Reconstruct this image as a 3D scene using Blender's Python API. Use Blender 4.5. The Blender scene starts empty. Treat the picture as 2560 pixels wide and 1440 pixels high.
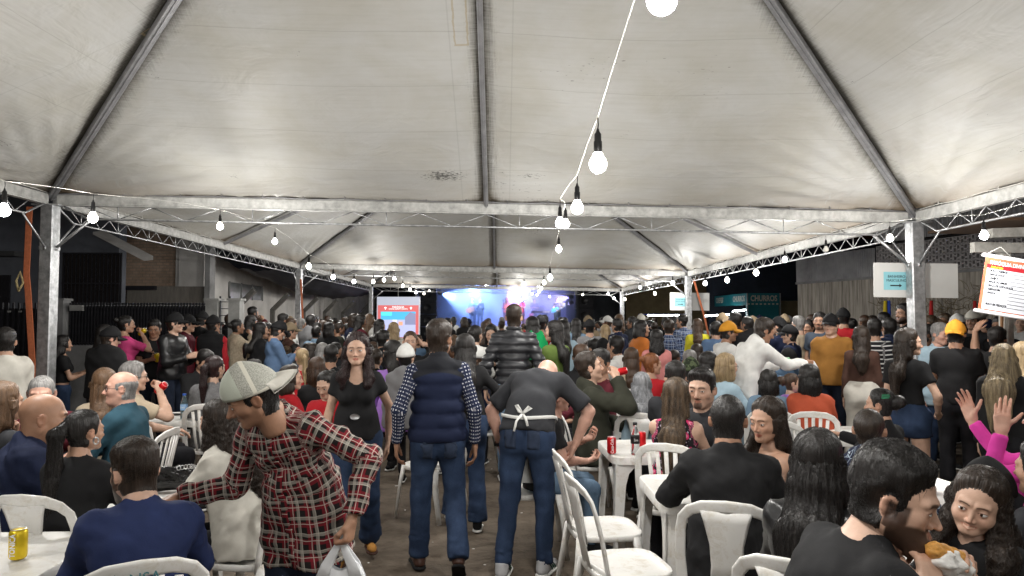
import bpy, math, random, time
import numpy as np
from mathutils import Vector, Matrix
random.seed(7)
RNG = np.random.RandomState(7)
T0 = time.time()
SC = bpy.context.scene
COL = SC.collection
f32 = np.float32
# ------------------------------------------------------------------ camera, sky, exposure
CAMZ = 1.68
FPX = 1770.0
PITCH = math.radians(2.59)
YAW = math.radians(-0.87)
cd = bpy.data.cameras.new('camera')
cam = bpy.data.objects.new('camera', cd)
COL.objects.link(cam)
cam.location = (0, 0, CAMZ)
cam.rotation_euler = (math.pi / 2 + PITCH, 0, YAW)
cd.sensor_width = 36
cd.lens = 36 * FPX / 2560
cd.clip_start = 0.05
cd.clip_end = 400
SC.camera = cam
SC.view_settings.view_transform = 'Standard'
SC.view_settings.look = 'None'
SC.view_settings.gamma = 1
SC.view_settings.use_curve_mapping = False
SC.view_settings.exposure = 0.74
w = bpy.data.worlds.new('World')
SC.world = w
w.use_nodes = True
wn = w.node_tree.nodes
wl = w.node_tree.links
bg = wn['Background']
sky = wn.new('ShaderNodeTexSky')
sky.sky_type = 'NISHITA'
sky.sun_disc = False
sky.sun_elevation = math.radians(-3)
sky.sun_rotation = math.radians(200)
wl.new(sky.outputs[0], bg.inputs[0])
bg.inputs[1].default_value = 0.15
SC.cycles.use_denoising = True
SC.cycles.max_bounces = 6
SC.cycles.diffuse_bounces = 3
SC.cycles.glossy_bounces = 3
SC.cycles.transmission_bounces = 5
SC.cycles.transparent_max_bounces = 6
SC.cycles.volume_bounces = 0
SC.cycles.sample_clamp_indirect = 3.0
SC.cycles.caustics_reflective = False
SC.cycles.caustics_refractive = False
def P(px, py, Y):
 """world point seen at photograph pixel (px, py) at depth Y"""
 x = (px - 1280) / FPX
 z = (720 - py) / FPX
 c, s = math.cos(PITCH), math.sin(PITCH)
 dy = c - z * s
 dz = s + z * c
 cy, sy = math.cos(YAW), math.sin(YAW)
 X = x * cy - dy * sy
 Yd = x * sy + dy * cy
 k = Y / Yd
 return Vector((X * k, Y, CAMZ + dz * k))
# ------------------------------------------------------------------ materials
MATS = {}
def lk(nt, a, b):
 nt.links.new(a, b)
def mat(name, col=(0.5, 0.5, 0.5), rough=0.7, var=0.12, scale=6.0, bump=0.0, bscale=60.0, metal=0.0, spec=0.5,
  stretch=None, col2=None, emit=None, alpha=None, trans=0.0, sheen=0.0, coat=0.0, ior=1.45):
 if name in MATS:
  return MATS[name]
 m = bpy.data.materials.new(name)
 m.use_nodes = True
 nt = m.node_tree
 b = nt.nodes['Principled BSDF']
 b.inputs['Roughness'].default_value = rough
 b.inputs['Metallic'].default_value = metal
 b.inputs['Specular IOR Level'].default_value = spec
 b.inputs['IOR'].default_value = ior
 b.inputs['Transmission Weight'].default_value = trans
 b.inputs['Coat Weight'].default_value = coat
 if sheen:
  b.inputs['Sheen Weight'].default_value = sheen
 if emit:
  b.inputs['Emission Color'].default_value = (*emit[0], 1)
  b.inputs['Emission Strength'].default_value = emit[1]
 tc = nt.nodes.new('ShaderNodeTexCoord')
 mp = nt.nodes.new('ShaderNodeMapping')
 if stretch:
  mp.inputs['Scale'].default_value = stretch
 lk(nt, tc.outputs['Object'], mp.inputs[0])
 n = nt.nodes.new('ShaderNodeTexNoise')
 n.inputs['Scale'].default_value = scale
 n.inputs['Detail'].default_value = 5
 n.inputs['Roughness'].default_value = 0.6
 lk(nt, mp.outputs[0], n.inputs['Vector'])
 cr = nt.nodes.new('ShaderNodeValToRGB')
 c2 = col2 or tuple(min(1, c * (1 + var)) for c in col)
 c1 = tuple(c * (1 - var) for c in col)
 cr.color_ramp.elements[0].position = 0.3
 cr.color_ramp.elements[1].position = 0.7
 cr.color_ramp.elements[0].color = (*c1, 1)
 cr.color_ramp.elements[1].color = (*c2, 1)
 lk(nt, n.outputs[0], cr.inputs[0])
 lk(nt, cr.outputs[0], b.inputs['Base Color'])
 if bump:
  n2 = nt.nodes.new('ShaderNodeTexNoise')
  n2.inputs['Scale'].default_value = bscale
  n2.inputs['Detail'].default_value = 4
  lk(nt, mp.outputs[0], n2.inputs['Vector'])
  bp = nt.nodes.new('ShaderNodeBump')
  bp.inputs['Strength'].default_value = bump
  bp.inputs['Distance'].default_value = 0.01
  lk(nt, n2.outputs[0], bp.inputs['Height'])
  lk(nt, bp.outputs[0], b.inputs['Normal'])
 MATS[name] = m
 return m
def nodes_of(m):
 return m.node_tree, m.node_tree.nodes['Principled BSDF']
def cloth(name, col, rough=0.85, var=0.10, wr=0.38, sheen=0.0, spec=0.25):
 """plain woven cloth with soft wrinkles"""
 if name in MATS:
  return MATS[name]
 m = mat(name, col, rough, var, 9, 0, spec=spec)
 nt, b = nodes_of(m)
 if sheen:
  b.inputs['Sheen Weight'].default_value = sheen
 tc = nt.nodes['Texture Coordinate']
 n1 = nt.nodes.new('ShaderNodeTexNoise')
 n1.noise_type = 'RIDGED_MULTIFRACTAL'
 n1.inputs['Scale'].default_value = 4.5
 n1.inputs['Detail'].default_value = 2.5
 n1.inputs['Distortion'].default_value = .6
 lk(nt, tc.outputs['Object'], n1.inputs['Vector'])
 n2 = nt.nodes.new('ShaderNodeTexNoise')
 n2.inputs['Scale'].default_value = 260
 n2.inputs['Detail'].default_value = 2
 lk(nt, tc.outputs['Object'], n2.inputs['Vector'])
 b1 = nt.nodes.new('ShaderNodeBump')
 b1.inputs['Strength'].default_value = wr
 b1.inputs['Distance'].default_value = 0.03
 b2 = nt.nodes.new('ShaderNodeBump')
 b2.inputs['Strength'].default_value = 0.35
 b2.inputs['Distance'].default_value = 0.002
 lk(nt, n1.outputs[0], b1.inputs['Height'])
 lk(nt, n2.outputs[0], b2.inputs['Height'])
 lk(nt, b1.outputs[0], b2.inputs['Normal'])
 lk(nt, b2.outputs[0], b.inputs['Normal'])
 return m
def skin_mat(name, tone):
 if name in MATS:
  return MATS[name]
 m = mat(name, tone, 0.46, 0.12, 22, 0.1, 260, spec=0.4)
 nt, b = nodes_of(m)
 b.inputs['Subsurface Weight'].default_value = 0.0
 at = nt.nodes.new('ShaderNodeAttribute')
 at.attribute_name = 'col'
 mx = nt.nodes.new('ShaderNodeMix')
 mx.data_type = 'RGBA'
 mx.blend_type = 'MULTIPLY'
 mx.inputs[0].default_value = 1
 src = b.inputs['Base Color'].links[0].from_socket
 lk(nt, src, mx.inputs[6])
 lk(nt, at.outputs['Color'], mx.inputs[7])
 lk(nt, mx.outputs[2], b.inputs['Base Color'])
 return m
def hair_mat(name, col, col2=None, rough=0.42):
 if name in MATS:
  return MATS[name]
 c2 = col2 or tuple(c * 1.7 + 0.004 for c in col)
 m = mat(name, col, rough, 0.3, 55, 0.7, 130, stretch=(1, 1, 0.07), col2=c2, spec=0.45)
 return m
def denim(name, col):
 if name in MATS:
  return MATS[name]
 m = cloth(name, col, 0.8, 0.25, 0.7)
 return m
# ------------------------------------------------------------------ objects
def tag(o, label=None, cat=None, group=None, kind=None):
 if label:
  o['label'] = label
 if cat:
  o['category'] = cat
 if group:
  o['group'] = group
 if kind:
  o['kind'] = kind
 return o
def empty(name, loc=(0, 0, 0), rz=0, label=None, cat=None, group=None):
 o = bpy.data.objects.new(name, None)
 COL.objects.link(o)
 o.location = loc
 o.rotation_euler = (0, 0, rz)
 o.empty_display_size = 0.1
 return tag(o, label, cat, group)
def mesh_of(name, V, F, smooth=True, mats=None, fm=None):
 me = bpy.data.meshes.new(name)
 if isinstance(F, np.ndarray):
  n = F.shape[1]
  me.vertices.add(len(V))
  me.vertices.foreach_set('co', np.asarray(V, f32).ravel())
  me.loops.add(F.size)
  me.loops.foreach_set('vertex_index', F.astype(np.int32).ravel())
  me.polygons.add(len(F))
  me.polygons.foreach_set('loop_start', np.arange(0, F.size, n, dtype=np.int32))
  me.update(calc_edges=True)
 else:
  me.from_pydata([tuple(v) for v in V], [], F)
  me.update()
 if smooth:
  me.polygons.foreach_set('use_smooth', np.ones(len(me.polygons), bool))
 for m in (mats or []):
  me.materials.append(m)
 if fm is not None:
  me.polygons.foreach_set('material_index', np.asarray(fm, np.int32))
 return me
def link(name, me, parent=None, mats=None, loc=None, label=None):
 o = bpy.data.objects.new(name, me)
 COL.objects.link(o)
 if parent:
  o.parent = parent
 if loc is not None:
  o.location = loc
 if mats:
  for i, m in enumerate(mats):
   if i < len(o.material_slots) and m:
    o.material_slots[i].link = 'OBJECT'
    o.material_slots[i].material = m
 if label:
  o['label'] = label
 return o
class MB:
 """collects simple solids, then links them as one mesh"""
 def __init__(s):
  s.V = []
  s.F = []
 def add(s, V, F):
  n = len(s.V)
  s.V += [tuple(v) for v in V]
  s.F += [tuple(i + n for i in f) for f in F]
  return s
 def box(s, c, d, R=None):
  hx, hy, hz = d[0] / 2, d[1] / 2, d[2] / 2
  V = [Vector((x, y, z)) for x in (-hx, hx) for y in (-hy, hy) for z in (-hz, hz)]
  if R is not None:
   V = [R @ v for v in V]
  V = [v + Vector(c) for v in V]
  return s.add(V, [(0, 1, 3, 2), (4, 6, 7, 5), (0, 4, 5, 1), (2, 3, 7, 6), (0, 2, 6, 4), (1, 5, 7, 3)])
 def bar(s, a, b, w, h=None, up=(0, 0, 1), ch=0.0):
  """rectangular bar from a to b; w sideways, h along up"""
  h = w if h is None else h
  a, b = Vector(a), Vector(b)
  d = (b - a).normalized()
  u = Vector(up)
  sd = d.cross(u)
  if sd.length < 1e-4:
   sd = d.cross(Vector((1, 0, 0)))
  sd.normalize()
  u = sd.cross(d).normalized()
  if ch:
   prof = [(-w / 2 + ch, -h / 2), (w / 2 - ch, -h / 2), (w / 2, -h / 2 + ch), (w / 2, h / 2 - ch), (w / 2 - ch, h / 2), (-w / 2 + ch, h / 2), (-w / 2, h / 2 - ch), (-w / 2, -h / 2 + ch)]
  else:
   prof = [(-w / 2, -h / 2), (w / 2, -h / 2), (w / 2, h / 2), (-w / 2, h / 2)]
  n = len(prof)
  V = [p + sd * x + u * y for p in (a, b) for x, y in prof]
  F = [tuple(range(n))[::-1], tuple(range(n, 2 * n))] + [(i, (i + 1) % n, n + (i + 1) % n, n + i) for i in range(n)]
  return s.add(V, F)
 def tube(s, pts, r, n=8, closed=False):
  """round tube through points; r number or list"""
  pts = [Vector(p) for p in pts]
  m = len(pts)
  rr = r if isinstance(r, (list, tuple)) else [r] * m
  V = []
  prev = None
  for i, p in enumerate(pts):
   d = (pts[min(i + 1, m - 1)] - pts[max(i - 1, 0)])
   if d.length < 1e-9:
    d = Vector((0, 0, 1))
   d.normalize()
   if prev is None:
    u = d.cross(Vector((0, 0, 1)))
    if u.length < 1e-3:
     u = d.cross(Vector((1, 0, 0)))
   else:
    u = prev - d * prev.dot(d)
   u.normalize()
   prev = u
   v = d.cross(u)
   for k in range(n):
    a = 2 * math.pi * k / n
    V.append(p + (u * math.cos(a) + v * math.sin(a)) * rr[i])
  F = []
  for i in range(m - 1):
   for k in range(n):
    k2 = (k + 1) % n
    F.append((i * n + k, i * n + k2, (i + 1) * n + k2, (i + 1) * n + k))
  F.append(tuple(range(n))[::-1])
  F.append(tuple(range((m - 1) * n, m * n)))
  return s.add(V, F)
 def lathe(s, prof, n=16, c=(0, 0, 0), cap=True, R=None):
  V = []
  for r, z in prof:
   for k in range(n):
    a = 2 * math.pi * k / n
    v = Vector((r * math.cos(a), r * math.sin(a), z))
    if R is not None:
     v = R @ v
    V.append(v + Vector(c))
  F = []
  m = len(prof)
  for i in range(m - 1):
   for k in range(n):
    k2 = (k + 1) % n
    F.append((i * n + k, i * n + k2, (i + 1) * n + k2, (i + 1) * n + k))
  if cap:
   F.append(tuple(range(n))[::-1])
   F.append(tuple(range((m - 1) * n, m * n)))
  return s.add(V, F)
 def sweep(s, pts, wd, th, nrm, seg=10):
  """flat rounded strip: width wd across, thickness th along nrm (lists or numbers)"""
  pts = [Vector(p) for p in pts]
  m = len(pts)
  W = wd if isinstance(wd, (list, tuple)) else [wd] * m
  Th = th if isinstance(th, (list, tuple)) else [th] * m
  N = nrm if isinstance(nrm, list) else [nrm] * m
  V = []
  for i, p in enumerate(pts):
   d = (pts[min(i + 1, m - 1)] - pts[max(i - 1, 0)]).normalized()
   n = Vector(N[i])
   sd = d.cross(n).normalized()
   n = sd.cross(d).normalized()
   for k in range(seg):
    a = 2 * math.pi * k / seg
    ca, sa = math.cos(a), math.sin(a)
    x = math.copysign(abs(ca) ** 0.45, ca) * W[i] / 2
    y = math.copysign(abs(sa) ** 0.45, sa) * Th[i] / 2
    V.append(p + sd * x + n * y)
  F = []
  for i in range(m - 1):
   for k in range(seg):
    k2 = (k + 1) % seg
    F.append((i * seg + k, i * seg + k2, (i + 1) * seg + k2, (i + 1) * seg + k))
  F.append(tuple(range(seg))[::-1])
  F.append(tuple(range((m - 1) * seg, m * seg)))
  return s.add(V, F)
 def mesh(s, name, smooth=False, mats=None):
  return mesh_of(name, s.V, s.F, smooth, mats)
 def build(s, name, m, parent=None, smooth=False, loc=None, label=None):
  return link(name, s.mesh(name, smooth, [m]), parent, None, loc, label)
def autosmooth(me, deg=40):
 """sharp edges above the angle so that flat caps stay crisp"""
 me.polygons.foreach_set('use_smooth', np.ones(len(me.polygons), bool))
 try:
  me.set_sharp_from_angle(angle=math.radians(deg))
 except Exception:
  pass
 return me
def copy_tree(o, parent=None):
 c = o.copy()
 COL.objects.link(c)
 c.parent = parent
 for ch in KIDS.get(o.name, []):
  copy_tree(ch, c)
 return c
KIDS = {}
def kids(o):
 """children table for copying (children lookup is slow otherwise)"""
 KIDS[o.name] = [x for x in bpy.data.objects if x.parent == o]
 for c in KIDS[o.name]:
  kids(c)
def text_mesh(txt, size, name='lettering', m=None, parent=None, loc=(0, 0, 0), rot=(math.pi / 2, 0, 0), align='CENTER', ext=0.001, bold=0.0, sx=1.0):
 c = bpy.data.curves.new(name, 'FONT')
 c.body = txt
 c.size = size
 c.extrude = ext
 c.offset = bold
 c.align_x = align
 c.align_y = 'CENTER'
 c.resolution_u = 3
 t_ = bpy.data.objects.new(name, c)
 COL.objects.link(t_)
 dg = bpy.context.evaluated_depsgraph_get()
 me = bpy.data.meshes.new_from_object(t_.evaluated_get(dg))
 bpy.data.objects.remove(t_)
 me.name = name
 me.materials.clear()
 if m:
  me.materials.append(m)
 o = bpy.data.objects.new(name, me)
 COL.objects.link(o)
 o.parent = parent
 o.location = loc
 o.rotation_euler = rot
 o.scale = (sx, 1, 1)
 return o
# ------------------------------------------------------------------ signed distance modelling
def snet(D, org, h):
 S = D < 0
 c = np.zeros(tuple(n - 1 for n in D.shape), np.int8)
 for a in (0, 1):
  for b in (0, 1):
   for e in (0, 1):
    c += S[a:S.shape[0] - 1 + a, b:S.shape[1] - 1 + b, e:S.shape[2] - 1 + e]
 act = (c > 0) & (c < 8)
 I, J, K = np.nonzero(act)
 n = len(I)
 idx = np.full(act.shape, -1, np.int32)
 idx[I, J, K] = np.arange(n)
 acc = np.zeros((n, 3), f32)
 cnt = np.zeros(n, f32)
 cor = [(a, b, e) for a in (0, 1) for b in (0, 1) for e in (0, 1)]
 dv = {q: D[I + q[0], J + q[1], K + q[2]] for q in cor}
 for q in cor:
  for ax in range(3):
   if q[ax] == 0:
    r = list(q)
    r[ax] = 1
    r = tuple(r)
    da, db = dv[q], dv[r]
    m = (da < 0) != (db < 0)
    t = np.where(m, da / np.where(m, da - db, 1), 0)
    p = np.empty((n, 3), f32)
    for k in range(3):
     p[:, k] = q[k]
    p[:, ax] += t
    acc += p * m[:, None]
    cnt += m
 V = (acc / cnt[:, None] + np.stack([I, J, K], 1)) * h + np.asarray(org, f32)
 Q = []
 for ax in range(3):
  s0 = [slice(1, -1)] * 3
  s1 = [slice(1, -1)] * 3
  s0[ax] = slice(0, -1)
  s1[ax] = slice(1, None)
  A, B = S[tuple(s0)], S[tuple(s1)]
  e = np.nonzero(A != B)
  fl = B[e]
  o = [e[k] + (0 if k == ax else 1) for k in range(3)]
  u, v = [(1, 2), (2, 0), (0, 1)][ax]
  def g(du, dv_):
   i = [o[0].copy(), o[1].copy(), o[2].copy()]
   i[u] = i[u] + du
   i[v] = i[v] + dv_
   return idx[i[0], i[1], i[2]]
  q = np.stack([g(-1, -1), g(0, -1), g(0, 0), g(-1, 0)], 1)
  q[fl] = q[fl][:, ::-1]
  Q.append(q)
 F = np.concatenate(Q)
 F = F[(F >= 0).all(1)]
 return V, F
def cone_d(X, pr):
 """distance of points X (..,3 tuple of arrays) to a tapered capsule"""
 x, y, z = X
 a = pr['a']
 b = pr['b']
 px, py, pz = x - a[0], y - a[1], z - a[2]
 f = 1.0
 if pr.get('flat'):
  nx, ny, nz, fl = pr['flat']
  dn = (px * nx + py * ny + pz * nz) * (1 / fl - 1)
  px, py, pz = px + dn * nx, py + dn * ny, pz + dn * nz
  f = (1 + fl) / 2
 ba = b - a
 L2 = float(ba @ ba)
 if L2 < 1e-9:
  d = np.sqrt(px * px + py * py + pz * pz) - pr['ra']
 else:
  t0 = (px * ba[0] + py * ba[1] + pz * ba[2]) / L2
  t = np.clip(t0, 0, 1)
  qx, qy, qz = px - t * ba[0], py - t * ba[1], pz - t * ba[2]
  d = np.sqrt(qx * qx + qy * qy + qz * qz) - (pr['ra'] + (pr['rb'] - pr['ra']) * t)
  L = math.sqrt(L2)
  if pr.get('fb') is not None:
   d = np.maximum(d, (t0 - 1) * L - pr['fb'])
  if pr.get('fa') is not None:
   d = np.maximum(d, -t0 * L - pr['fa'])
 return d * f
def pr(a, b, ra, rb=None, k=0.02, **kw):
 d = dict(a=np.array(a, float), b=np.array(b, float), ra=ra, rb=ra if rb is None else rb, k=k)
 d.update(kw)
 return d
def smin(a, b, k):
 if k <= 0:
  return np.minimum(a, b)
 h = np.maximum(k - np.abs(a - b), 0) / k
 return np.minimum(a, b) - h * h * k * 0.25
class Field:
 def __init__(s, prims, h, pad=0.02):
  lo = np.min([np.minimum(p['a'] - p['ra'], p['b'] - p['rb']) for p in prims], 0) - pad - 2 * h
  hi = np.max([np.maximum(p['a'] + p['ra'], p['b'] + p['rb']) for p in prims], 0) + pad + 2 * h
  s.h = h
  s.lo = lo
  s.ax = [np.arange(lo[k], hi[k] + h, h).astype(f32) for k in range(3)]
  s.D = np.full([len(a) for a in s.ax], 0.5, f32)
 def apply(s, prims, D=None):
  D = s.D if D is None else D
  for p in prims:
   k = p['k']
   m = k + 2.5 * s.h
   lo = np.minimum(p['a'] - p['ra'], p['b'] - p['rb']) - m
   hi = np.maximum(p['a'] + p['ra'], p['b'] + p['rb']) + m
   sl = []
   X = []
   for i in range(3):
    i0 = max(0, int((lo[i] - s.lo[i]) / s.h))
    i1 = min(len(s.ax[i]), int((hi[i] - s.lo[i]) / s.h) + 2)
    sl.append(slice(i0, i1))
    X.append(s.ax[i][i0:i1])
   if any(len(q) == 0 for q in X):
    continue
   sl = tuple(sl)
   d = cone_d((X[0][:, None, None], X[1][None, :, None], X[2][None, None, :]), p).astype(f32)
   if p.get('neg'):
    D[sl] = -smin(-D[sl], d, k)
   else:
    D[sl] = smin(D[sl], d, k)
  return D
 def new(s):
  return np.full(s.D.shape, 0.5, f32)
 def grid(s):
  return s.ax[0][:, None, None], s.ax[1][None, :, None], s.ax[2][None, None, :]
 def cut(s, D, pt, n):
  """keep the side that n points away from"""
  x, y, z = s.grid()
  pl = (x - pt[0]) * n[0] + (y - pt[1]) * n[1] + (z - pt[2]) * n[2]
  np.maximum(D, pl, out=D)
 def disp(s, D, fn, band=0.06):
  I = np.nonzero(np.abs(D) < band)
  D[I] -= fn(s.ax[0][I[0]], s.ax[1][I[1]], s.ax[2][I[2]])
 def mesh(s, D=None):
  return snet(s.D if D is None else D, s.lo, s.h)
def folds(amp, f=20.0, seed=0.0, vz=1.5):
 def fn(x, y, z):
  a = np.sin(x * f + 2.1 * np.sin(y * f * .6 + z * f * .5 + seed) + seed * 3)
  b = np.sin(z * f * vz + 1.9 * np.sin(x * f * .55 + y * f * .8 + seed * 2) + 1.3 * np.sin(y * f))
  c = np.sin((x + y) * f * 2.1 + z * f * 1.3 + 2 * np.sin(z * f * .9 + seed * 5))
  e = 1 - 2 * np.abs(np.sin(z * f * .9 + x * f * .7 + 2.4 * np.sin(x * f * .4 + y * f * .5 + seed)))
  return amp * (a * b * 0.7 + 0.3 * c + .45 * e * b)
 return fn
def np_(v):
 return np.array(v, float)
def rx(a):
 c, s = math.cos(a), math.sin(a)
 return np.array([[1, 0, 0], [0, c, -s], [0, s, c]])
def ry(a):
 c, s = math.cos(a), math.sin(a)
 return np.array([[c, 0, s], [0, 1, 0], [-s, 0, c]])
def rz(a):
 c, s = math.cos(a), math.sin(a)
 return np.array([[c, -s, 0], [s, c, 0], [0, 0, 1]])
D2R = math.pi / 180
# ------------------------------------------------------------------ heads
def ell_d(x, y, z, c, r):
 px, py, pz = (x - c[0]), (y - c[1]), (z - c[2])
 k0 = np.sqrt((px / r[0]) ** 2 + (py / r[1]) ** 2 + (pz / r[2]) ** 2) + 1e-9
 k1 = np.sqrt((px / r[0] ** 2) ** 2 + (py / r[1] ** 2) ** 2 + (pz / r[2] ** 2) ** 2) + 1e-9
 return k0 * (k0 - 1) / k1
def head_sdf(x, y, z, hp, ears=True):
 """head centred between the eyes' height, facing +Y"""
 sex = hp.get('sex', 'm')
 fat = hp.get('fat', 0.0)
 ch = sex == 'c'
 jw = {'m': 1.0, 'f': 0.90, 'c': 0.84}[sex] * (1 + fat * .35)
 ax = np.abs(x)
 d = ell_d(x, y, z, (0, -.018, .030), (.077, .098, .088))
 d = smin(d, ell_d(x, y, z, (0, .018, -.026), ((.066 if ch else .062) * (1 + fat * .25), .068, .082)), .03)
 def add(a, b, ra, rb=None, k=.012, **kw):
  nonlocal d
  d = smin(d, cone_d((ax if kw.pop('sym', True) else x, y, z), pr(a, b, ra, rb, **kw)), k)
 def sub(a, b, ra, rb=None, k=.01, **kw):
  nonlocal d
  d = -smin(-d, cone_d((ax, y, z), pr(a, b, ra, rb, **kw)), k)
 cz = {'m': -.094, 'f': -.089, 'c': -.083}[sex]
 add((.050 * jw, -.004, -.055), (.016 * jw, .058, cz), .022, .018, .025)
 add((.012 * jw, .066, cz - .001), (0, .070, cz), .014, .014, .018)
 if fat > 0.25:
  add((0.03, .03, -.095), (0, .05, -.10), .03 * fat + .012, None, .03)
 add((.040, .058, -.024 if not ch else -.034), (.048, .040, -.026 if not ch else -.034), .018 + .006 * fat + (.004 if ch else 0), .018, .024)
 # neck
 nr = {'m': .058, 'f': .044, 'c': .040}[sex] * (1 + fat * .25)
 add((0, -.028, -.05), (0, -.040, -.24), nr, nr * 1.08, .03, sym=False)
 # brow, nose
 br = {'m': 1.0, 'f': .55, 'c': .3}[sex]
 add((.012, .082, .022), (.044, .071, .023), .0060 + .0045 * br, .0070 + .0015 * br, .018)
 nl = hp.get('nose', {'m': .95, 'f': .72, 'c': .55}[sex])
 add((0, .080, .008), (0, .094 + .012 * nl, -.033), .0065, .0095 * (.6 + .4 * nl), .010, sym=False)
 add((0.0105, .090, -.0385), (.0105, .088, -.038), .0078 * (.7 + .3 * nl), None, .007)
 # eye sockets, lids
 sub((.030, .1045, -.002), (.033, .1005, -.002), .0180 if not ch else .0165, .0170 if not ch else .0155, .018)
 add((.031, .0718, -.001), (.0325, .0708, -.001), .0152, .0148, .006)
 # lips
 sm = hp.get('smile', 0.0)
 fl = {'m': .8, 'f': 1.15, 'c': 1.0}[sex]
 zc = -.0625
 add((0, .0835, zc + .0035), (.019 + .006 * sm, .074 - .002 * sm, zc + .001 + .007 * sm), .0052 * fl, .0028, .006)
 add((0, .0830, zc - .0060), (.017 + .005 * sm, .074, zc - .001 + .006 * sm), .0062 * fl, .003, .006)
 sub((0, .0895, zc - .0010), (.021 + .006 * sm, .0775, zc + .0005 + .008 * sm), .0016 + hp.get('open', 0) * .004, .0010, .003)
 if sex == 'm' or hp.get('age'):
  sub((.023, .083, -.040), (.031, .075, -.060), .002, .002, .009)
 # eye opening
 bd = hp.get('beard', 0)
 if bd >= 3:
  ln = hp.get('beardlen', .014)
  add((.055 * jw, .010, -.050), (.018, .070, cz), .020 + ln * .8, .018 + ln, .02)
  add((0, .066, cz - ln), (0, .062, cz - ln * 1.6), .020, .016, .02, sym=False)
 if ears:
  es = 1.0 if sex == 'm' else .9
  ex, ey, ez = (ax - (.0765 + .004)), (y + .006 + .25 * (ax - .08)), (z + .006)
  e = ell_d(ex * .92 + ey * .35, ey, ez, (0, -.004, 0), (.0085, .018 * es, .031 * es))
  e2 = ell_d(ex, ey, ez, (.009, .002, .003), (.007, .010, .018))
  e = -smin(-e, e2, .004)
  d = smin(d, e, .006)
 return d
HG = {}
def head_grid(hp, nl, nt):
 """radial projection of the head surface: directions (nt x nl) and radii"""
 key = (repr(sorted(hp.items())), nl, nt)
 if key in HG:
  return HG[key]
 u = np.linspace(-1, 1, nl, endpoint=False)
 az = np.pi * (u - .30 * np.sin(np.pi * u) / np.pi * 1.6)  # denser at the front (az=0 -> +Y)
 v = np.linspace(0, 1, nt)
 el = np.pi * (v + .055 * np.sin(2 * np.pi * v)) - np.pi / 2
 el[0] = -np.pi / 2 + 1e-3
 el[-1] = np.pi / 2 - 1e-3
 A, E = np.meshgrid(az, el)
 dx, dy, dz = np.sin(A) * np.cos(E), np.cos(A) * np.cos(E), np.sin(E)
 c = np.array([0, -.002, -.012])
 t = np.full(A.shape, .27)
 for i in range(34):
  x, y, z = dx * t + c[0], dy * t + c[1], dz * t + c[2]
  s = np.maximum(head_sdf(x, y, z, hp), -.185 - z)
  t = t - s * .8
  t = np.maximum(t, .02)
 g = dict(A=A, E=E, d=np.stack([dx, dy, dz], -1), t=t, c=c, az=az, el=el)
 HG[key] = g
 return g
def sstep(a, b, x):
 t = np.clip((x - a) / (b - a), 0, 1)
 return t * t * (3 - 2 * t)
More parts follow.
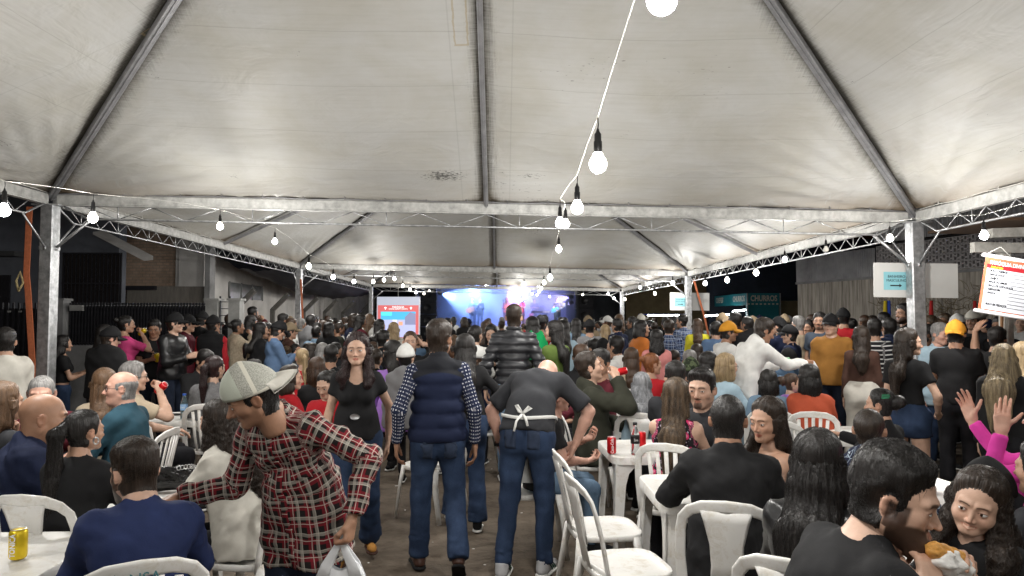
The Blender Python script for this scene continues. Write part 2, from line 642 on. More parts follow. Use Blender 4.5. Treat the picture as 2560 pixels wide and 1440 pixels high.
def head_mesh(hp, lod):
 nl, nt = {0: (124, 100), 1: (78, 64), 2: (46, 40), 3: (32, 27)}[lod]
 g = head_grid(hp, nl, nt)
 V = g['d'] * g['t'][..., None] + g['c']
 x, y, z = V[..., 0], V[..., 1], V[..., 2]
 ax = np.abs(x)
 C = np.ones(V.shape)
 sex = hp.get('sex', 'm')
 def blend(m, col):
  nonlocal C
  C = C * (1 - m[..., None]) + np.array(col) * m[..., None]
 # warmth of cheeks, nose and ears
 ch = np.exp(-((ax - .040) ** 2 + (z + .028) ** 2) / .0005) * (y > .03)
 blend(.35 * ch, (1.0, .78, .74))
 blend(.45 * np.exp(-(x ** 2 + (z + .034) ** 2) / .00018) * (y > .08), (1.0, .76, .72))
 blend(.35 * (ax > .078) * (z < .03) * (z > -.05), (1.0, .72, .66))
 fr = (y > .055)
 # lips
 sm = hp.get('smile', 0.0)
 zl = -.0625 + .007 * sm * (ax / .022) ** 2
 lip = sstep(1.15, .8, np.sqrt((ax / (.023 + .006 * sm)) ** 2 + ((z - zl + .001) / (.0095 if sex != 'm' else .0078)) ** 2)) * fr
 lc = {'m': (.80, .50, .45), 'f': (.78, .36, .34), 'c': (.85, .50, .47)}[sex]
 blend(lip * .85, lc)
 if sm > .5:
  te = (np.abs(z - zl + .001) < .0042) & (ax < .020) & fr
  blend(te * .9, (1.35, 1.45, 1.5))
 line = np.exp(-((z - zl + .001) / .0014) ** 2) * (ax < .022 + .006 * sm) * fr
 if sm <= .5:
  blend(line * .75, (.28, .14, .12))
 # brows, lashes, socket
 bt = {'m': .0062, 'f': .0040, 'c': .0036}[sex]
 bz = .0200 + .0035 * (1 - ((ax - .030) / .018) ** 2) + hp.get('browup', 0)
 bm = sstep(1.3, .5, np.abs(z - bz) / bt) * sstep(.050, .044, ax) * sstep(.008, .013, ax) * fr
 blend(bm * (.92 if hp.get('brow', 1) else .25), hp.get('browcol', (.10, .075, .06)))
 em = np.sqrt(((ax - .0312) / .0125) ** 2 + ((z + .0004) / .0058) ** 2)
 blend(np.exp(-((em - 1.0) / .24) ** 2) * np.where(z > -.001, .92, .45) * fr, (.10, .065, .055))
 blend(sstep(2.4, 1.2, em) * .14 * fr, (.6, .42, .38))
 if lod == 3:
  blend(sstep(1.2, .6, em) * fr, (.10, .08, .08))
 # nostrils
 blend(np.exp(-((ax - .0085) ** 2 + (z + .0445) ** 2) / .00001) * (y > .08) * .8, (.25, .12, .10))
 # beard
 bd = hp.get('beard', 0)
 if bd:
  bc = hp.get('beardcol', (.045, .032, .026))
  lipz = sstep(.75, 1.25, np.sqrt((ax / .026) ** 2 + ((z + .063) / .011) ** 2))
  jawm = sstep(-.030, -.052, z - .55 * np.maximum(0, ax - .045) * 0) * sstep(-.125, -.112, z + 0 * z) * (y > -.002)
  top = -.040 - .30 * np.maximum(0, .055 - ax) * 1.0
  jm = sstep(top + .006, top - .006, z) * (y > .0) * sstep(-.16, -.12, z) * lipz
  side = sstep(.050, .060, ax) * sstep(.0, -.012, -(.012 - np.abs(y - .012)) - .002) * 0
  mus = sstep(1.2, .7, np.sqrt((ax / .027) ** 2 + ((z + .049) / .0065) ** 2)) * fr
  chin = sstep(1.15, .75, np.sqrt((ax / .030) ** 2 + ((z + .088) / .030) ** 2)) * (y > .045) * lipz
  if bd == 1:
   blend(np.maximum(jm, mus) * .34, (.42, .36, .34))
  elif bd == 2:
   blend(np.maximum(np.maximum(mus, chin), jm * .35) * .88, bc)
  else:
   sb = sstep(.052, .062, ax) * sstep(.034, .024, np.abs(y - .014)) * sstep(.012, .0, z) * (z > -.06)
   blend(np.clip(np.maximum(np.maximum(jm, mus), sb), 0, 1) * .94, bc)
 if hp.get('scalp'):
  sc = hp['scalp']
  hm = hair_mask(x, y, z, 'short')
  blend(sstep(0, .01, hm) * sc[3], sc[:3])
 n0 = nt * nl
 V = V.reshape(-1, 3)
 C = C.reshape(-1, 3)
 i, j = np.meshgrid(np.arange(nt - 1), np.arange(nl), indexing='ij')
 j2 = (j + 1) % nl
 F = np.stack([i * nl + j, i * nl + j2, (i + 1) * nl + j2, (i + 1) * nl + j], -1).reshape(-1, 4)
 F = F[:, ::-1] if False else F
 # orientation: az increases towards +X, el up -> outward is (j, j2, up)?  test on one face
 f = F[len(F) // 2 + nl // 2]
 nrm = np.cross(V[f[1]] - V[f[0]], V[f[2]] - V[f[0]])
 if nrm @ (V[f[0]] - g['c']) < 0:
  F = F[:, ::-1]
 M = np.zeros(len(F), np.int32)
 if lod < 3:
  gx, gz = hp.get('gaze', (0, 0))
  for sx in (-1, 1):
   ev, ef, em_ = eyeball(sx * .0318, .0716, -.001, .0127, gx, gz, (16, 12, 8)[lod], hp.get('eye', 1.0))
   F = np.concatenate([F, ef + len(V)])
   V = np.concatenate([V, ev])
   C = np.concatenate([C, np.ones((len(ev), 3))])
   M = np.concatenate([M, em_])
 return V, F, C, M
def eyeball(cx, cy, cz, r, gx, gz, n, big=1.0):
 """the visible almond of an eye, a hair's breadth proud of the lids: white, iris, pupil, lash line"""
 sd = 1 if cx > 0 else -1
 nu, nv = n, max(5, n // 2 + 2)
 U, W = np.meshgrid(np.linspace(-.98, .98, nu + 1), np.linspace(-1, 1, nv + 1))
 hh = (1 - U * U) ** .55
 dx = U * .0128 * big
 dz = np.where(W > 0, .0052, .0040) * big * hh * W + .0010 * U * sd - .0002
 x, z = cx + dx, cz + dz
 y = cy + np.sqrt(np.maximum(.0158 ** 2 - dx ** 2 - dz ** 2, 1e-8)) - .0004 * (np.abs(U) > .9)
 V = np.stack([x, y, z], -1).reshape(-1, 3)
 F, M = [], []
 for j in range(nv):
  for i in range(nu):
   a = j * (nu + 1) + i
   F.append((a, a + 1, a + nu + 2, a + nu + 1))
   um, wm = (U[j, i] + U[j, i + 1]) / 2, (W[j, i] + W[j + 1, i]) / 2
   px_, pz_ = (dx[j, i] + dx[j + 1, i + 1]) / 2, (dz[j, i] + dz[j + 1, i + 1]) / 2
   d = math.hypot(px_ + gx * .006, pz_ - .0006 + gz * .004)
   M.append(3 if (wm > .80 or d < .0024) else (2 if d < .0056 else 1))
 F = np.array(F)[:, ::-1]
 return V, F, np.array(M, np.int32)
def hair_mask(x, y, z, kind):
 """metres inside the hairline (positive where hair grows)"""
 ax = np.abs(x)
 def smax(p, q_, k):
  return -smin(-p, -q_, k)
 zf = {'rec': .090, 'low': .058, 'fem': .080}.get(kind, .070) - (8.5 if kind == 'fem' else 4.5) * ax * ax + .0022 * np.sin(ax * 420 + x * 90) + .0015 * np.sin(x * 900)
 if kind == 'rec':
  zf = zf - .35 * np.maximum(0, .022 - ax)
 ys = np.where(z > .0, .030 + .10 * np.maximum(0, z), .030 + .5 * np.minimum(0, z + .0))
 m = smax(z - zf, ys - y, .035)
 if kind == 'ring':
  m = smin(np.where(y > -.01, smin(ys - y, .045 - z, .02), .050 - z - .0 * y), .06 - z, .01)
 low = np.where(y > -.018, z + .018 + 1.1 * np.maximum(0, .0 - y) * 0, z + .090 - .2 * np.maximum(0, ax - .035))
 # round the ear
 ear = np.sqrt(((y + .010) / .8) ** 2 + (z + .010) ** 2) - .030
 low = np.where(ax > .05, np.minimum(low, np.where(y > .012, .5, ear)), low)
 m = smin(m, low, .006)
 return m
def hair_shell(hp, lod, style, seed=1):
 """a coat of hair over the scalp; returns verts, faces and strand seeds"""
 nl, nt = {0: (124, 100), 1: (78, 64), 2: (46, 40), 3: (32, 27)}[lod]
 g = head_grid(hp, nl, nt)
 base = g['d'] * g['t'][..., None] + g['c']
 x, y, z = base[..., 0], base[..., 1], base[..., 2]
 kind = {'ring': 'ring', 'rec': 'rec'}.get(style, 'short' if hp.get('sex') == 'm' else 'fem')
 m = hair_mask(x, y, z, kind)
 top = sstep(.03, .085, z)
 fr = sstep(-.02, .07, y)
 r = seed * 1.7
 nz = (np.sin(x * 160 + 3 * np.sin(y * 70 + r) + r) * .5 + np.sin(y * 130 + 2.5 * np.sin(x * 95 + z * 60 + r)) * .5)
 n3 = np.sin(x * 70 + r) * np.sin(y * 60 + 2 * r) * np.sin(z * 65 + r)
 if style == 'buzz':
  T = .004 + 0 * z + .0006 * nz
 elif style == 'fade':
  T = .003 + .018 * top + .006 * top * fr + .002 * nz * top
 elif style == 'quiff':
  T = .003 + .016 * sstep(.035, .08, z) + .018 * top * fr + .003 * nz * top
 elif style == 'ring':
  T = .005 + .0015 * nz
 elif style == 'rec':
  T = .004 + .009 * top + .001 * nz
 elif style in ('short', 'messy'):
  T = .008 + .016 * top + (.004 if style == 'messy' else .0015) * nz + .004 * n3
 elif style == 'wavy':
  T = .012 + .016 * top + .008 * sstep(.02, -.08, y) + .003 * nz + .005 * n3
 elif style == 'boy':
  T = .009 + .013 * top + .006 * fr * top + .002 * nz
 elif style in ('pulled', 'bun', 'pony', 'updo'):
  T = .007 + .006 * top + .0012 * nz
 else:                  # long
  T = .012 + .010 * top + .004 * sstep(.06, -.04, y) + .0012 * nz
 if style in ('long', 'wavylong', 'curly', 'bob', 'half'):
  # centre parting and fuller sides
  part = np.exp(-(x / .006) ** 2) * sstep(-.03, .02, y) * top
  T = T - .006 * part
  side = np.where(np.abs(x) > .05, 1, 0) * sstep(.05, .0, z)
  m = np.where((z < .02) & (y < .045), np.maximum(m, (.040 - y) * .8), m)
  m = np.where((z < -.055) & (y > -.03), -1, m)
  T = T + .004 * side
 T = T * sstep(0, .026 if style not in ('buzz', 'fade', 'quiff') else .016, m)
 if style in ('short', 'fade', 'messy', 'boy', 'quiff', 'rec', 'buzz'):
  T = .0015 * (m > 0) + T * sstep(-.10, -.015, z)
 if hp.get('hatted'):
  T = np.minimum(T, np.where(z > .02, .005, .016))
 zl = -.10 if style not in ('long', 'wavylong', 'curly', 'bob', 'half') else -.13
 T = np.where(z < zl, 0, T)
 keep = T > .0006
 V = g['d'] * (g['t'] + T)[..., None] + g['c']
 i, j = np.meshgrid(np.arange(nt - 1), np.arange(nl), indexing='ij')
 j2 = (j + 1) % nl
 K = keep[i, j] | keep[i, j2] | keep[i + 1, j] | keep[i + 1, j2]
 F = np.stack([i * nl + j, i * nl + j2, (i + 1) * nl + j2, (i + 1) * nl + j], -1)[K]
 VV = V.reshape(-1, 3)
 if len(F) == 0:
  return None
 f = F[len(F) // 2]
 nr = np.cross(VV[f[1]] - VV[f[0]], VV[f[2]] - VV[f[0]])
 if nr @ (VV[f[0]] - g['c']) < 0:
  F = F[:, ::-1]
 gridrad = (g['az'], g['el'], g['t'] + T, g['c'])
 us, inv = np.unique(F, return_inverse=True)
 F = inv.reshape(F.shape)
 return VV[us], F, (T.reshape(-1)[us]), gridrad
# ------------------------------------------------------------------ hands
HANDS = {}
CURL = {'relax': ((18, 22, 12), (24, 28, 16), (28, 32, 18), (32, 34, 20), 1), 'flat': ((2, 4, 2), (2, 4, 2), (3, 4, 2), (5, 6, 3), 0),
  'grip': ((42, 50, 25), (46, 52, 26), (50, 54, 28), (54, 56, 30), 2), 'fist': ((72, 92, 55), (76, 95, 55), (78, 95, 55), (80, 95, 55), 3),
  'clap': ((8, 14, 8), (10, 16, 8), (14, 18, 10), (18, 22, 12), 0), 'pinch': ((48, 44, 18), (56, 60, 30), (64, 74, 40), (68, 78, 42), 2)}
def hand_mesh(pose, h):
 """right hand, wrist at the origin, fingers +Y, palm faces -Z, thumb at -X"""
 key = (pose, h)
 if key in HANDS:
  return HANDS[key]
 cu = CURL[pose]
 P_ = []
 kx = [-.028, -.009, .010, .027]
 ky = [.092, .096, .091, .082]
 ln = [(.042, .025, .020), (.047, .028, .021), (.043, .026, .020), (.034, .020, .018)]
 spread = {'flat': 5, 'clap': 3}.get(pose, 1.5)
 P_.append(pr((0, -.035, 0), (0, .015, 0), .027, .026, .012, flat=(0, 0, 1, .74)))
 for i in range(4):
  P_.append(pr((kx[i] * .7, .012, 0), (kx[i], ky[i] - .004, .001), .0135, .0120, .012))
  a = 0
  p = np.array([kx[i], ky[i], 0.0])
  sp = (i - 1.4) * spread * D2R
  rad = [.0098, .0088, .0080, .0066]
  if i == 3:
   rad = [q * .86 for q in rad]
  for j in range(3):
   a += cu[i][j] * D2R
   q = p + np.array([math.sin(sp) * math.cos(a), math.cos(sp) * math.cos(a), -math.sin(a)]) * ln[i][j]
   P_.append(pr(p, q, rad[j], rad[j + 1], .0035))
   p = q
 P_.append(pr((-.012, .020, -.004), (-.030, .045, -.010), .0165, .0145, .012))
 th = cu[4]
 pts = {0: [(-.030, .045, -.010), (-.056, .066, -.012), (-.074, .088, -.012), (-.086, .106, -.010)],
   1: [(-.030, .045, -.012), (-.046, .070, -.022), (-.050, .096, -.030), (-.050, .114, -.036)],
   2: [(-.028, .045, -.016), (-.036, .070, -.036), (-.030, .090, -.054), (-.018, .102, -.064)],
   3: [(-.028, .045, -.014), (-.036, .072, -.030), (-.018, .090, -.042), (.004, .092, -.046)]}[th]
 for j in range(3):
  P_.append(pr(pts[j], pts[j + 1], [.0125, .0108, .0098][j], [.0108, .0098, .0078][j], .004))
 fl = Field(P_, h)
 fl.apply(P_)
 V, F = fl.mesh()
 HANDS[key] = (V, F)
 return V, F
# ------------------------------------------------------------------ people
def ik(a, b, l1, l2, hint):
 """elbow or knee position between a and b"""
 d = b - a
 L = np.linalg.norm(d)
 mx = (l1 + l2) * .995
 if L > mx:
  b = a + d / L * mx
  d = b - a
  L = mx
 u = d / max(L, 1e-6)
 x = (l1 * l1 - l2 * l2 + L * L) / (2 * L)
 hh = math.sqrt(max(l1 * l1 - x * x, 1e-8))
 h = np_(hint)
 h = h - u * (h @ u)
 h /= max(np.linalg.norm(h), 1e-6)
 return a + u * x + h * hh, b
# arm presets: wrist offset from the shoulder (side, fwd, up), elbow hint, hand, palm direction, finger direction
ARMS = {
 'down': ((.07, .03, -.55), (.3, -1, 0), 'relax', (-1, .1, 0), (0, .15, -1)),
 'downback': ((.09, -.10, -.52), (.4, -1, 0), 'relax', (-1, 0, 0), (0, -.1, -1)),
 'downfwd': ((.05, .16, -.50), (.4, -1, 0), 'relax', (-1, 0, 0), (0, .4, -1)),
 'table': ((-.06, .37, -.27), (.8, -.3, -.7), 'relax', (0, 0, -1), (-.4, 1, -.1)),
 'lap': ((-.06, .27, -.42), (.8, -.4, -.2), 'relax', (-.2, 0, -1), (-.3, 1, -.3)),
 'chin': ((-.13, .20, .02), (.5, .3, -1), 'fist', (-.3, -1, 0), (-.2, -.1, 1)),
 'drink': ((-.13, .27, .05), (.7, .2, -1), 'grip', (-1, -.2, 0), (-.5, .2, .5)),
 'eat': ((-.13, .27, .05), (.8, -.1, -1), 'grip', (-1, -.2, 0), (-.35, .1, 1)),
 'hold': ((-.08, .30, -.20), (.6, -.4, -1), 'grip', (-1, 0, .1), (-.4, 1, .2)),
 'phone': ((-.12, .30, -.14), (.6, -.4, -1), 'grip', (-.5, -.3, .9), (-.5, 1, .4)),
 'cross': ((-.26, .17, -.27), (.9, .1, -.6), 'relax', (0, -1, 0), (-1, .2, .15)),
 'hip': ((.04, .02, -.40), (1, -.8, 0), 'relax', (-.6, .5, 0), (-.5, .7, -.4)),
 'pocket': ((.03, .07, -.47), (1, -.9, 0), 'relax', (-1, 0, 0), (-.1, .3, -1)),
 'clap': ((-.10, .30, .06), (.6, -.1, -1), 'clap', (-1, 0, 0), (0, .35, 1)),
 'raise': ((.02, .10, .42), (1, .6, .2), 'grip', (0, 1, 0), (-.2, 0, 1)),
 'up': ((.05, .12, .50), (1, -.3, 0), 'flat', (0, 1, 0), (0, 0, 1)),
 'guitarL': ((.22, .30, -.10), (.5, -.2, -1), 'grip', (0, -.6, .8), (-.2, .6, .8)),
 'guitarR': ((-.14, .24, -.38), (1, -.4, .1), 'relax', (0, -1, 0), (-1, .2, -.5)),
 'head': ((-.02, .02, .20), (1, .35, .1), 'relax', (-1, .2, 0), (-.3, -.5, .9)),
}
def skeleton(q):
 """joints in the person's own frame: base at the origin, facing +Y"""
 s = q.get('s', 1.0)
 sex = q.get('sex', 'm')
 sit = q.get('sit', False)
 lean = q.get('lean', 0) * D2R
 bend = q.get('bend', 0) * D2R
 side = q.get('side', 0) * D2R
 tw = q.get('twist', 0) * D2R
 J = {'s': s}
 ph = q.get('pelvis', (.54 if sit else .955 * s))
 pc = np_((0, 0, ph)) if sit else np_((0, q.get('py', 0.0), ph))
 hw = .092 if sex != 'f' else .095
 J['pc'] = pc
 for sd, n in ((1, 'R'), (-1, 'L')):
  J['hip' + n] = pc + np_((sd * hw * s, 0, -.02 * s))
 R0 = ry(side * .5) @ rx(-lean * .6)
 R1 = rz(tw) @ ry(side) @ rx(-lean)
 R2 = rz(tw) @ ry(side) @ rx(-(lean + bend))
 W = pc + R0 @ np_((0, 0, .15 * s))
 Cc = W + R1 @ np_((0, 0, .185 * s))
 N = Cc + R2 @ np_((0, -.008 * s, .185 * s))
 J.update(W=W, C=Cc, N=N, R0=R0, R1=R1, R2=R2)
 sw = (.162 if sex == 'm' else .141) * q.get('shw', 1.0)
 for sd, n in ((1, 'R'), (-1, 'L')):
  J['sh' + n] = Cc + R2 @ np_((sd * sw * s, -.010 * s, (.102 + q.get('shrug', 0)) * s))
 hy, hpz, hr = q.get('hyaw', 0) * D2R, q.get('hpitch', 0) * D2R, q.get('hroll', 0) * D2R
 nl = q.get('neckfollow', .55)
 Rn = rz(tw) @ ry(side * nl) @ rx(-(lean + bend) * nl)
 Rh = rz(tw) @ rz(hy) @ ry(hr) @ rx(-hpz)
 hs = q.get('hs', 1.0) * (s if s < .9 else (.5 + .5 * s)) * (.97 if sex == 'f' else 1.0)
 hc = N + Rn @ np_((0, .005, .050 * s)) + Rh @ np_((0, .030, .088)) * hs
 J.update(hc=hc, Rh=Rh, hs=hs, Rn=Rn)
 l1, l2 = .285 * s, .262 * s
 for sd, n in ((1, 'R'), (-1, 'L')):
  arm = q.get('arm' + n, q.get('arm', 'down'))
  if isinstance(arm, str):
   arm = ARMS[arm]
  off, hint, hp_, palm, fing = arm
  if q.get('armspace' + n) == 'root' or not True:
   tgt = np_(off)
  else:
   Ra = rz(tw)
   tgt = J['sh' + n] + Ra @ (np_((sd * off[0], off[1], off[2])) * s)
  hv = rz(tw) @ np_((sd * hint[0], hint[1], hint[2]))
  an_ = q.get('arm' + n, q.get('arm', 'down'))
  if an_ in ('drink', 'eat', 'chin'):
   tgt = J['hc'] + Rh @ np_({'drink': (sd * .055, .185, -.125), 'eat': (sd * .085, .15, -.185), 'chin': (sd * .055, .09, -.205)}[an_]) * hs
  e, wv = ik(J['sh' + n], tgt, l1, l2, hv)
  J['el' + n], J['wr' + n] = e, wv
  J['hand' + n] = hp_
  fd = rz(tw) @ np_((sd * fing[0], fing[1], fing[2]))
  fa = (wv - e) / np.linalg.norm(wv - e)
  fd = fd / np.linalg.norm(fd) * .65 + fa * .6
  fd /= np.linalg.norm(fd)
  pn = rz(tw) @ np_((sd * palm[0], palm[1], palm[2]))
  pn = pn - fd * (pn @ fd)
  if np.linalg.norm(pn) < .05:
   pn = np.cross(fd, (1, 0, 0))
  pn /= np.linalg.norm(pn)
  J['fd' + n], J['pn' + n] = fd, pn
 t1, t2 = .425 * s, .425 * s
 legs = q.get('legs')
 for sd, n in ((1, 'R'), (-1, 'L')):
  if legs:
   ft = np_(legs[0 if n == 'R' else 1])
   ft = np_((ft[0], ft[1], ft[2]))
  elif sit:
   ft = np_((sd * .13, .40 * s, .09))
  else:
   ft = np_((sd * .105 * s, -.01, .085 * s))
  hint = (sd * .12, 1, .6) if sit else (sd * .08, 1, 0)
  k, a = ik(J['hip' + n], ft, t1, t2, hint)
  J['kn' + n], J['an' + n] = k, a
 return J
def sol(J, key, ratio, a, b):
 return J[a] * (1 - ratio) + J[b] * ratio
def torso_prims(J, q, t=0.0, low=True):
 s = J['s'] * q.get('w', 1.0)
 sex = q.get('sex', 'm')
 f0, f1, f2 = J['R0'] @ np_((0, 1, 0)), J['R1'] @ np_((0, 1, 0)), J['R2'] @ np_((0, 1, 0))
 x1, x2 = J['R1'] @ np_((1, 0, 0)), J['R2'] @ np_((1, 0, 0))
 u2 = J['R2'] @ np_((0, 0, 1))
 u0 = J['R0'] @ np_((0, 0, 1))
 pc, W, C_, N = J['pc'], J['W'], J['C'], J['N']
 wr = {'m': .132, 'f': .112, 'c': .115}[sex] * s
 cr = {'m': .150, 'f': .128, 'c': .128}[sex] * s
 pv = {'m': .112, 'f': .128, 'c': .105}[sex] * s
 bl = q.get('belly', 0.0)
 P_ = [pr(pc + x1 * -.055 * s, pc + x1 * .055 * s, pv + t, None, .05, flat=(*f0, .84)),
   pr(pc + u0 * .04 * s, W, wr * 1.04 + t, wr + t, .06, flat=(*f0, .76)),
   pr(W, C_, wr + t, cr + t, .06, flat=(*f1, .74)),
   pr(C_ + x2 * -.06 * s + u2 * .04 * s, C_ + x2 * .06 * s + u2 * .04 * s, .105 * s + t, None, .06, flat=(*f2, .92)),
   pr(J['shL'] + x2 * .02, J['shR'] - x2 * .02, .048 * s + t * .6, None, .05),
   pr(C_ + u2 * .07 * s, N + u2 * .012, .098 * s + t * .6, (.052 if sex == 'm' else .042) * s + t * .6, .05)]
 if sex == 'f':
  bu = q.get('bust', 1.0)
  for sd in (-1, 1):
   P_.append(pr(C_ + x2 * sd * .072 * s + f2 * .072 * s + u2 * -.015, C_ + x2 * sd * .074 * s + f2 * .082 * s + u2 * -.022, .062 * s * bu + t, None, .035))
 if bl:
  P_.append(pr(W + f0 * bl * .5 - u0 * .04 * s, W + f0 * bl * .5 + u0 * .04 * s, wr + t, None, .07))
 return P_
def arm_prims(J, q, n, t=0.0, upto=1.0, flare=0.0, k=.025):
 """upto: 0..1 along the whole arm"""
 s = J['s'] * (.5 + .5 * q.get('w', 1.0)) * q.get('armw', 1.0)
 sx = {'m': 1.0, 'f': .84, 'c': .82}[q.get('sex', 'm')]
 a, e, w_ = J['sh' + n], J['el' + n], J['wr' + n]
 r0, r1, r2 = .052 * s * sx + t, .043 * s * sx + t, .029 * s * sx + t
 P_ = [pr(a, a, .056 * s * sx + t * .6, None, .05)]
 if upto <= .5:
  f = upto * 2
  b = a * (1 - f) + e * f
  P_.append(pr(a, b, r0, r0 * (1 - f) + r1 * f + flare, k, fb=.002))
 else:
  f = (upto - .5) * 2
  b = e * (1 - f) + w_ * f
  mid = e * .72 + w_ * .28
  P_.append(pr(a, e, r0, r1, k))
  if f > .35 and not t:
   P_.append(pr(e, mid, r1 * .95, r1 * 1.02, .02))
   P_.append(pr(mid, b, r1 * 1.02, r2, .02, **({'fb': .002} if upto < 1 else {})))
  else:
   P_.append(pr(e, b, r1, r1 * (1 - f) + r2 * f + flare, k, fb=.002))
 return P_
def leg_prims(J, q, n, t=0.0, upto=1.0, flare=0.0, start=0.0):
 s = J['s'] * q.get('w', 1.0) ** .7
 sx = {'m': 1.0, 'f': 1.02, 'c': .85}[q.get('sex', 'm')] * q.get('legw', 1.0)
 h, k_, a = J['hip' + n], J['kn' + n], J['an' + n]
 r0, r1, r2, r3 = .090 * s * sx + t, .058 * s * sx + t, .056 * s * sx + t, .038 * s * sx + t
 P_ = []
 if upto <= .5:
  f = upto * 2
  b = h * (1 - f) + k_ * f
  P_.append(pr(h, b, r0, r0 * (1 - f) + r1 * f + flare, .04, fb=.002))
  return P_
 P_.append(pr(h, k_, r0, r1, .04))
 f = (upto - .5) * 2
 b = k_ * (1 - f) + a * f
 d = (a - k_) / np.linalg.norm(a - k_)
 bk = np.cross(d, np.cross(d, h - k_ + np_((0, -.2, 0))))
 c = k_ * .68 + a * .32
 P_.append(pr(k_, b, r1, r1 * (1 - f) + r3 * f + flare, .03, fb=.004))
 if not t:
  nb = np.linalg.norm(bk)
  bk = -bk / nb if nb > 1e-5 else np_((0, -1, 0))
  P_.append(pr(c + bk * .0, c - bk * .012, .050 * s * sx, None, .03))
 return P_
def lod_h(l):
 return {0: .0125, 1: .017, 2: .024, 3: .031}[l]
TOPS = {
 # thickness, sleeve, hem (m below the pelvis centre), fold amplitude, collar scoop
 'tee': (.013, .33, .06, .006, 'crew'), 'long': (.013, .97, .06, .007, 'crew'), 'jacket': (.028, .97, .06, .009, 'collar'),
 'hoodie': (.030, .97, .09, .010, 'hood'), 'shirt': (.015, .96, .20, .009, 'collar'), 'puffer': (.040, .97, .05, .004, 'stand'),
 'vest': (.040, 0, .05, .006, 'stand'), 'tank': (.007, 0, .05, .004, 'scoop'), 'scoop': (.007, .22, .02, .004, 'scoop'),
 'crop': (.010, .28, -.10, .004, 'crew'), 'sweater': (.022, .97, .07, .008, 'crew'), 'dress': (.012, 0, .25, .007, 'crew'),
 'strapless': (.006, 0, .05, .004, 'tube'), 'polo': (.016, .36, .07, .007, 'collar'), 'poncho': (.05, .55, .06, .010, 'crew'),
 'fitted': (.006, .97, .03, .003, 'crew'), 'apron': (.016, .30, .04, .008, 'crew'),
}
def make_top(J, q, kind, lod, seed):
 t, sl, hem, am, col = TOPS[kind]
 t *= q.get('loose', 1.0)
 hem = q.get('hem', hem)
 h = lod_h(lod)
 if kind in ('puffer', 'vest') and lod < 2:
  h = .0115
 s = J['s']
 T = torso_prims(J, q, t)
 pc, W = J['pc'], J['W']
 u0 = J['R0'] @ np_((0, 0, 1))
 f0 = J['R0'] @ np_((0, 1, 0))
 x1 = J['R1'] @ np_((1, 0, 0))
 hz = hem * s
 if hem > -.02:
  wd = .02 if kind in ('shirt', 'jacket', 'puffer', 'vest', 'hoodie', 'poncho') else .006
  sp = .105 if q.get('sex') == 'f' else .09
  low = pc - u0 * (hz + .12)
  if q.get('sit'):
   low = pc - np_((0, 0, .06))
  rr = ((.010 if kind == 'shirt' else 0) + {'m': .118, 'f': .126, 'c': .108}[q.get('sex', 'm')] * s * q.get('w', 1) + t + wd + .010)
  for sd in (-1, 1):
   T.append(pr(W + x1 * sd * .02, low + x1 * sd * (sp - .045) * s, rr - .01, rr, .05, flat=(*f0, .84)))
 if hem > .1 and not q.get('sit'):
  for n in 'RL':
   T += leg_prims(J, q, n, t + .012, .36)
 A = []
 for n in 'RL':
  if q.get('slv' + n, sl) > 0:
   slv = q.get('slv' + n, sl)
   A += arm_prims(J, q, n, t * (.8 if sl > .5 else 1), slv, flare=.010 if slv < .5 else .006, k=.035)
 fl = Field(T + A, h)
 D = fl.apply(T)
 u2 = J['R2'] @ np_((0, 0, 1))
 f2 = J['R2'] @ np_((0, 1, 0))
 N = J['N']
 neg = []
 am *= q.get('foldamp', 1.0)
 ff = folds(am, 17, seed)
 fl.disp(D, ff)
 if col == 'scoop':
  neg += [pr(N + f2 * .085 - u2 * .045, N + f2 * .15 - u2 * .055, .062 * s, None, .012, neg=1), pr(N - u2 * .03 + f2 * .01, N + u2 * .10, .066 * s, .10, .01, neg=1)]
 elif col == 'crew':
  neg += [pr(N + f2 * .02 + u2 * .015, N + f2 * .03 + u2 * .10, .062 * s * q.get('nw', 1), .10, .01, neg=1)]
 elif col == 'tube':
  fl.cut(D, J['C'] + u2 * .045, u2)
 elif col in ('collar', 'stand', 'hood'):
  neg += [pr(N + f2 * .035 + u2 * .030, N + f2 * .04 + u2 * .12, .060 * s, .09, .012, neg=1)]
  if col == 'stand':
   fl.apply([pr(N + u2 * -.01, N + u2 * .035, .082 * s, .078 * s, .02, fb=.002)], D)
  if col == 'hood':
   fl.apply([pr(N - f2 * .055 + u2 * .0, N - f2 * .075 - u2 * .07, .070 * s, .055 * s, .035, flat=(*f2, .7)),
      pr(N - f2 * .01 + x1 * -.07 + u2 * .0, N - f2 * .01 + x1 * .07, .038 * s, None, .03)], D)
  if col == 'collar':
   fl.apply([pr(N - f2 * .004 + u2 * -.005, N - f2 * .004 + u2 * .028, .075 * s, .070 * s, .012, fb=.002)], D)
 if kind in ('tank', 'dress') or (kind == 'vest'):
  for n in 'RL':
   sh = J['sh' + n]
   sd = 1 if n == 'R' else -1
   x2 = J['R2'] @ np_((1, 0, 0))
   off = .022 if kind == 'vest' else .012
   neg.append(pr(sh + x2 * sd * off - u2 * .02, sh + x2 * sd * .12 - u2 * .02, .055 * s, .075 * s, .012, neg=1))
 # hem
 if q.get('sit'):
  fl.cut(D, pc + np_((0, 0, -.085)), (0, 0, -1))
 else:
  fl.cut(D, pc - u0 * hz, -u0)
 if A:
  fl2 = fl.new()
  fl.apply(A, fl2)
  fl.disp(fl2, folds(am * .8, 24, seed + 1))
  D = smin(D, fl2, .03)
 if neg:
  fl.apply(neg, D)
 sp_dir = J['R1'] @ np_((0, 0, 1))
